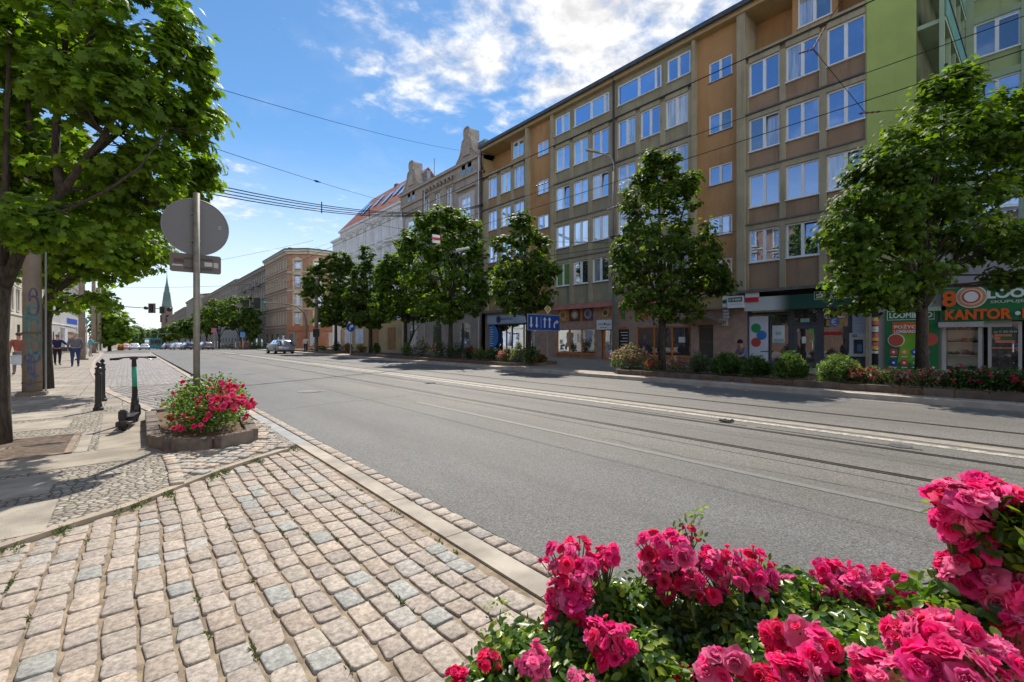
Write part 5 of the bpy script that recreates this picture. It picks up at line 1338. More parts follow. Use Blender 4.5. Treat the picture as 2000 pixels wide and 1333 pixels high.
tree('maple_tree', 'broad light maple in the middle before the gabled house', b4, sil(b4, z4, [(885, 540, 75, 70), (840, 470, 45, 48), (910, 470, 42, 45), (820, 520, 40, 55), (930, 560, 30, 55), (880, 440, 20, 30), (850, 430, 11, 26), (876, 425, 9, 24), (820, 440, 10, 22), (905, 430, 10, 22), (880, 600, 70, 30), (800, 480, 18, 28), (925, 480, 16, 30)]), .17, 2.6, 300, 24, .27, 61, clr=.5, limbs=12, pal=MAPLE[:2] + DARKM)
b5, z5 = foot(792, 16.6)
tree('maple_tree', 'loose maple with two stems left of the broad light maple', b5, sil(b5, z5, [(800, 570, 50, 55), (765, 565, 30, 55), (745, 600, 20, 30), (760, 520, 12, 26), (790, 520, 28, 34), (750, 545, 14, 34), (820, 600, 40, 26), (772, 530, 12, 26)]), .16, 2.8, 300, 22, .25, 71, clr=.38, limbs=8, pal=MAPLE[:2] + DARKM, extra_limbs=[([b5 + Vector((.2, .4, .3)), at(808, 650, z5), at(806, 600, z5)], .12)])
b6, z6 = foot(724, 16.8)
tree('maple_tree', 'dark slim maple with spiky tops between the round blue sign and the yellow shop', b6, sil(b6, z6, [(722, 590, 44, 48), (688, 600, 16, 36), (756, 600, 16, 34), (700, 580, 20, 36), (745, 585, 22, 34), (712, 520, 9, 40), (722, 510, 7, 38), (742, 540, 8, 30), (695, 545, 8, 24), (722, 625, 34, 14)]), .17, 2.8, 340, 20, .28, 81, clr=.36, limbs=8)
b7, z7 = foot(656, 17.0)
tree('maple_tree', 'dark dense maple nearest the crossing, left of the round blue sign', b7, sil(b7, z7, [(642, 570, 46, 56), (604, 560, 12, 26), (662, 600, 30, 36), (615, 550, 18, 32), (670, 560, 22, 46), (640, 520, 12, 22), (672, 515, 9, 22), (656, 512, 8, 18), (625, 520, 8, 18), (645, 618, 30, 20), (684, 520, 7, 20)]), .18, 2.8, 360, 20, .32, 91, clr=.40, limbs=8)
# the near maple overhead at the left
zn = 6.15; bn = at(-3, 664, zn); bn.z = .03
lim = [([at(8, 560, zn), at(45, 480, zn), at(88, 410, zn - .1), at(125, 372, zn - .2), at(160, 320, zn - .3), at(205, 265, zn - .4), at(240, 190, zn - .4)], .075),
       ([at(120, 380, zn - .2), at(108, 300, zn), at(112, 205, zn + .1), at(125, 110, zn), at(135, 30, zn), at(150, -80, zn)], .055),
       ([at(-2, 520, zn), at(-6, 430, zn + .2), at(20, 330, zn + .4), at(60, 260, zn + .5), at(50, 150, zn + .5), at(70, 40, zn + .5)], .055),
       ([at(88, 410, zn - .1), at(150, 402, zn - .4), at(210, 372, zn - .7), at(270, 330, zn - .6), at(330, 250, zn - .2)], .026),
       ([at(160, 320, zn - .3), at(230, 260, zn), at(300, 190, zn + .3), at(350, 120, zn + .3)], .04), ([at(112, 205, zn + .1), at(160, 130, zn - .3), at(190, 30, zn - .5), at(230, -60, zn - .6)], .05),
       ([at(88, 410, zn - .1), at(130, 430, zn + .3), at(180, 440, zn + .5), at(240, 420, zn + .7)], .03)]
tree('maple_tree', 'big near maple overhanging the pavement at the left edge', bn,
     sil(bn, zn, [(90, 60, 130, 90), (280, 60, 105, 80, -.2), (330, 190, 85, 90, .6), (350, 290, 70, 70, 1.4), (230, 330, 110, 70, .2), (100, 330, 90, 60, .6), (30, 200, 70, 120, .7), (180, 170, 90, 60, -.7), (200, 420, 115, 42, .9), (290, 400, 70, 45, 1.7), (370, 350, 45, 45, 1.6), (360, 130, 50, 60, .3), (390, 240, 30, 50, .9), (10, 400, 35, 60, .7), (60, 440, 55, 45, -.4), (140, 460, 60, 35, .2), (150, -120, 240, 110), (-80, 60, 100, 200, .5), (-90, -150, 150, 150, 1.0), (120, 50, 120, 120, 1.5), (60, 300, 90, 90, 1.7)], rd=.7),
     .12, 2.4, 640, 28, .122, 101, kind='maple', pal=NEARM, clr=.24, bk=bark, limbs=0 + 1, twigs=.55, trunk_pts=[bn + Vector((0, 0, -.1)), at(-2, 800, zn), at(-4, 660, zn), at(2, 560, zn), at(8, 520, zn)], extra_limbs=lim, shell=.5, up=.7)
zm = 13.2; bm_ = at(92, 664, zm); bm_.z = .035
lim = [([at(93, 600, zm), at(100, 545, zm), at(125, 500, zm), at(150, 470, zm), at(185, 440, zm)], .12), ([at(95, 570, zm), at(120, 535, zm), at(155, 510, zm - .3), at(200, 500, zm - .5), at(260, 500, zm - .6)], .07), ([at(93, 640, zm), at(102, 612, zm - .2), at(135, 590, zm - .4), at(165, 575, zm - .5)], .05), ([at(94, 560, zm), at(85, 480, zm), at(80, 400, zm)], .1)]
tree('maple_tree', 'second maple on the left pavement, behind the graffiti pole', bm_,
     sil(bm_, zm, [(230, 470, 85, 50), (290, 480, 45, 38), (150, 440, 90, 60), (120, 520, 50, 40), (170, 595, 38, 20), (60, 500, 50, 60), (200, 520, 50, 30), (90, 360, 90, 80), (240, 510, 40, 25)], rd=1.4), .14, 3.6, 250, 24, .17, 111, kind='maple', pal=NEARM, clr=.36, bk=bark2, limbs=3, extra_limbs=lim, trunk_pts=[bm_ + Vector((0, 0, -.1)), at(91, 700, zm), at(90, 640, zm), at(94, 580, zm)])
# farther trees left
zl = 62; b = at(214, 664, zl); b.z = 0
tree('street_tree', 'light green round tree at the far end of the left pavement', b, sil(b, zl, [(222, 635, 30, 30), (205, 620, 22, 30), (235, 650, 15, 20), (200, 580, 10, 20), (215, 665, 26, 12)]), .2, 2, 120, 20, .55, 121, pal=MAPLE + [(.10, .17, .02)], clr=.8, limbs=6, twigs=.1, kind='x', group='trees beyond the crossing')
zl = 75; b = at(197, 664, zl); b.z = 0
tree('street_tree', 'tall dark tree rising behind the far left concrete poles', b, sil(b, zl, [(197, 620, 14, 40), (198, 590, 8, 20), (205, 650, 16, 20)]), .2, 3, 70, 20, .6, 123, pal=DARKM, clr=.9, limbs=5, twigs=.1, kind='x', group='trees beyond the crossing')
# trees beyond the crossing on the right side
specs = [(470, 612, 38, 34, 98, 'dark full tree nearest beyond the crossing, above the pink bushes'), (428, 618, 30, 32, 104, 'dark tree right of the sign pole beyond the crossing'), (404, 628, 22, 26, 112, 'tree just right of the sign pole above the parked car'),
         (372, 640, 16, 20, 128, 'tree seen just left of the sign pole'), (350, 646, 16, 16, 145, 'tree above the dark parked car on the far right side'), (331, 652, 14, 13, 165, 'tree under the church tower'), (312, 656, 13, 11, 195, 'pale tree right of the turquoise bus'),
         (292, 657, 13, 11, 230, 'hazy tree above the turquoise bus'), (262, 652, 14, 13, 210, 'hazy round tree on the left of the street end'), (250, 655, 12, 14, 170, 'tree beyond the orange bush on the left'), (276, 664, 14, 9, 300, 'farthest pale tree closing the street')]
for k, (px, py, rx, ry, z, lab) in enumerate(specs):
    b = at(px, 664, z); b.z = gz(b.y); q = .8 + .4 * rnd.random()
    tree('street_tree', lab, b, sil(b, z, [(px, py, rx, ry), (px - rx * .5, py - ry * .5, rx * .45, ry * .5), (px + rx * .45, py - ry * .6, rx * .35, ry * .5), (px + rx * .5, py + ry * .3, rx * .5, ry * .5), (px - rx * .6, py + ry * .3, rx * .5, ry * .45)]), .22, 2.4, 80, 20, .5 * z / 90, 130 + k,
         pal=DARKM if k < 6 else [(.07, .12, .05), (.09, .14, .06)], clr=.75 * z / 90, limbs=5, twigs=.1, kind='x', group='trees beyond the crossing')  # farthest crowns get greyed leaf colours, distance haze painted in
zo = 97; b = at(489, 664, zo); b.z = gz(b.y)
tree('street_tree', 'small dark tree before the sooty tenement near the traffic light', b, sil(b, zo, [(490, 640, 16, 26), (484, 612, 10, 14)]), .2, 2.4, 60, 20, .5, 160, clr=.8, limbs=4, twigs=.1, kind='x', group='trees beyond the crossing')

# shrubs ---------------------------------------------------------------
def shrub(name, label, base, blobs, n, size, pal, seed, flowers=None, kind='oval', group=None, up=.6, cat='bush', stems=8, long_=False, fl_size=.06):
    rs = np.random.RandomState(seed); base = Vector(base); root = thing(name, label, cat, base, group=group)
    B = np.array(blobs, float); pr = B[:, 3] * B[:, 4] * B[:, 5]; pr = pr ** .7 / (pr ** .7).sum()
    k = rs.choice(len(B), n, p=pr); d = rs.normal(size=(n, 3)); d /= np.linalg.norm(d, axis=1)[:, None]
    r = .45 + .62 * rs.uniform(0, 1, n) ** .8; lump = 1 + .22 * np.sin(d[:, 0] * 5 + k) * np.cos(d[:, 1] * 6 + seed) + .12 * np.sin(d[:, 2] * 9)
    P = np.array(base) + B[k, :3] + d * (r * lump)[:, None] * B[k, 3:]; P = P[P[:, 2] > base.z + .02]; dd = d[:len(P)]
    Nn = rs.normal(size=(len(P), 3)) * .6 + np.array([0, 0, up]) + dd * .4
    leaves('foliage', P, Nn, size, kind, leaf_f, root, pal, seed=seed)
    w = MB()
    for i in range(stems):
        e = Vector(P[rs.randint(len(P))]); s = base + Vector((rs.uniform(-.15, .15), rs.uniform(-.15, .15), 0)); w.tube(bezier(s, s.lerp(e, .5) + Vector((0, 0, .1)), e, 3), [.012, .010, .008, .004], 5, cap=False)
    w.build('stems', bark2, root, recalc=False)
    if flowers:
        nf, fp = flowers; k = rs.choice(len(B), nf, p=pr); d = rs.normal(size=(nf, 3)); d[:, 2] = np.abs(d[:, 2]) * .8 - .15; d /= np.linalg.norm(d, axis=1)[:, None]
        Q = np.array(base) + B[k, :3] + d * 1.03 * B[k, 3:]; Q = Q[Q[:, 2] > base.z + .05]; m = len(Q)
        Q5 = np.repeat(Q, 9, 0) + rs.normal(size=(m * 9, 3)) * fl_size * .55
        leaves('flowers', Q5, rs.normal(size=(m * 9, 3)) + np.array([0, 0, .4]), fl_size, 'x', petal_f, root, fp, seed=seed + 3)
    return root
petal_f = mat_attr('small rose petals', .6, 60, 0, trans=(1.3, 1.0, 1.1), dirt=.05)
PINK = [(.55, .02, .10), (.62, .04, .15), (.45, .01, .06), (.60, .10, .20)]; PALEP = [(.50, .30, .26), (.45, .20, .18), (.55, .42, .34), (.35, .06, .06)]; REDO = [(.45, .05, .03), (.50, .10, .07), (.4, .03, .05)]
G1 = [(.05, .115, .02), (.07, .14, .025), (.04, .09, .018)]; G2 = [(.13, .20, .05), (.17, .23, .07), (.10, .17, .04)]; G3 = [(.035, .075, .02), (.05, .09, .025)]; G4 = [(.20, .24, .12), (.25, .27, .16), (.14, .18, .08)]
def far_shrub(label, px, py_base, wpx, hpx, X, n, size, pal, seed, fl=None, h=.3, kind='oval', **kw):
    q, z = foot(px, X, h); w = SC(wpx, z) / 2; H_ = SC(hpx, z)
    bl = [(0, 0, H_ * .45, w * .62, w * .62, H_ * .5), (w * .45 * CT, -w * .45 * ST, H_ * .36, w * .5, w * .5, H_ * .4), (-w * .45 * CT, w * .45 * ST, H_ * .36, w * .5, w * .5, H_ * .4), (w * .12, .1, H_ * .62, w * .38, w * .38, H_ * .38)]
    return shrub(kw.pop('name', 'bush'), label, q, bl, n, size, pal, seed, flowers=fl, kind=kind, **kw)
far_shrub('tall bush with pale pink and cream roses at the left end of the right bed', 1232, 727, 84, 46, 15.6, 2600, .075, G2[:1] + G4, 1, (130, PALEP), name='rose_bush')
far_shrub('small red rose bush just left of the upright maple trunk', 1275, 730, 34, 26, 15.3, 500, .06, G1 + G2, 2, (24, REDO), name='rose_bush')
far_shrub('low pale rose bush just right of the upright maple trunk', 1322, 730, 46, 30, 15.4, 800, .06, G4, 3, (46, PALEP), name='rose_bush')
far_shrub('grey green feathery bush before the grey door', 1365, 733, 46, 38, 15.6, 1500, .15, [(.10, .14, .07), (.14, .18, .10)], 4, kind='blade')
far_shrub('wide dark green bush where the sitting person is', 1420, 740, 72, 42, 15.4, 4200, .16, G1 + G2[:1], 5, kind='blade')
far_shrub('dark green bush between two wider bushes before the banner', 1478, 742, 62, 38, 15.3, 3600, .16, G1 + G3 + G2[:1], 6, kind='blade')
far_shrub('bright green feathery bush before the bank door', 1545, 746, 66, 48, 15.2, 4400, .17, G1 + G2, 7, kind='blade')
far_shrub('yellow green bush before the cash machine', 1640, 752, 88, 50, 15.0, 5000, .16, G2, 8, kind='blade')
far_shrub('salmon rose bush beside the yellow green bush', 1680, 755, 40, 34, 14.9, 600, .06, G2, 9, (40, [(.55, .16, .10), (.5, .25, .18)]), name='rose_bush')
for i, (px, lab, flp) in enumerate(((1712, 'low pink rose bush left of the green poster', PINK), (1755, 'low pink rose bush under the green poster', PALEP + PINK), (1795, 'low pink rose bush around the big maple trunk', PINK), (1835, 'low pale rose bush right of the big maple trunk', PALEP + PINK))):
    far_shrub(lab, px, 760, 58, 34, 15.0, 900, .06, G2 + G4, 10 + i, (26, PALEP + flp[:1]), name='rose_bush', group='low roses in the right bed')
for i, (px, lab) in enumerate(((1885, 'dark rose bush before the glass display window'), (1935, 'dark rose bush before the glass shop door'), (1985, 'dark rose bush at the right edge with red blooms'), (2040, 'dark rose bush cut by the right edge'))):
    far_shrub(lab, px, 768, 76, 44, 14.95, 1500, .065, G1 + G3, 20 + i, (14, PINK), name='rose_bush', group='dark roses in the right bed')
for i, (px, w_, h_, pal, fl, lab) in enumerate(((1055, 30, 18, G1, (16, REDO), 'low red leaved bush at the tip of the middle bed'), (1040, 34, 34, G1, None, 'dark green bush at the lane sign post'), (1014, 44, 36, G4, None, 'cream green bush left of the lane sign post'), (990, 40, 24, G2, (50, [(.62, .3, .3), (.5, .04, .08)]), 'pink and white rose bush in the middle bed'),
        (962, 40, 26, G1, None, 'green bush before the blue banner'), (938, 36, 24, G2, None, 'light green bush left of the blue banner'), (918, 34, 26, G3, (24, REDO), 'red rose bush in the middle bed'), (890, 40, 30, G3, None, 'dark bush under the broad light maple'), (858, 44, 34, G3, (10, REDO), 'dark reddish bush left of the broad light maple'),
        (825, 46, 36, G3, (20, PALEP), 'dark bush with brown pink heads before the grey shop'), (795, 30, 26, G2, None, 'yellow green bush at the left end of the middle bed'))):
    far_shrub(lab, px, 710, w_, h_, 15.6, 700, .10, pal, 40 + i, fl, name='rose_bush' if fl else 'bush', fl_size=.07)
for i, (px, w_, h_, pal, fl, lab) in enumerate(((735, 22, 20, G1, None, 'small bush at the slim dark maple'), (705, 26, 16, [(.20, .17, .05)], None, 'yellowish low bush in the bed by the crossing'), (680, 22, 16, G2, (14, REDO), 'low bush with red flowers by the round blue sign'), (658, 24, 18, G3, None, 'dark low bush by the dense dark maple'), (628, 26, 10, [(.18, .18, .05)], None, 'flat yellow green bush at the tip of the bed by the crossing'))):
    far_shrub(lab, px, 690, w_, h_, 16.4, 350, .16, pal, 60 + i, fl, name='rose_bush' if fl else 'bush', fl_size=.12)
for i, (px, w_, h_, pal, z, lab) in enumerate(((477, 26, 16, [(.40, .16, .12), (.45, .22, .17)], 88, 'salmon pink bush beyond the crossing'), (500, 22, 10, G1, 88, 'green bush right of the salmon bush beyond the crossing'), (525, 26, 11, G1, 88, 'green bush behind the silver car'), (445, 24, 12, [(.14, .12, .06)], 92, 'brownish bush left of the salmon bush'), (236, 12, 11, [(.40, .16, .06), (.3, .2, .07)], 85, 'orange bush at the far left kerb'))):
    b = at(px, 664, z); b.z = gz(b.y) - .1; w = SC(w_, z) / 2; H_ = SC(h_, z) + .3
    shrub('bush', lab, b, [(0, 0, H_ * .4, w * .8, w * .8, H_ * .6), (w * .5, 0, H_ * .35, w * .5, w * .5, H_ * .5), (-w * .5, 0, H_ * .35, w * .5, w * .5, H_ * .5)], 350, .28, pal, 80 + i, group='bushes beyond the crossing')
# raised beds with stone rims
soil = M('bed soil and bark mulch', (.14, .085, .05), .95, .4, 14, .8, 60)
rim = M('dark bed rim stone', (.13, .10, .08), .85, .3, 2.5, .5, 30)
def bed(label, poly, h, w=.16, z0=.10, seg=.55, m=rim):
    c = Vector((sum(p[0] for p in poly) / len(poly), sum(p[1] for p in poly) / len(poly), z0)); root = thing('raised_bed', label, 'flower bed', c)
    g = MB(); g.prism(poly, z0, h - .05); g.build('soil', soil, root)
    g = MB(); inn = []
    n = len(poly)
    for i in range(n):
        a, b_ = Vector(poly[i]), Vector(poly[(i + 1) % n]); L_ = (b_ - a).length; k = max(1, int(L_ / seg)); t = (b_ - a) / L_; nn = Vector((-t.y, t.x))
        for j in range(k):
            p = a + t * (L_ * j / k + .006); q = a + t * (L_ * (j + 1) / k - .006); dh = rnd.uniform(-.012, .012); dw = rnd.uniform(-.012, .012)
            P_ = [p - nn * dw, q - nn * dw, q + nn * w, p + nn * w]
            g.prism([(v.x, v.y) for v in P_], z0 - .02, h + dh)
    g.build('stone_rim', m, root, bevel=.008); return root
def beds(y0, y1, x0, x1): return [(x0 + .5, y0), (x1, y0), (x1, y1), (x0 + .5, y1), (x0, y1 - .5), (x0, y0 + .5)]
bed('long raised bed of shrubs before the bank and the green shop', beds(-9, 11.3, 14.42, 17.6), .30)
bed('raised bed with maples before the gabled house', beds(17.3, 39.5, 14.6, 17.8), .30)
bed('raised bed by the crossing under two dark maples', beds(44.5, 66, 14.8, 18.2), .30)
# litter of leaves on the soil
V = []
for _ in range(900): V.append((rnd.uniform(14.6, 16.2), rnd.uniform(-3, 11), .262))
leaves('leaf_litter', np.array(V), np.array([[rnd.uniform(-.3, .3), rnd.uniform(-.3, .3), 1] for _ in V]), .05, 'x', leaf_f, None, [(.30, .20, .10), (.22, .13, .06), (.36, .28, .16)], seed=5)
tag(bpy.data.objects['leaf_litter'], 'dry fallen leaves and petals on the soil of the right bed', 'leaf litter', kind='stuff')
# ------------------------------------------------------------------ near planter, sign, scooter, bollards
def bed_near():
    poly = [(.38, 10.3), (.34, 7.72), (.50, 7.28), (.84, 7.02), (1.26, 7.26), (1.36, 8.2), (1.34, 10.2), (.9, 10.6)]
    return bed('low granite edged flower bed on the pavement around the sign pole', poly, .20, w=-.15, z0=.02, seg=.36, m=M('rough granite rim', (.15, .12, .10), .9, .35, 5, 1.0, 22))
bed_near()
sp = at(384, 664, 6.62); sx_, sy_ = sp.x, sp.y
far_base = Vector((sx_ + .02, sy_ - .15, .2))
bl = [(0.12, .1, .34, .46, .56, .37), (.26, -.35, .28, .33, .38, .32), (-.10, -.15, .26, .30, .38, .28), (.26, .5, .32, .36, .46, .32), (-.08, .6, .28, .31, .46, .30), (.40, -.05, .42, .20, .24, .24), (.02, -.45, .20, .32, .26, .24)]
bush_near = shrub('rose_bush', 'rose bush with crimson and pink blooms around the foot of the sign pole', far_base, bl, 5200, .048, [(.08, .17, .025), (.12, .22, .035), (.05, .115, .02), (.16, .24, .06)], 7, cat='bush', stems=30)
sign = thing('road_sign', 'round road sign seen from its grey back, small plate below, in the near flower bed', 'road sign', (sx_, sy_, .1))
polem = M('dull grey sign pole', (.23, .22, .19), .6, .2, 6, metal=.3, streak=.2); backm = M('sign back grey', (.15, .152, .165), .6, .06, 1.5, spec=.3)
g = MB(); g.tube([(sx_, sy_, .1), (sx_, sy_, 3.58)], .042, 16); g.build('pole', polem, sign, smooth=True)
g = MB(); g.disc((sx_, sy_ - .0 + .075, 3.10), (0, 1, 0), .405, .010, 56); g.build('disc', backm, sign)
g = MB(); rr_ = [(sx_ + .405 * math.cos(a * math.pi / 28), sy_ + .07, 3.10 + .405 * math.sin(a * math.pi / 28)) for a in range(57)]; g.tube(rr_, .010, 6, cap=False); g.build('rolled_rim', M('sign rim', (.20, .20, .215), .5), sign, smooth=True)
g = MB(); g.box(sx_ - .06, sx_ + .06, sy_ + .03, sy_ + .068, 3.28, 3.31); g.box(sx_ - .06, sx_ + .06, sy_ + .03, sy_ + .068, 2.88, 2.91); g.build('bracket', polem, sign)
g = MB(); g.box(sx_ + .27, sx_ + .315, sy_ + .062, sy_ + .069, 3.10, 3.16); g.build('label_sticker', M('pale sticker', (.26, .27, .28), .6), sign)
g = MB(); pw, ph, pz = .31, .135, 2.565
poly = []
for cx0, cz0, a0 in ((pw - .03, ph - .03, 0), (-pw + .03, ph - .03, 90), (-pw + .03, -ph + .03, 180), (pw - .03, -ph + .03, 270)):
    for k in range(4): a = R(a0 + k * 30); poly.append((sx_ + cx0 + .03 * math.cos(a), pz + cz0 + .03 * math.sin(a)))
g.extr(poly, sy_ + .06, sy_ + .070); pl = g.build('plate', M('plate back grey', (.11, .095, .085), .6, .12, 2), sign)
g = MB(); 
for z in (.07, -.07): g.box(sx_ - .14, sx_ + .20, sy_ + .046, sy_ + .059, pz + z - .011, pz + z + .011)
g.build('mounting_strips', dark_metal, pl)
for x0, x1, z0, z1, c in ((-.265, -.145, .0, .055, (.09, .03, .03)), (-.285, -.16, -.055, -.03, (.38, .38, .38)), (.10, .20, -.03, .03, (.42, .43, .43)), (.215, .275, -.045, .035, (.36, .37, .37))):
    g = MB(); g.box(sx_ + x0, sx_ + x1, sy_ + .052, sy_ + .059, pz + z0, pz + z1); g.build('sticker', M('plate sticker' + str(c), c, .6, .2, 60), pl)

# e-scooter (local: +y forward, wheels on the ground)
sc0, sc1 = gr(243, 842, .034), gr(281, 812, .034)
hd = math.atan2(-(sc1.x - sc0.x), sc1.y - sc0.y)
sc = thing('electric_scooter', 'black and turquoise electric scooter parked on the pavement', 'scooter', (sc0.x, sc0.y, .036), hd)
blkp = M('scooter black plastic', (.018, .018, .02), .42, .2, 20); rub = M('tyre rubber', (.012, .012, .012), .85, .2); tq = M('turquoise scooter paint', (.02, .30, .20), .4, .06); alu = M('scooter aluminium', (.35, .36, .37), .35, .1, metal=.8)
def local(mb, name, mat, parent, **k): return mb.build(name, mat, parent, world=False, **k)
WB = .92
def wheel(y, r, w, parent, nm='wheel'):
    g = MB(); pr = [(r * .80, -w / 2), (r * .96, -w * .46), (r, -w * .2), (r, w * .2), (r * .96, w * .46), (r * .80, w / 2)]
    n = 28; rings = [[g.V(b, y + a_ * math.cos(2 * math.pi * j / n), r + a_ * math.sin(2 * math.pi * j / n)) for j in range(n)] for a_, b in pr]
    for k in range(len(rings)):
        A, B_ = rings[k], rings[(k + 1) % len(rings)]
        for j in range(n): g.f.append((A[j], A[(j + 1) % n], B_[(j + 1) % n], B_[j]))
    t_ = local(g, nm, rub, parent, smooth=True)
    g = MB(); g.disc((0, y, r), (1, 0, 0), r * .79, w * .55, 24); local(g, 'hub', blkp, t_)
    g = MB(); g.disc((0, y, r), (1, 0, 0), .022, w * 1.5, 12); local(g, 'axle', alu, t_)
wheel(0, .125, .06, sc); wheel(WB, .125, .06, sc)
g = MB()
for (y0, y1, z0, z1, w) in ((.16, .72, .12, .185, .085),): g.box(-w, w, y0, y1, z0, z1)
g.box(-.088, .088, .15, .70, .186, .194)
local(g, 'deck', blkp, sc, bevel=.012)
g = MB(); g.tube([(0, .66, .15), (0, .76, .22), (0, .83, .34), (0, .845, .42)], [.045, .055, .055, .05], 12); g.tube([(-.05, WB, .125), (-.05, .89, .27), (-.03, .86, .32)], .018, 8); g.tube([(.05, WB, .125), (.05, .89, .27), (.03, .86, .32)], .018, 8); local(g, 'neck', blkp, sc, smooth=True)
g = MB()   # front mudguard and rear guard with battery light
for yc, a0, a1 in ((WB, 20, 150), (0, 60, 215)):
    A = [];
    for k in range(11):
        a = R(a0 + (a1 - a0) * k / 10); A.append([g.V(x, yc + .15 * math.cos(a), .125 + .15 * math.sin(a)) for x in (-.045, -.02, .02, .045)])
    for k in range(10):
        for j in range(3): g.f.append((A[k][j], A[k][j + 1], A[k + 1][j + 1], A[k + 1][j]))
local(g, 'mudguard', blkp, sc, smooth=True)
g = MB(); g.box(-.05, .05, -.17, -.05, .19, .34); local(g, 'rear_housing', blkp, sc, bevel=.02)
g = MB(); g.box(-.075, -.03, -.20, -.12, .09, .17); local(g, 'rear_light', M('scooter lamp', (.05, .02, .02), .3), sc, bevel=.01)
g = MB(); g.disc((-.058, .03, .2), (1, 0, 0), .06, .02, 20); g.disc((-.06, .16, .16), (1, 0, 0), .03, .02, 16); local(g, 'motor_cover', blkp, sc)
g = MB(); g.tube([(0, .845, .26), (0, .80, .62)], [.040, .037], 16); g.box(-.036, .036, .79, .86, .33, .56); local(g, 'lower_stem', blkp, sc)
g = MB(); g.tube([(0, .815, .50), (0, .755, .98)], [.036, .033], 16); local(g, 'stem', tq, sc, smooth=True)
g = MB(); g.tube([(0, .758, .96), (0, .74, 1.10)], [.036, .03], 14); g.box(-.05, .05, .70, .78, 1.08, 1.12); local(g, 'head', blkp, sc)
g = MB(); g.tube([(-.30, .70, 1.09), (-.12, .735, 1.115), (0, .745, 1.12), (.12, .735, 1.115), (.30, .70, 1.12)], .012, 10); local(g, 'handlebar', blkp, sc, smooth=True)
for s in (-1, 1):
    g = MB(); g.tube([(s * .19, .722, 1.107 + s * .006), (s * .305, .698, 1.10 + s * .012)], .019, 12); local(g, 'grip', rub, sc, smooth=True)
    g = MB(); g.tube([(s * .13, .75, 1.11), (s * .20, .79, 1.08), (s * .26, .785, 1.07)], .007, 6); local(g, 'brake_lever', alu, sc, smooth=True)
g = MB(); g.tube([(-.07, .45, .14), (-.16, .40, .0)], .010, 8); g.tube([(.0, .72, .14), (.03, .74, .02)], .008, 6); local(g, 'kickstand', alu, sc)

# bollards
bolm = M('black cast iron bollard', (.022, .022, .024), .38, .2, 12)
def bollard(label, px, py):
    p = gr(px, py, .034); b_ = thing('bollard', label, 'bollard', (p.x, p.y, .03), group='cast iron bollards by the bay')
    H_ = [(.085, 0), (.085, .05), (.066, .07), (.060, .12), (.052, .14), (.050, .70), (.062, .715), (.062, .74), (.050, .755), (.046, .82), (.058, .835), (.058, .85), (.022, .87), (.020, .89)]
    g = MB(); g.lathe(H_, 12, p + Vector((0, 0, .0))); g.build('post', bolm, b_)
    g = MB(); g.lathe([(.001, .88)] + [(.043 * math.sin(a * math.pi / 8), .925 - .043 * math.cos(a * math.pi / 8)) for a in range(1, 8)] + [(.012, .97), (.001, .985)], 14, p); g.build('ball', bolm, b_, smooth=True)
bollard('nearer of two black ball topped bollards beside the cobbled bay', 192, 802); bollard('farther of two black ball topped bollards, half hidden by the nearer one', 200, 784)

# ------------------------------------------------------------------ poles
def tram_pole(label, px, z, r0, r1, H_, plinth=.35):
    p = at(px, 664, z); p.z = .03
    t = thing('tram_pole', label, 'pole', p, group='concrete tram poles on the left pavement'); g = MB(); g.tube([p, p + Vector((0, 0, H_ * .5)), p + Vector((0, 0, H_))], [r0, (r0 + r1) / 2, r1], 20); s_ = g.build('shaft', concrete, t, smooth=True)
    if plinth:
        g = MB(); g.box(p.x - plinth, p.x + plinth, p.y - plinth, p.y + plinth, .0, .13); g.build('plinth', M('plinth concrete', (.16, .135, .11), .9, .2, 4, .4), t, bevel=.02)
    return t, p
tp1, p = tram_pole('thick concrete tram pole with turquoise graffiti beside the big maple', 63, 11.6, .185, .14, 9.4, .27)
# graffiti: painted loops lying on the shaft
gm = M('turquoise spray paint', (.07, .21, .22), .7, .3, 9); gv = M('violet spray paint', (.09, .10, .17), .7, .3, 9)
tocam = math.atan2(-p.y, -p.x)
def on_pole(a, z, off=.003): r = .185 - (.045) * (z / 9.4) + off; t_ = tocam + a; return (p.x + r * math.cos(t_), p.y + r * math.sin(t_), z)
def spray(cx_, cz, rx, rz_, a0, a1, w, m):
    g = MB(); pts = []; n = 16
    for k in range(n + 1):
        a = R(a0 + (a1 - a0) * k / n); u = cx_ + rx * math.cos(a); z = cz + rz_ * math.sin(a); pts.append((u, z))
    for (u0, z0), (u1, z1) in zip(pts[:-1], pts[1:]):
        dx, dz = u1 - u0, (z1 - z0) * 5.4; l = math.hypot(dx, dz) or 1; nx, nz = -dz / l * w * 5.4, dx / l * w
        g.face([on_pole(u0 - nx, z0 - nz), on_pole(u1 - nx, z1 - nz), on_pole(u1 + nx, z1 + nz), on_pole(u0 + nx, z0 + nz)])
    g.build('graffiti', m, tp1, recalc=False)
for a_ in ((.0, 1.75, .75, .34, 20, 300, .022, gm), (.2, 1.75, .5, .22, -60, 200, .018, gm), (.3, 1.28, .55, .26, 180, 420, .024, gm), (-.4, 1.95, .4, .30, 60, 260, .02, gm), (.1, 2.3, .6, .25, 200, 480, .028, gv), (-.1, 2.15, .5, .16, 30, 330, .03, gm), (.0, 1.0, .8, .12, 150, 400, .03, gv), (.3, .82, .6, .3, 60, 300, .035, gv), (-.3, .7, .4, .38, 240, 470, .04, gv), (.1, 2.55, .4, .2, 0, 220, .022, gv)): spray(*a_)
g = MB()
for z in (1.62, .36): g.lathe([(.19 , z - .02), (.195, z), (.19, z + .02)], 20, (p.x, p.y, 0))
g.build('steel_band', M('rusty band', (.14, .10, .08), .7, .2), tp1)
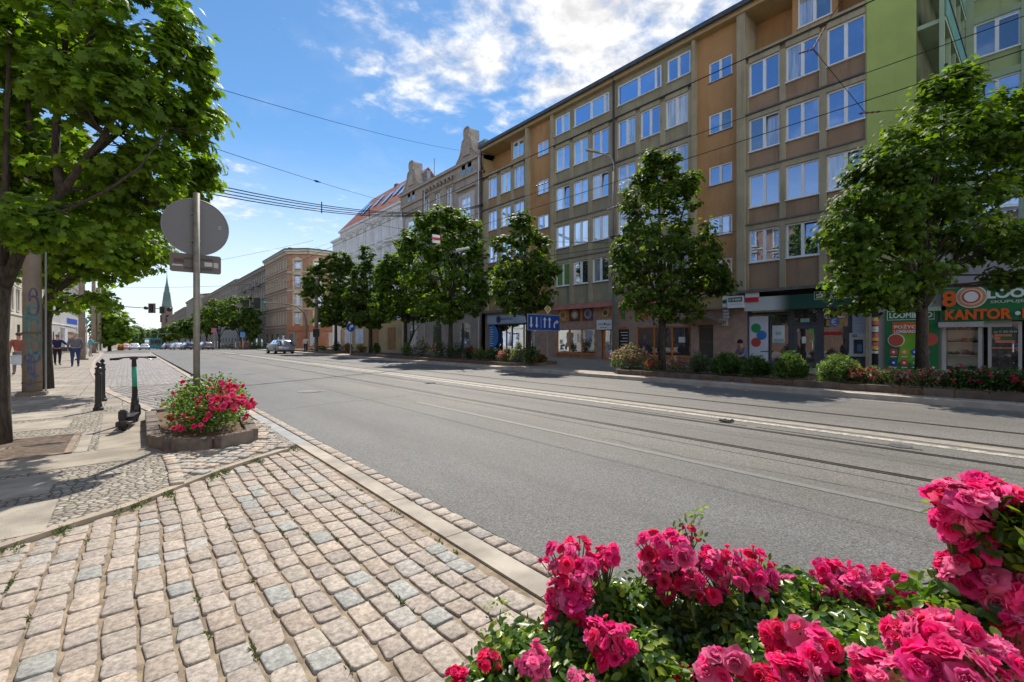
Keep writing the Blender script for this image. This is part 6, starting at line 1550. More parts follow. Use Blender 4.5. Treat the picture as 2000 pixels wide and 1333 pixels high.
g = MB(); g.tube([(p.x + .24, p.y + .02, .03), (p.x + .24, p.y + .02, 4.6)], .02, 8); g.build('cable_conduit', M('grey conduit', (.3, .31, .3), .5), tp1)
tram_pole('concrete tram pole just right of the walking man', 160, 32, .20, .14, 9.4, .34)
tram_pole('third concrete tram pole with dark lower part on the left pavement', 183, 48, .22, .15, 9.4, .4)
tram_pole('farthest concrete tram pole, at the left traffic light arm', 194, 60, .25, .16, 9.4, 0)
# lamp post on the far pavement
q = at(1202, 664, 22.4); lp = thing('street_lamp', 'tall lamp post with concrete foot and flat lamp before the olive block', 'street lamp', (q.x, q.y, .12))
zt2 = EYE + (664 - 570) / FPX * 22.4; 
g = MB(); g.tube([(q.x, q.y, .12), (q.x, q.y, zt2)], [.17, .15], 16); g.build('concrete_foot', M('lamp foot concrete', (.20, .18, .155), .9, .15, 3, .3, 40), lp, smooth=True)
zt3 = EYE + (664 - 335) / FPX * 22.4; q2 = at(1199, 664, 22.4)
g = MB(); g.tube([(q2.x, q2.y, zt2 - .1), (q2.x, q2.y, zt3)], [.075, .06], 12); g.build('pole', M('brown steel pole', (.16, .125, .10), .6, .2), lp, smooth=True)
g = MB(); a1 = at(1186, 304, 22.4); a2 = at(1166, 296, 22.6); g.tube(bezier(Vector((q2.x, q2.y, zt3 - .05)), Vector((q2.x, q2.y, zt3 + .75)), a1, 6) + [a2], .035, 8); g.build('arm', grey_metal, lp, smooth=True)
g = MB(); c1, c2 = at(1144, 292, 22.9), at(1172, 297, 22.6); d_ = (c2 - c1).normalized(); n_ = Vector((-d_.y, d_.x, 0)).normalized()
pts = [c1 - n_ * .12, c1 + n_ * .12, c2 + n_ * .16, c2 - n_ * .16]
i0 = [g.V(*(v + Vector((0, 0, .03)))) for v in pts] + [g.V(*(v - Vector((0, 0, .06)))) for v in pts]; g.f += [(0, 1, 2, 3), (7, 6, 5, 4)] + [(k, (k + 1) % 4, 4 + (k + 1) % 4, 4 + k) for k in range(4)]
g.build('lamp_head', M('lamp head grey', (.45, .46, .46), .4, .05), lp)
g = MB()
for py in (464, 480): c = at(1199, py, 22.4); g.box(c.x - .12, c.x + .12, c.y - .12, c.y + .12, c.z - .05, c.z + .05)
g.build('clamp', dark_metal, lp)
# small lamps among far trees
for px, py, z, lab in ((905, 487, 26, 'lamp head on arm over the broad light maple'), (765, 470, 30, 'slender lamp arm before the white tenement')):
    b = at(880 if px > 800 else 792, 664, 32.2 if px > 800 else 37.3); t = thing('street_lamp', lab, 'street lamp', (b.x, b.y, .1), group='lamps among the maples')
    c = at(px, py, z); e = at(px + 40, py + (22 if px < 800 else -6), z)
    g = MB(); g.tube([(b.x, b.y, .1), (b.x, b.y, c.z - .3), c], [.07, .05, .03], 8); g.build('pole', grey_metal, t); g = MB(); g.tube([at(px - 14, py + 3, z), at(px + 12, py - 2, z)], [.09, .07], 8); g.build('lamp_head', M('lamp head grey', (.45, .46, .46), .4), t)
# traffic lights
sig = M('signal housing', (.02, .022, .022), .6, .1); sback = M('signal backboard', (.16, .155, .15), .7, .1)
grn = M('lit green signal', (.05, .9, .45), .5, 0, emit=5.0)
z = 50; b = at(599, 664, z); t = thing('traffic_light', 'curved traffic light mast reaching left over the road with green lamp lit', 'traffic light', (b.x, b.y, 0))
g = MB(); g.tube([b * 1.0 - Vector((0, 0, EYE)), at(598, 630, z), at(594, 612, z), at(582, 600, z), at(565, 595, z), at(500, 590, z), at(478, 591, z)], [.12, .10, .09, .08, .07, .05, .05], 10); g.build('mast', M('mast grey brown', (.17, .15, .13), .6, .1), t, smooth=True)
def head(px0, py0, px1, py1, z, root, lit=None, back=False):
    c = at((px0 + px1) / 2, (py0 + py1) / 2, z); w = SC(px1 - px0, z) / 2 * .95; h = SC(py1 - py0, z) / 2
    d = Vector((-ST, -CT, 0)); r_ = Vector((CT, -ST, 0)); fr = lambda a, b_, zz: (c.x + r_.x * a + d.x * b_, c.y + r_.y * a + d.y * b_, c.z + zz)
    g = MB(fr); g.box(-w, w, -.03, .0, -h, h); hb = g.build('backboard', sback if back else M('white edge board', (.30, .30, .30), .6), root)
    g = MB(fr); g.box(-w * .85, w * .85, .001, .14, -h * .9, h * .9) if not back else g.box(-w * .4, w * .4, .001, .2, -h * .8, h * .8); g.build('housing', sig, hb)
    if not back:
        for k in range(3):
            zz = h * (.58 - .58 * k); on = lit == k; g = MB(fr); c0 = Vector(fr(0, .15, zz)); g.disc(c0, d, w * .45, .03, 14); g.build('lens', grn if on else M('dark lens', (.03, .02, .02), .3), hb)
            g = MB(fr); g.extr([(-w * .5, zz), (-w * .5, zz + w * .35), (0, zz + w * .55), (w * .5, zz + w * .35), (w * .5, zz)], .14, .24) if not on else g.box(-w * .5, w * .5, .14, .26, zz + w * .5, zz + w * .56); 
            if on: g.build('visor', sig, hb)
    return hb
head(474, 585, 488, 601, z, t, back=False); head(496, 581, 510, 605, z, t, lit=2)
g = MB(); c = at(515, 593, z - .3); g.disc(c, (ST, CT, 0), .2, .2, 14); g.build('side_signal', M('turquoise signal', (.02, .22, .16), .5), t)
z = 47; b = at(618, 664, z); t = thing('traffic_light', 'brown tram pole with a low green signal at the crossing', 'traffic light', (b.x, b.y, 0))
g = MB(); g.tube([(b.x, b.y, 0), (b.x, b.y, 7.8)], [.2, .14], 12); g.build('pole', M('brown steel pole', (.16, .125, .10), .6, .2), t, smooth=True)
head(611, 642, 625, 659, z - .4, t, lit=1)
z = 60; b = at(194, 664, z); t = thing('traffic_light', 'left traffic light arm over the road with two signals seen from behind', 'traffic light', (b.x, b.y, 0))
g = MB(); g.tube([at(190, 597, z), at(230, 598.5, z), at(284, 602, z), at(334, 604, z)], [.07, .06, .05, .05], 8); g.build('mast_arm', M('arm grey', (.25, .25, .26), .6), t, smooth=True)
head(289, 593, 304, 612, z - .2, t, back=True); head(311, 599, 325, 613, z - .2, t, back=True)
g = MB(); g.disc(at(285, 602, z), (ST, CT, 0), .22, .25, 14); g.disc(at(331, 605, z), (ST, CT, 0), .28, .25, 14); g.build('round_bracket', sig, t)
z = 135; t = thing('traffic_light', 'far traffic light gantry with a green lamp above the bus', 'traffic light', at(306, 664, z))
g = MB(); g.tube([at(308, 685, z), at(308, 654, z), at(312, 652.6, z), at(336, 652.6, z)], .12, 6); g.build('mast', M('arm grey', (.25, .25, .26), .6), t)
# lane sign on post
def plate_y(name, label, px, py, z, w, h, mat, cat='road sign', post_px=None, tilt=0.0):
    c = at(px, py, z); r = thing(name, label, cat, (c.x, c.y, .12)); return r, c
z = 23.6; ls, c = plate_y('road_sign', 'wide blue lane direction sign with five white arrows', 1063, 630.5, z, 0, 0, None)
SFr = lambda a, b_, zz: (c.x + a, c.y - b_, c.z + zz)      # faces -Y, a to the right
bl_ = M('sign blue', (.01, .055, .30), .4, .1, 2); sgw = M('sign white paint', (.62, .64, .66), .5, .04)
w, h = 1.13, .38
g = MB(SFr); g.box(-w - .04, w + .04, -.02, 0, -h - .04, h + .04); g.build('border', M('sign border', (.25, .3, .36), .5), ls)
g = MB(SFr); g.box(-w, w, .0, .012, -h, h); g.build('panel', bl_, ls)
def arrow(x, up):
    g = MB(SFr); s = 1 if up else -1
    g.box(x - .045, x + .045, .013, .018, min(-.27 * s, .14 * s), max(-.27 * s, .14 * s)); g.extr([(x - .12, .13 * s), (x + .12, .13 * s), (x, .29 * s)], .013, .0185); g.build('arrow', sgw, ls)
for x, up in ((-.93, 0), (-.55, 0), (.02, 1), (.37, 1)): arrow(x, up)
g = MB(SFr); g.box(-.27, -.22, .013, .018, -.3, .3); g.build('divider', M('divider pale blue', (.2, .3, .5), .5), ls)
g = MB(SFr); g.extr([(.68, -.27), (.77, -.27), (.77, -.08), (.83, 0), (.90, .0), (.90, -.07), (1.06, .05), (.90, .17), (.90, .09), (.80, .09), (.68, -.05)], .013, .018); g.build('arrow', sgw, ls)
pp = at(1044, 664, z + .1); g = MB(); g.tube([(pp.x, pp.y + .05, .12), (pp.x, pp.y + .05, c.z + .5)], .04, 10); g.build('post', grey_metal, ls, smooth=True)
z = 24.3; ys_, c = plate_y('road_sign', 'yellow diamond priority road sign above the lane sign', 1070, 604, z, 0, 0, None)
SFr = lambda a, b_, zz: (c.x + a, c.y - b_, c.z + zz)
g = MB(SFr); d_ = .27; g.extr([(-d_, 0), (0, -d_), (d_, 0), (0, d_)], -.01, .0); g.build('panel', sgw, ys_)
g = MB(SFr); d_ = .18; g.extr([(-d_, 0), (0, -d_), (d_, 0), (0, d_)], .001, .008); g.build('yellow_centre', M('sign yellow', (.62, .36, .02), .5, .06), ys_)
g = MB(); g.tube([(c.x, c.y + .05, .12), (c.x, c.y + .05, c.z + .2)], .035, 8); g.build('post', grey_metal, ys_)
z = 38; rb, c = plate_y('road_sign', 'round blue arrow sign on a thin post before the dark maples', 685, 640, z, 0, 0, None)
SFr = lambda a, b_, zz: (c.x + a, c.y - b_, c.z + zz)
g = MB(); g.disc((c.x, c.y, c.z), (0, 1, 0), .36, .02, 24); g.build('disc', bl_, rb)
g = MB(SFr); g.extr([(-.14, .03), (.02, .16), (-.06, .20), (.20, .22), (.18, -.02), (.13, .06), (-.02, -.06)], .012, .018); g.box(-.1, -.03, .012, .018, -.22, .05); g.build('arrow', sgw, rb)
g = MB(); g.tube([(c.x, c.y + .05, .12), (c.x, c.y + .05, c.z + .3)], .035, 8); g.build('post', grey_metal, rb)
# flag plate on the overhead wires
c = at(852, 467, 20); fp = thing('wire_sign', 'small white sign with a red bar hanging on the tram wires', 'sign', c)
SFr = lambda a, b_, zz: (c.x + a * .9 , c.y - b_ - a * .1, c.z + zz)
g = MB(SFr); g.box(-.2, .2, 0, .01, -.18, .18); g.build('panel', M('wire sign white', (.7, .7, .7), .5), fp); g = MB(SFr); g.box(-.2, .2, .011, .015, -.06, .06); g.build('red_bar', M('wire sign red', (.5, .02, .03), .5), fp)
# bus shelter and lantern, left
z = 40; 
s0_, s1_ = at(94, 664, 40), at(150, 664, 52); t = thing('bus_shelter', 'glass tram stop shelter with blue roof sign on the left pavement', 'shelter', (s0_.x, s0_.y, .03))
g = MB()
for q_ in (s0_, s1_, s0_ + Vector((-1.3, .2, 0)), s1_ + Vector((-1.3, .2, 0))): g.tube([(q_.x, q_.y, .03), (q_.x, q_.y, 2.9)], .05, 8)
g.tube([(s0_.x, s0_.y, 2.9), (s1_.x, s1_.y, 2.9)], .06, 8); g.build('frame', M('shelter frame', (.5, .5, .5), .5), t)
g = MB(); g.face([(s0_.x, s0_.y, 2.96), (s1_.x, s1_.y, 2.96), (s1_.x - 1.4, s1_.y, 3.0), (s0_.x - 1.4, s0_.y, 3.0)]); g.build('roof', M('shelter roof', (.55, .5, .42), .6), t)
g = MB(); a_, b_ = s0_.lerp(s1_, .55), s0_.lerp(s1_, .98); g.face([(a_.x + .07, a_.y, 3.1), (b_.x + .07, b_.y, 3.1), (b_.x + .07, b_.y, 3.7), (a_.x + .07, a_.y, 3.7)]); g.build('blue_sign', M('shelter blue', (.02, .08, .42), .5), t)
g = MB(); a_, b_ = s0_.lerp(s1_, .45), s0_.lerp(s1_, .62); g.box(min(a_.x, b_.x) - .1, max(a_.x, b_.x), a_.y, b_.y, .4, 2.6); g.build('poster_column', M('shelter pale poster', (.5, .53, .6), .6, .3, 1.5), t)
a_ = s0_.lerp(s1_, .75); g = MB(); g.box(a_.x - .8, a_.x + .3, a_.y, a_.y + .1, .8, 2.3); g.build('timetable', M('shelter poster', (.55, .38, .3), .7, .5, 3), t)
c = at(169, 664, 42); t = thing('lantern', 'slim lantern with turquoise head beside the second concrete pole', 'street lamp', (c.x, c.y, .03)); g = MB(); g.tube([(c.x, c.y, .03), (c.x, c.y, 2.9)], .05, 8); g.build('post', M('lantern post', (.5, .48, .44), .5), t); g = MB(); g.lathe([(.08, 2.9), (.24, 3.25), (.1, 3.4), (.02, 3.5)], 10, (c.x, c.y, 0)); g.build('lantern_head', M('lantern turquoise', (.1, .3, .3), .4), t)
for px, lab in ((192.5, 'left one of two white marker posts at the far bay end'), (199, 'right one of two white marker posts at the far bay end')):
    c = at(px, 664, 56); tag(MB().lathe([(.07, 0), (.07, .85), (.04, .95), (.02, .97)], 10, (c.x, c.y, .0)).build('marker_post', M('marker white', (.6, .6, .58), .5)), lab, 'post', 'white marker posts')
# litter bin and bench beside the walkers
c = at(129, 664, 36.5); t = thing('bench', 'dark bench behind the two walking people', 'bench', (c.x, c.y, .03)); g = MB(); g.box(c.x - .9, c.x + .5, c.y, c.y + .45, .42, .48); g.build('seat', dark_metal, t); g = MB(); g.box(c.x - .9, c.x + .5, c.y + .45, c.y + .5, .5, .85); g.build('backrest', dark_metal, t)
for dx in (-.85, .42): g = MB(); g.box(c.x + dx, c.x + dx + .06, c.y, c.y + .45, .03, .42); g.build('leg', dark_metal, t)

# ------------------------------------------------------------------ overhead wires
wire_m = M('overhead wire', (.025, .025, .027), 1.0, .1, spec=0.0)
def wire(label, a, b, sag=.3, r=.012, n=24, group=None, name='overhead_wire'):
    a, b = Vector(a), Vector(b); pts = [a.lerp(b, i / n) - Vector((0, 0, sag * 4 * (i / n) * (1 - i / n))) for i in range(n + 1)]
    return tag(MB().tube(pts, r, 5).build(name, wire_m, smooth=True), label, 'wire', group)
CW = 'tram contact wires over the rails'
wire('contact wire over the nearer tram track', (7.0, -14, 5.62), (7.0, 150, 5.62), 0, .008, group=CW)
wire('contact wire over the farther tram track', (9.8, -14, 5.60), (9.8, 150, 5.60), 0, .008, group=CW)
wire('carrier wire just above the farther contact wire', (9.8, -14, 6.08), (9.8, 150, 6.08), 0, .007, group=CW)
SW = 'span wires across the street'
P0 = at(65, 664, 11.6)
wire('topmost span wire running to the big curved gable', (P0.x, P0.y, 9.3), fc(897, 294), .35, .011, group=SW)
wire('span wire with one insulator running to the red roofed house', (P0.x, P0.y, 7.9), fc(790, 402), .25, .012, group=SW)
a, b = Vector((P0.x, P0.y, 7.9)), fc(790, 402)
i_ = a.lerp(b, .42) - Vector((0, 0, .24)); tt = (b - a).normalized()
tag(MB().tube([i_ - tt * .45, i_ - tt * .25, i_ - tt * .1, i_ + tt * .1, i_ + tt * .25, i_ + tt * .6], [.02, .04, .06, .06, .04, .02], 8).build('insulator', wire_m), 'dark insulator on the second span wire from the top', 'insulator')
E_ = fc(943, 402)
for k, (dz, dd) in enumerate(((0, 0), (.12, .10), (.26, .0), (.38, .12))):
    wire(['lowest', 'second lowest', 'second highest', 'highest'][k] + ' strand of the black cable bundle across the street', (P0.x + dd, P0.y, 6.15 + dz), E_ + Vector((0, 0, dz * .4)), 1.25, .019, group='strands of the cable bundle')
for k, f_ in enumerate((.34, .46, .57)):
    c = Vector((P0.x, P0.y, 6.15)).lerp(E_, f_) - Vector((0, 0, 1.25 * 4 * f_ * (1 - f_)))
    tag(MB().tube([c - Vector((0, 0, .08)), c + Vector((0, 0, .45))], .025, 6).build('cable_spacer', dark_metal), ['spacer clip', 'middle spacer clip', 'right spacer clip'][k] + ' on the black cable bundle, counted from the left maple', 'clip', 'clips on the cable bundle')
for k, (pa, za, pb, zb2, sg, lab) in enumerate((((430, 196), 30, (1000, 262), 34, .5, ''),)): pass
wire('thin span wire from the lamp post to the olive block', at(1200, 460, 22.4), fc(1440, 452), .1, .009, group=SW)
wire('thin wire from the lamp post across the road to the left', at(1200, 475, 22.4), at(700, 434, 28), .3, .010, group=SW)
wire('thin wire above the dark maples', at(1200, 482, 22.4), at(560, 536, 52), .6, .012, group=SW)
wire('thin wire crossing the sky above the spire', at(195, 560, 48), at(660, 540, 50), .5, .014, group=SW)
wire('lowest thin wire crossing the sky by the spire', at(195, 545, 60), at(612, 470, 66), .4, .016, group=SW)
wire('wire running from the white annex down to the crossing', fc(650, 472, 24), at(560, 498, 60), .2, .013, group=SW)
# pull-off bracket top right
pb = [at(1625, 30, 13.2), at(1588, 96, 13.2), at(1690, 221, 13.2), at(1775, 213, 13.4)]
t = thing('wire_bracket', 'triangular pull-off of the tram wires with insulators before the block', 'bracket', pb[1])
for a, b in zip(pb[:-1], pb[1:]): MB().tube([a, b], .009, 5).build('wire', wire_m, t)
ins = M('reddish insulator', (.10, .04, .035), .4, .2)
for a, b, f0, f1 in ((pb[0], pb[1], .35, .98), (pb[1], pb[2], .0, .10), (pb[2], pb[3], -.15, .35), (pb[1], at(1540, 112, 13.2), 0, .6)):
    g = MB(); n = 8; g.tube([a.lerp(b, f0 + (f1 - f0) * i / n) for i in range(n + 1)], [.012 if i % 2 == 0 else .034 for i in range(n + 1)], 8); g.build('insulator', ins, t)
wire('pull-off wire vanishing into the right maple', pb[3], at(2050, 150, 14), .1, .008, group=SW); wire('wire from the pull-off toward the upper right', pb[0], at(1720, -120, 13), .05, .008, group=SW)
for px, py, z in ((1045, 365, 21), (1185, 410, 20.6)):
    g = MB(); c = at(px, py, z); n = 9; e = at(px + 26, py - 9, z - .2); g.tube([c.lerp(e, i / n) for i in range(n + 1)], [.012 if i % 2 == 0 else .035 for i in range(n + 1)], 6)
    tag(g.build('insulator', dark_metal), 'dark insulator on the wires before the ' + ('ochre stair strip' if px < 1100 else 'lamp post'), 'insulator', 'insulators on the wires')

# ------------------------------------------------------------------ people
skin = M('skin', (.45, .25, .17), .6, .05)
def skinmesh(nodes, edges, name, mat, parent, sub=2):
    me = bpy.data.meshes.new(name); me.from_pydata([n[0] for n in nodes], edges, [])
    ob = bpy.data.objects.new(name, me); COL.objects.link(ob); md = ob.modifiers.new('s', 'SKIN'); md.use_smooth_shade = True
    for i, n in enumerate(nodes):
        r = n[1] if isinstance(n[1], tuple) else (n[1], n[1]); me.skin_vertices[0].data[i].radius = r
    me.skin_vertices[0].data[0].use_root = True
    s = ob.modifiers.new('d', 'SUBSURF'); s.levels = sub; s.render_levels = sub
    dg = bpy.context.evaluated_depsgraph_get(); m2 = bpy.data.meshes.new_from_object(ob.evaluated_get(dg)); m2.name = name
    bpy.data.objects.remove(ob); bpy.data.meshes.remove(me); m2.materials.clear(); m2.materials.append(mat)
    o = bpy.data.objects.new(name, m2); COL.objects.link(o); o.parent = parent; WL[o.name] = WL[parent.name]; return o
def person(label, loc, rz, H=1.72, top=(.05, .06, .12), legs=(.03, .04, .08), hair=(.35, .3, .25), stride=.12, build_=1.0, arms='down', head_dx=0, shoes=(.02, .02, .02), extra=None):
    r = thing('person', label, 'person', loc, rz); k = H / 1.72; b = build_
    def S(x, y, z): return (x * k, y * k, z * k)
    J = dict(pel=S(0, 0, .95), wai=S(0, .0, 1.10), che=S(0, .02, 1.30), nck=S(0, .03, 1.47), hd0=S(head_dx, .05, 1.55), hd1=S(head_dx, .05, 1.66),
             sl=S(-.19, .02, 1.41), el=S(-.27, -.02, 1.14), wl=S(-.26, .08, .90), hl=S(-.26, .10, .80), sr=S(.19, .02, 1.41), er=S(.27, -.02, 1.14), wr=S(.26, .06, .90), hr=S(.26, .08, .80),
             tl=S(-.10, 0, .88), kl=S(-.11, stride * .6, .50), al=S(-.11, stride, .09), fl_=S(-.12, stride + .14, .04), tr=S(.10, 0, .88), kr=S(.11, -stride * .2, .50), ar=S(.11, -stride, .09), fr=S(.12, -stride + .14, .04))
    if arms == 'out': J['er'] = S(.34, .12, 1.2); J['wr'] = S(.40, .36, 1.18); J['hr'] = S(.42, .44, 1.18)
    if arms == 'hips': J['er'] = S(.36, -.04, 1.15); J['wr'] = S(.22, .10, 1.02); J['hr'] = S(.18, .14, .99); J['el'] = S(-.36, -.04, 1.15); J['wl'] = S(-.22, .10, 1.02); J['hl'] = S(-.18, .14, .99)
    def mk(keys, rad, edges, name, mat): 
        return skinmesh([(J[q], (rad[q][0] * k, rad[q][1] * k) if isinstance(rad[q], tuple) else rad[q] * k) for q in keys], [(keys.index(a), keys.index(c)) for a, c in edges], name, mat, r)
    rad = dict(pel=(.14 * b, .10 * b), wai=(.135 * b, .10 * b), che=(.15 * b, .11 * b), nck=.055, hd0=.075, hd1=(.08, .095), sl=.06, el=.042, wl=.03, hl=.035, sr=.06, er=.042, wr=.03, hr=.035, tl=.085 * b, kl=.058, al=.04, fl_=.035, tr=.085 * b, kr=.058, ar=.04, fr=.035)
    keys = list(J); ed = [('pel', 'wai'), ('wai', 'che'), ('che', 'nck'), ('nck', 'hd0'), ('hd0', 'hd1'), ('che', 'sl'), ('sl', 'el'), ('el', 'wl'), ('wl', 'hl'), ('che', 'sr'), ('sr', 'er'), ('er', 'wr'), ('wr', 'hr'), ('pel', 'tl'), ('tl', 'kl'), ('kl', 'al'), ('al', 'fl_'), ('pel', 'tr'), ('tr', 'kr'), ('kr', 'ar'), ('ar', 'fr')]
    mk(keys, {q: (tuple(v * .86 for v in rad[q]) if isinstance(rad[q], tuple) else rad[q] * (.86 if q not in ('hd0', 'hd1', 'hl', 'hr', 'nck') else 1)) for q in rad}, ed, 'body', skin)
    jk = ['pel', 'wai', 'che', 'sl', 'el', 'wl', 'sr', 'er', 'wr']; mk(jk, {q: (tuple(v * 1.16 for v in rad[q]) if isinstance(rad[q], tuple) else rad[q] * 1.35) for q in jk}, [e for e in ed if e[0] in jk and e[1] in jk], 'jacket', M('cloth' + str(top), top, .9, .15, 14))
    lk = ['pel', 'tl', 'kl', 'al', 'tr', 'kr', 'ar']; mk(lk, {q: (tuple(v * 1.08 for v in rad[q]) if isinstance(rad[q], tuple) else rad[q] * 1.2) for q in lk}, [e for e in ed if e[0] in lk and e[1] in lk], 'trousers', M('cloth' + str(legs), legs, .9, .15, 14))
    for a_, f_ in (('al', 'fl_'), ('ar', 'fr')): skinmesh([(J[a_], .052 * k), (J[f_], (.05 * k, .04 * k))], [(0, 1)], 'shoe', M('shoe' + str(shoes), shoes, .6), r)
    hc = Vector(J['hd1']); g = MB()
    prof = [(.001, -.02)] + [(.098 * k * math.sin(a * math.pi / 10), .03 - .095 * k * math.cos(a * math.pi / 10)) for a in range(3, 10)] + [(.001, .128 * k)]
    g.lathe(prof, 12, (hc.x, hc.y - .018, hc.z)); local(g, 'hair', M('hair' + str(hair), hair, .9, .2, 60), r, smooth=True)
    return r
q = at(146, 664, 22.6 + 1.0); pz_ = .034
def foot_at(px, py): v = gr(px, py, .034); return (v.x, v.y, .034)
person('man walking away in grey checked shirt and blue jeans', foot_at(147, 717), .12, 1.76, top=(.12, .125, .15), legs=(.03, .05, .14), hair=(.42, .38, .33), build_=1.25, arms='down', stride=.02)
person('woman walking away in navy jacket and dark trousers beside the man', foot_at(112, 714), -.2, 1.66, top=(.012, .016, .06), legs=(.015, .015, .025), hair=(.22, .10, .05), build_=1.05, arms='out', stride=.06)
v = foot_at(176, 697); person('person in a turquoise top half hidden by the concrete pole', v, -1.2, 1.68, top=(.10, .35, .45), legs=(.35, .34, .36), hair=(.3, .12, .06), arms='out')
v = foot_at(37, 733); pr_ = person('person with a pale bag behind the graffiti pole, mostly hidden', v, .3, 1.66, top=(.30, .09, .07), legs=(.20, .20, .19), hair=(.1, .07, .05), stride=.15)
g = MB(); g.box(v[0] - .20, v[0] + .12, v[1] - .25, v[1] - .02, .45, .85); tag(g.build('shopping_bag', M('bag pale blue', (.45, .52, .58), .6, .2), bevel=.04), 'pale blue shopping bag held by the person behind the graffiti pole', 'bag')
v = at(597, 664, 49.4); person('person in white top and dark trousers waiting at the curved mast', (v.x, v.y, .02), 2.6, 1.74, top=(.45, .46, .48), legs=(.02, .022, .03), hair=(.05, .04, .03))
def seated(label, px, X):
    q, z = foot(px, X, .12); r = thing('person', label, 'person', (q.x, q.y, .12), R(60))
    N_ = [((0, 0, .52), (.15, .12)), ((0, .02, .70), (.14, .1)), ((0, .08, .92), (.15, .11)), ((0, .13, 1.05), .055), ((0, .17, 1.13), .075), ((0, .18, 1.22), (.08, .09)), ((-.18, .08, 1.0), .055), ((-.22, .2, .76), .04), ((-.1, .38, .66), .03), ((.18, .08, 1.0), .055), ((.22, .2, .76), .04), ((.1, .38, .66), .03), ((-.1, .2, .52), .08), ((-.12, .45, .50), .06), ((-.12, .45, .08), .045), ((-.12, .58, .04), .04), ((.1, .2, .52), .08), ((.12, .45, .5), .06), ((.12, .45, .08), .045), ((.12, .58, .04), .04)]
    ed = [(0, 1), (1, 2), (2, 3), (3, 4), (4, 5), (2, 6), (6, 7), (7, 8), (2, 9), (9, 10), (10, 11), (0, 12), (12, 13), (13, 14), (14, 15), (0, 16), (16, 17), (17, 18), (18, 19)]
    skinmesh(N_, ed, 'body', skin, r)
    f_ = lambda ids, kk: [(N_[i][0], tuple(x * kk for x in N_[i][1]) if isinstance(N_[i][1], tuple) else N_[i][1] * kk) for i in ids]
    skinmesh(f_([0, 1, 2, 6, 7, 9, 10], 1.25), [(0, 1), (1, 2), (2, 3), (3, 4), (2, 5), (5, 6)], 'shirt', M('shirt blue grey', (.12, .16, .28), .9, .2, 20), r)
    skinmesh(f_([0, 12, 13, 14, 16, 17, 18], 1.2), [(0, 1), (1, 2), (2, 3), (0, 4), (4, 5), (5, 6)], 'trousers', M('dark trousers', (.03, .03, .05), .9), r)
    g = MB(); g.lathe([(.001, -.04)] + [(.105 * math.sin(a * math.pi / 10), .03 - .1 * math.cos(a * math.pi / 10)) for a in range(3, 10)] + [(.001, .135)], 12, (0, .16, 1.22)); local(g, 'hair', M('black hair', (.015, .012, .01), .8, .2, 60), r, smooth=True)
    t = thing('bench', 'low bench under the person sitting before the coloured circles banner', 'bench', (q.x, q.y, .12), R(60)); g = MB(); g.box(-.6, .6, -.2, .2, .36, .41); local(g, 'seat', M('bench wood', (.2, .12, .06), .7), t)
    for x in (-.5, .5): g = MB(); g.box(x - .04, x + .04, -.18, .18, 0, .36); local(g, 'leg', dark_metal, t)
seated('black haired person in blue grey shirt sitting behind the bushes', 1453, 17.9)

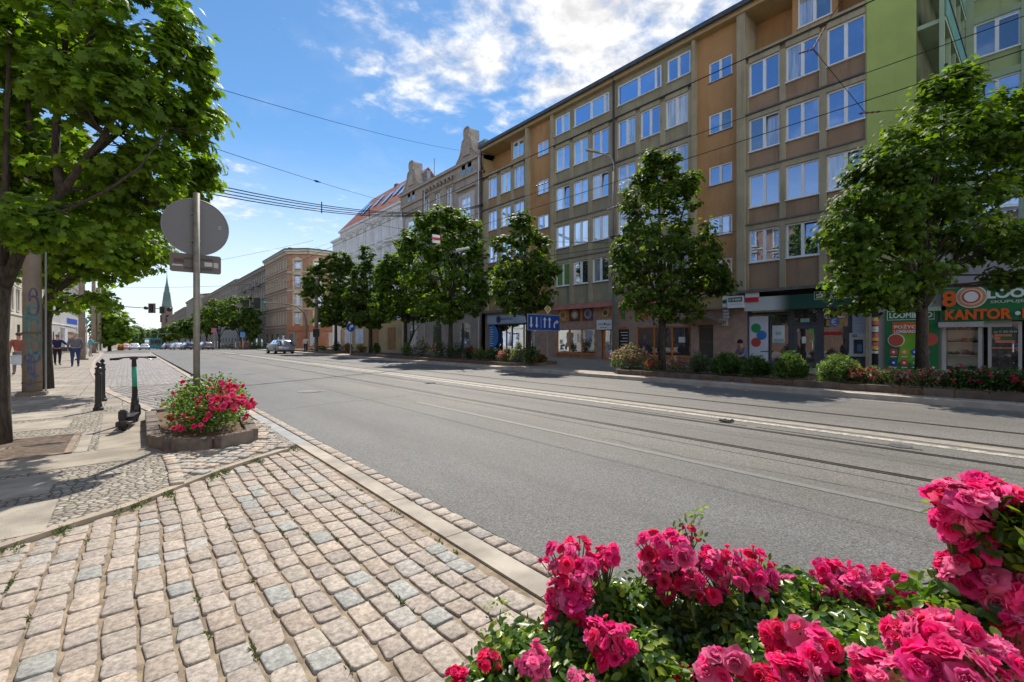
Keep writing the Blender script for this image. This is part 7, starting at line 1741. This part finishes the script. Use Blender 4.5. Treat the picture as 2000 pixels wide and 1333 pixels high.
# ------------------------------------------------------------------ vehicles
glass_c = mat_pane('car glass', (.015, .017, .02), .12); tyre = rub; rimm = M('alloy rim', (.42, .43, .44), .3, .1, metal=.8)
def car(label, loc, rz, col, Lc=4.35, Wc=1.82, Hc=1.5, suv=False, group=None, name='parked_car', sedan=False):
    r = thing(name, label, 'car', loc, rz, group); pm = M('car paint' + str(col), col, .28, .04, 2, metal=.35, spec=.6)
    w = Wc / 2; L2 = Lc / 2
    # stations front (+y) to rear (-y): y, bonnet/belt top, roof z or None
    if sedan: st = [(-1, .62, .80, None), (-.97, .50, .95, None), (-.72, .50, 1.02, None), (-.52, .5, 1.0, Hc - .18), (-.28, .5, .98, Hc), (.05, .5, .95, Hc), (.28, .5, .93, Hc - .16), (.50, .5, .93, None), (.88, .5, .80, None), (1, .55, .62, None)]
    else: st = [(-1, .60, .88, None), (-.975, .5, .98, Hc - .52), (-.86, .48, 1.0, Hc - .12), (-.6, .48, .99, Hc - .03), (-.2, .48, .97, Hc), (.06, .48, .95, Hc - .02), (.26, .48, .93, Hc - .20), (.48, .48, .95, None), (.86, .5, .82, None), (1, .55, .62, None)]
    g = MB(); rings = []; gi = MB(); gr_ = []
    for (t_, zl, zb_, zr) in st:
        y = t_ * L2; ww = w * (1 - .10 * abs(t_) ** 6) * (.93 if abs(t_) > .99 else 1); top = zr or zb_ + .0
        wr = w * (.70 if zr else .82)
        half = [(0, .24), (ww * .86, .22), (ww * .98, .34), (ww, .58), (ww * .985, zb_ - .12), (ww * .93, zb_), (wr, top - .04 if zr else zb_ + .015), (wr * .6, top + .015 if not zr else top - .005), (0, top + .03 if not zr else top)]
        full = half + [(-x, z) for x, z in half[-2:0:-1]]; rings.append([g.V(x, y, z) for x, z in full])
    n = len(rings[0])
    for i in range(len(rings) - 1):
        for j in range(n): g.f.append((rings[i][j], rings[i][(j + 1) % n], rings[i + 1][(j + 1) % n], rings[i + 1][j]))
    g.f.append(tuple(rings[0])); g.f.append(tuple(rings[-1][::-1]))
    bd = local(g, 'body', pm, r, smooth=True)
    V = [Vector(v) for v in g.v]
    def quad_in(a, b, c, d, m=.07, off=.012):
        P = [V[a], V[b], V[c], V[d]]; ctr = sum(P, Vector()) / 4; nn = (P[1] - P[0]).cross(P[2] - P[0]).normalized()
        if nn.dot(ctr - Vector((0, ctr.y * .6, .8))) < 0: nn = -nn
        return [tuple(p.lerp(ctr, m) + nn * off) for p in P]
    gh = [i for i, s in enumerate(st) if s[3]]
    for i in range(gh[0], gh[-1]):
        for j in (5, n - 6): g2 = MB(); g2.face(quad_in(rings[i][j], rings[i][j + 1], rings[i + 1][j + 1], rings[i + 1][j])); local(g2, 'side_window', glass_c, r, recalc=False)
    for i in (gh[0] - 1, gh[-1]):                    # rear and front screens
        lo, hi = (rings[i], rings[i + 1]) if i == gh[0] - 1 else (rings[i + 1], rings[i])
        A = [V[lo[6]], V[lo[n - 6]], V[hi[n - 6]], V[hi[6]]]
        if i == gh[0] - 1 and not sedan: hi = rings[i + 2]; lo = rings[i + 1]; A = [V[lo[6]], V[lo[n - 6]], V[hi[n - 6]], V[hi[6]]]
        ctr = sum(A, Vector()) / 4; nn = (A[1] - A[0]).cross(A[2] - A[0]).normalized(); nn = nn if nn.z > 0 else -nn
        g2 = MB(); g2.face([tuple(p.lerp(ctr, .06) + nn * .018) for p in A]); local(g2, 'windscreen', glass_c, r, recalc=False)
    for sx in (-1, 1):
        g2 = MB(); g2.box(sx * w * .55, sx * w * .90, -L2 - .012, -L2 + .1, .78, .92); local(g2, 'tail_light', M('tail lamp red', (.25, .015, .015), .3), r, bevel=.02)
        g2 = MB(); g2.box(sx * w * .5, sx * w * .86, L2 - .12, L2 + .012, .62, .74); local(g2, 'headlight', M('headlamp', (.6, .62, .65), .2), r, bevel=.02)
        for yy in (-L2 * .62, L2 * .64):
            g2 = MB(); g2.disc((sx * (w - .10), yy, .32), (1, 0, 0), .32, .21, 24); wh = local(g2, 'wheel', tyre, r); g2 = MB(); g2.disc((sx * (w + .006), yy, .32), (1, 0, 0), .19, .02, 16); local(g2, 'rim', rimm, wh)
        g2 = MB(); g2.box(sx * w, sx * (w + .16), L2 * .30, L2 * .30 + .1, .95, 1.07); local(g2, 'mirror', pm, r, bevel=.02)
    g2 = MB(); g2.box(-.26, .26, -L2 - .016, -L2, .55, .66); local(g2, 'number_plate', M('plate white', (.6, .6, .58), .5), r)
    g2 = MB(); g2.box(-w * .9, w * .9, -L2 - .01, -L2 + .3, .24, .42); g2.box(-w * .85, w * .85, L2 - .3, L2 + .01, .24, .42); local(g2, 'bumper', M('bumper dark', (.03, .03, .032), .6), r, bevel=.03)
    return r
g_ = gr(556, 691.5)
car('silver hatchback driving away across the tram tracks', (g_.x, g_.y + 1.8, 0), R(2), (.27, .28, .30), name='car', Hc=1.46)
CG = 'cars parked beyond the crossing'
for px, z, col, lab, sed in ((401, 84, (.16, .13, .13), 'dull brown grey car parked just right of the sign pole', 0), (367, 90, (.05, .05, .07), 'dark blue grey car parked just left of the sign pole', 0), (346, 96, (.50, .51, .52), 'white car parked third from the sign pole', 1), (328, 103, (.10, .07, .07), 'dark red brown car parked beside the bus', 1)):
    b = at(px, 664, z); car(lab, (b.x, b.y, gz(b.y)), R(8), col, group=CG, sedan=bool(sed))
for px, z, col, lab in ((283, 112, (.50, .5, .5), 'pale car on the road left of the bus'), (263, 98, (.6, .6, .6), 'white car facing us in the left lane behind the scooter handlebar'), (244, 104, (.55, .3, .3), 'pale car with red lamps at the left kerb'), (250, 140, (.3, .3, .32), 'small grey car far down the left kerb')):
    b = at(px, 664, z); car(lab, (b.x, b.y, gz(b.y)), R(180), col, group='far cars at the end of the street', name='car')
b = at(299, 664, 120); bz_ = gz(b.y); bus = thing('bus', 'turquoise city bus far down the road', 'bus', (b.x, b.y, bz_), R(4))
g = MB(); g.box(-1.27, 1.27, -5, 5, .3, 3.0); local(g, 'body', M('bus turquoise', (.03, .22, .24), .4, .08), bus, bevel=.15)
g = MB(); g.box(-1.05, 1.05, -5.02, -5.0, 1.3, 2.6); local(g, 'rear_window', glass_c, bus); g = MB(); g.box(-1.285, 1.285, -4.6, 4.6, 1.4, 2.5); local(g, 'side_window', glass_c, bus)
for sx in (-1, 1):
    for yy in (-3, 3): g = MB(); g.disc((sx * 1.15, yy, .45), (1, 0, 0), .45, .28, 18); local(g, 'wheel', tyre, bus)
# signs far right of pole
for px, py, z, col, lab in ((418, 646, 86, (.35, .12, .2), 'faded pink sign below the far trees'), (474, 654, 84, (.1, .25, .5), 'small blue pedestrian sign beyond the crossing')):
    c = at(px, py, z); t = thing('road_sign', lab, 'road sign', (c.x, c.y, 0)); g = MB(); g.box(c.x - .4, c.x + .4, c.y, c.y + .03, c.z - .45, c.z + .45); g.build('panel', M('far sign' + str(col), col, .6), t); g = MB(); g.tube([(c.x, c.y + .05, -.2), (c.x, c.y + .05, c.z + .4)], .05, 6); g.build('post', grey_metal, t)
# ------------------------------------------------------------------ roses
rose_m = mat_attr('rose petal', .6, 90, 0, trans=(1.1, 1.1, 1.3), spec=.2, dirt=.10)
rose_m.node_tree.nodes['Mix Shader'].inputs[0].default_value = .44
rleaf_m = mat_attr('rose leaf', .33, 60, 0, trans=(1.5, 1.7, .5), spec=.5, dirt=.12)
stem_m = M('rose stem', (.09, .14, .03), .6, .3, 20)
def bloom_template(seed, openness=1.0):
    """a double rose: nested whorls of cupped, ruffled petals; unit radius 1"""
    rs = np.random.RandomState(seed); V = []; F = []; T = []
    for li, (n, L_, ang, W, cup) in enumerate(((3, .48, 10, .26, .55), (4, .58, 24, .36, .50), (5, .74, 42, .46, .42), (5, .88, 60, .56, .34), (6, .98, 78, .60, .26))):
        for k in range(n):
            ph = 2 * math.pi * (k + .5 * (li % 2)) / n + rs.uniform(-.2, .2) + li * .7; al = R(ang * openness + rs.uniform(-8, 8)); nu, nv = 5, 5; b = len(V)
            Lp = L_ * rs.uniform(.88, 1.1); Wp = W * rs.uniform(.88, 1.12); f1, f2 = rs.uniform(0, 6, 2)
            for i in range(nv):
                t = i / (nv - 1)
                for j in range(nu):
                    s = -1 + 2 * j / (nu - 1)
                    wid = Wp * math.sin(math.pi * min(1, .12 + t * .70)) ** .8
                    edge_ = 1 - .16 * s * s * (t ** 2)
                    bend = al + .55 * (t - .45) * (1 if li > 2 else -.4)
                    rho = .06 + Lp * t * edge_ * math.sin(bend); z = .10 * (4 - li) * .25 + Lp * t * edge_ * math.cos(bend) * .8
                    x = s * wid; rho2 = rho - cup * wid * s * s * .7
                    ruf = .045 * math.sin(s * 4 + f1 + li) * t + .03 * math.sin(s * 9 + f2) * t * t; z += ruf; 
                    z += .05 * math.sin(s * 6.5 + f2 * 2) * t ** 1.5; rho2 += .05 * math.sin(s * 7 + f1 * 3) * t
                    V.append((rho2 * math.cos(ph) - x * math.sin(ph), rho2 * math.sin(ph) + x * math.cos(ph), z + .10 * abs(s) * cup)); T.append((t, li, s))
            for i in range(nv - 1):
                for j in range(nu - 1): a = b + i * nu + j; F += [a, a + 1, a + nu + 1, a + nu]
    return np.array(V), np.array(F), np.array(T)
TEMPL = [bloom_template(i, o) for i, o in ((1, 1.0), (2, 1.08), (3, .85), (4, 1.12), (5, .95))]
BUD = bloom_template(9, .35)
def blooms(name, items, parent, pal, seed=1):
    """items: (centre, axis, radius)"""
    rs = np.random.RandomState(seed); VV = []; II = []; CC = []; off = 0
    for c, ax, r in items:
        V, F, T = BUD if r < .017 or rs.rand() < .05 else TEMPL[rs.randint(5)]
        z = Vector(ax).normalized(); x = z.orthogonal().normalized(); a = rs.uniform(0, 6.28); y = z.cross(x); x2 = x * math.cos(a) + y * math.sin(a); y2 = z.cross(x2)
        Rm = np.array([list(x2), list(y2), list(z)]); W = (V * r) @ Rm + np.array(c); VV.append(W); II.append(F + off); off += len(V)
        pl_ = [(.55, .24, .16), (.80, .55, .50)] if rs.rand() < .018 else pal
        base = np.array(pl_[rs.randint(len(pl_))]) * rs.uniform(.8, 1.05); t = T[:, 0:1]; inner = (T[:, 1:2] < 2)
        pale = np.clip((t - .75) * 1.4, 0, 1) * rs.uniform(.0, .45) + np.clip(.28 - t, 0, 1) * .9
        col = base[None] * (1 - pale) + np.array([.80, .50, .52])[None] * pale; CC.append(np.clip(col, 0, 1))
    return mesh_np(name, np.vstack(VV), 4, np.concatenate(II), rose_m, parent=parent, cols=np.vstack(CC), smooth=True, origin=np.array(WL[parent.name]))
HOT = [(1.0, .035, .27), (1.0, .06, .33), (1.0, .05, .21), (.97, .025, .24), (1.0, .12, .40), (1.0, .05, .29), (1.0, .24, .45)]; LIGHT = [(.95, .20, .42), (.95, .14, .38), (.93, .28, .48)]; DEEP = [(.90, .018, .13), (.92, .025, .19), (.85, .018, .13)]
def cluster(px, py, rx, ry, z, nb, rb, pal, seed, parent, upw=.5):
    """bunch of blooms on an umbel: points on the side of the bunch that faces up and outwards"""
    rs = np.random.RandomState(seed); c = at(px, py, z); it = []; nb = nb if nb < 3 else int(nb * 1.75); rb = rb * (.80 if nb > 2 else .9)
    Rx, Ry = SC(rx, z), SC(ry, z); pts = []; tries = 0
    while len(pts) < nb and tries < 4000:
        tries += 1
        d = rs.normal(size=3); d /= np.linalg.norm(d); q = np.array([d[0] * Rx, d[1] * min(Rx, .14), d[2] * Ry]) * rs.uniform(.55, 1.0)
        w = np.array([q[0] * CT + q[1] * ST, -q[0] * ST + q[1] * CT, q[2]]) + np.array(c)
        if all(np.linalg.norm(w - p_) > rb * .95 for p_, _ in pts): pts.append((w, d))
    for w, d in pts:
        ax = np.array([d[0] * CT + d[1] * ST, -d[0] * ST + d[1] * CT, d[2]]) * .8 + np.array([-ST * .1, -CT * .1, upw]) + rs.normal(size=3) * .5
        it.append((w, ax, rb * rs.uniform(.66, 1.15)))
    for _ in range(int(nb * .35) if nb > 3 else 0):
        d = rs.normal(size=3); d[2] = abs(d[2]) * .8; d /= np.linalg.norm(d); q = d * np.array([Rx, min(Rx, .14), Ry]) * rs.uniform(1.0, 1.22)
        w = np.array([q[0] * CT + q[1] * ST, -q[0] * ST + q[1] * CT, q[2]]) + np.array(c); it.append((w, d + np.array([0, 0, .8]), rs.uniform(.010, .016))); pts.append((w, d))
    return blooms('flower_cluster', it, parent, pal, seed), Vector(c), [Vector(w) for w, _ in pts]
def rose_leaves(P, Nn, size, parent, seed, pal, name='foliage'):
    """compound leaves: terminal and two or four side leaflets"""
    rs = np.random.RandomState(seed); n = len(P); PP = []; NN = []
    d = rs.normal(size=(n, 3)); d[:, 2] *= .4; z = Nn / np.linalg.norm(Nn, axis=1)[:, None]; d -= z * (d * z).sum(1)[:, None]; d /= np.linalg.norm(d, axis=1)[:, None]; s = np.cross(z, d)
    for a, b in ((0, .0), (-.75, .62), (-.75, -.62), (-1.55, .58), (-1.55, -.58)):
        PP.append(P + d * size * a + s * size * b); NN.append(z + s * b * .25 + rs.normal(size=(n, 3)) * .14)
    return leaves(name, np.vstack(PP), np.vstack(NN), size, 'oval', rleaf_m, parent, pal, seed=seed, jitter=.22, smooth=True)
RP = [(.065, .14, .018), (.09, .175, .022), (.045, .10, .016), (.13, .225, .03), (.038, .085, .015), (.075, .155, .02)]; YG = [(.24, .33, .03), (.30, .36, .04), (.18, .27, .03)]
def rose_bush(label, px_foot, z_foot, clusters, masses, nleaf, seed, shoots=()):
    f_ = at(px_foot, 664, z_foot); f_.z = .02; root = thing('rose_bush', label, 'rose bush', f_); rs = np.random.RandomState(seed); st = MB()
    for i, (px, py, rx, ry, z, nb, rb, pal) in enumerate(clusters):
        o, c, pts = cluster(px, py, rx, ry, z, nb, rb, pal, seed * 50 + i, root)
        low = c - Vector((0, 0, SC(ry, z) + .12)); low = low.lerp(Vector((f_.x, f_.y, low.z - .1)), .12); st.tube(bezier(Vector((f_.x + rs.uniform(-.08, .08), f_.y + rs.uniform(-.08, .08), .0)), Vector((f_.x, f_.y, low.z * .6)).lerp(low, .5), low, 6) + [c - Vector((0, 0, .03))], [.008, .008, .007, .007, .006, .006, .005, .004], 6)
        for q in pts: st.tube(bezier(low.lerp(c, .4), low.lerp(q, .6), q, 3), [.003, .0026, .0022, .002], 4, cap=False)
    P = []; Nn = []
    for (px, py, rx, ry, z, k) in masses:
        c = np.array(at(px, py, z)); n = int(nleaf * k); d = rs.normal(size=(n, 3)); d /= np.linalg.norm(d, axis=1)[:, None]; r = rs.uniform(0, 1, n) ** .42
        q = d * r[:, None] * np.array([SC(rx, z), min(.24, max(SC(rx, z), .1)), SC(ry, z)]); w = np.stack([q[:, 0] * CT + q[:, 1] * ST, -q[:, 0] * ST + q[:, 1] * CT, q[:, 2]], 1) + c
        P.append(w); Nn.append(d * .45 + rs.normal(size=(n, 3)) * .45 + np.array([-.1, -.1, .75]))
        cc_ = Vector(c); st.tube(bezier(Vector((f_.x, f_.y, .0)), Vector((f_.x, f_.y, c[2] * .5)), cc_, 5), [.008, .007, .006, .005, .004, .003], 5, cap=False)
        for _ in range(int(4 + n / 25)): j = rs.randint(n); st.tube(bezier(cc_.lerp(Vector((f_.x, f_.y, cc_.z)), .3) - Vector((0, 0, .1)), cc_, Vector(w[j]), 3), [.004, .0035, .003, .002], 4, cap=False)
    P = np.vstack(P); Nn = np.vstack(Nn); k = P[:, 2] > .04
    rose_leaves(P[k], Nn[k], .033, root, seed, RP + YG[:2])
    for (pts, sz) in shoots:
        w = [at(*p_) for p_ in pts]; st.tube(w, [.004, .0035, .003, .002][:len(w)] if len(w) <= 4 else [.004] * len(w), 5)
        SP = []; SN = []
        for i in range(1, len(w)):
            for _ in range(3): SP.append(np.array(w[i]) + rs.normal(size=3) * .02); SN.append(rs.normal(size=3) * .6 + np.array([0, 0, .7]))
        rose_leaves(np.array(SP), np.array(SN), sz, root, seed + 9, YG + RP[:2], name='shoot_leaves')
    st.build('stems', stem_m, root, recalc=False, smooth=True)
    return root
rose_bush('rose bush at the bottom middle, its first hot pink heads over the kerb', 1180, 1.45,
    [(1120, 1095, 62, 42, 1.55, 15, .036, HOT), (1185, 1090, 24, 26, 1.58, 5, .034, HOT), (1110, 1165, 42, 42, 1.50, 10, .038, HOT), (1130, 1190, 24, 30, 1.46, 4, .045, HOT), (1085, 1205, 24, 40, 1.5, 7, .034, HOT),
     (1195, 1255, 42, 34, 1.28, 11, .036, HOT), (1170, 1235, 26, 16, 1.27, 3, .036, HOT), (955, 1290, 22, 14, 1.32, 4, .028, DEEP), (897, 1318, 16, 10, 1.3, 3, .026, DEEP), (1045, 1295, 28, 28, 1.22, 8, .030, LIGHT), (1140, 1330, 26, 12, 1.2, 3, .03, LIGHT)],
    [(1180, 1190, 60, 48, 1.56, .5), (1130, 1260, 85, 55, 1.45, .8), (1010, 1290, 60, 50, 1.38, .55), (1230, 1330, 110, 80, 1.30, 1.0), (1080, 1380, 130, 80, 1.3, 1.0), (960, 1350, 60, 50, 1.35, .35), (1200, 1500, 200, 130, 1.3, 1.2), (1250, 1190, 40, 45, 1.6, .35)],
    420, 201, shoots=[(((1000, 1330, 1.45), (990, 1260, 1.5), (975, 1215, 1.52), (978, 1190, 1.53)), .016), (((1010, 1300, 1.45), (1040, 1250, 1.5), (1022, 1232, 1.5)), .015), (((960, 1330, 1.5), (945, 1270, 1.52), (960, 1235, 1.52)), .015)])
rose_bush('widest rose bush in the lower right, dense heads of hot pink blooms', 1450, 1.5,
    [(1300, 1065, 50, 32, 1.62, 11, .038, HOT), (1275, 1100, 30, 26, 1.6, 5, .036, HOT), (1330, 1105, 66, 36, 1.58, 13, .038, HOT), (1345, 1090, 26, 22, 1.52, 2, .046, LIGHT[:2]), (1410, 1105, 44, 30, 1.55, 9, .036, HOT), (1470, 1110, 36, 32, 1.56, 9, .040, HOT),
     (1295, 1145, 30, 26, 1.58, 6, .034, HOT), (1350, 1162, 16, 16, 1.48, 1, .052, LIGHT[:1]), (1395, 1165, 28, 15, 1.5, 3, .036, HOT), (1450, 1138, 12, 12, 1.45, 1, .038, HOT), (1480, 1150, 34, 26, 1.54, 6, .034, DEEP + HOT), (1350, 1035, 14, 8, 1.66, 2, .022, DEEP),
     (1620, 1120, 32, 22, 1.66, 8, .034, HOT), (1650, 1145, 50, 26, 1.62, 10, .036, HOT), (1700, 1130, 40, 24, 1.62, 8, .034, LIGHT[:2] + HOT), (1740, 1140, 34, 30, 1.6, 8, .036, HOT), (1665, 1190, 40, 20, 1.58, 6, .034, HOT), (1745, 1190, 18, 22, 1.58, 4, .030, DEEP), (1590, 1170, 26, 16, 1.6, 4, .032, HOT), (1538, 1128, 12, 8, 1.64, 2, .028, LIGHT),
     (1405, 1305, 34, 30, 1.22, 5, .038, HOT + LIGHT[:1]), (1440, 1300, 22, 18, 1.18, 1, .046, LIGHT[:1]), (1520, 1250, 30, 36, 1.2, 6, .034, DEEP), (1330, 1330, 26, 16, 1.3, 4, .032, DEEP), (1490, 1325, 34, 14, 1.15, 4, .034, DEEP), (1600, 1265, 48, 32, 1.05, 6, .044, HOT + LIGHT[:1]), (1560, 1315, 34, 24, 1.0, 4, .042, HOT)],
    [(1380, 1230, 110, 60, 1.58, 1.1), (1480, 1230, 110, 75, 1.5, 1.1), (1300, 1260, 90, 60, 1.5, .8), (1640, 1220, 110, 60, 1.58, 1.0), (1560, 1180, 60, 45, 1.62, .6), (1730, 1230, 60, 50, 1.56, .5), (1400, 1360, 160, 80, 1.35, 1.2), (1600, 1340, 170, 80, 1.25, 1.2), (1450, 1530, 260, 150, 1.3, 1.3), (1540, 1150, 30, 22, 1.64, .2), (1780, 1300, 120, 70, 1.3, .6), (1700, 1480, 250, 120, 1.2, 1.0), (1505, 1180, 30, 40, 1.55, .25)],
    440, 202, shoots=[(((1340, 1110, 1.62), (1352, 1050, 1.64), (1350, 1022, 1.65), (1362, 1006, 1.66)), .022), (((1230, 1180, 1.6), (1250, 1140, 1.6), (1256, 1120, 1.6)), .02), (((1760, 1230, 1.55), (1790, 1180, 1.56), (1795, 1165, 1.56)), .014)])
rose_bush('nearest rose stems at the right edge, the tallest cluster of pink blooms', 1900, .95,
    [(1880, 985, 42, 38, .95, 11, .036, HOT), (1925, 962, 34, 22, .97, 6, .036, HOT + LIGHT[:1]), (1985, 975, 30, 12, .92, 4, .036, HOT + LIGHT[:1]), (1865, 1015, 30, 28, .95, 5, .036, HOT), (1905, 1065, 36, 30, .94, 8, .034, HOT + DEEP), (1880, 1110, 34, 30, .95, 7, .034, HOT), (1940, 1135, 48, 30, .93, 8, .036, HOT + LIGHT[:1]), (1998, 1110, 24, 50, .98, 5, .034, DEEP + HOT), (1890, 1135, 26, 18, .96, 4, .032, HOT), (1960, 1165, 30, 14, .9, 3, .04, HOT),
     (1790, 1255, 48, 40, .88, 9, .038, HOT), (1840, 1235, 50, 26, .86, 7, .040, HOT + LIGHT[:1]), (1865, 1300, 60, 34, .80, 7, .044, LIGHT + HOT[:2]), (1940, 1290, 40, 26, .82, 5, .040, LIGHT + HOT), (1790, 1320, 40, 28, .80, 5, .042, HOT), (1705, 1310, 34, 24, .92, 5, .042, HOT), (1990, 1235, 26, 26, .86, 4, .038, HOT), (1995, 1275, 16, 16, .85, 2, .038, DEEP)],
    [(1958, 1020, 36, 40, .93, .30), (1985, 1070, 34, 45, .94, .30), (1850, 1165, 20, 14, .95, .06), (1930, 1215, 70, 32, .98, .30), (1850, 1200, 26, 14, .96, .05), (1990, 1200, 40, 30, .98, .14), (1950, 1340, 120, 40, .9, .5), (1820, 1380, 180, 60, .95, .8), (1720, 1380, 120, 60, 1.0, .6), (1900, 1500, 220, 120, .95, .9), (1985, 1000, 20, 24, .97, .08)],
    330, 203, shoots=[(((1930, 1210, .95), (1905, 1180, .95), (1870, 1150, .95)), .02)])
# blooms of the bush around the sign pole
its = []
rs = np.random.RandomState(77)
for px, py, z, n, s_, r_ in ((452, 750, 6.3, 7, .09, .030), (455, 765, 6.4, 5, .07, .028), (420, 765, 6.6, 5, .07, .03), (435, 775, 6.3, 6, .07, .032), (395, 768, 6.7, 5, .08, .03), (370, 785, 6.7, 5, .08, .03), (345, 790, 6.8, 4, .08, .028), (318, 792, 6.7, 3, .03, .024), (440, 790, 6.0, 16, .11, .034), (460, 785, 6.1, 9, .08, .032), (475, 785, 6.2, 8, .08, .03), (488, 795, 6.2, 8, .07, .03), (412, 812, 5.9, 2, .03, .03), (355, 747, 7.2, 3, .04, .026), (410, 745, 6.9, 3, .04, .024), (480, 815, 6.1, 3, .04, .026), (350, 835, 5.9, 4, .06, .026), (365, 810, 6.1, 3, .07, .024), (385, 795, 6.2, 4, .09, .026), (425, 800, 6.0, 5, .08, .03), (335, 815, 6.3, 5, .07, .026), (370, 760, 6.9, 6, .08, .028), (405, 785, 6.2, 7, .1, .028), (430, 755, 6.6, 6, .08, .028), (345, 770, 7.0, 4, .06, .026), (390, 825, 5.95, 4, .08, .026)):
    c = np.array(at(px, py, z))
    for _ in range(int(n * 1.6)): q = c + rs.normal(size=3) * s_ * np.array([.6, .6, .5]); its.append((q, rs.normal(size=3) * .5 + np.array([-.4, -.4, .7]), r_ * 1.25 * rs.uniform(.85, 1.2)))
blooms('flowers', its, bush_near, [(.85, .03, .17), (.75, .02, .10), (.90, .08, .26), (.85, .16, .25)], 78)
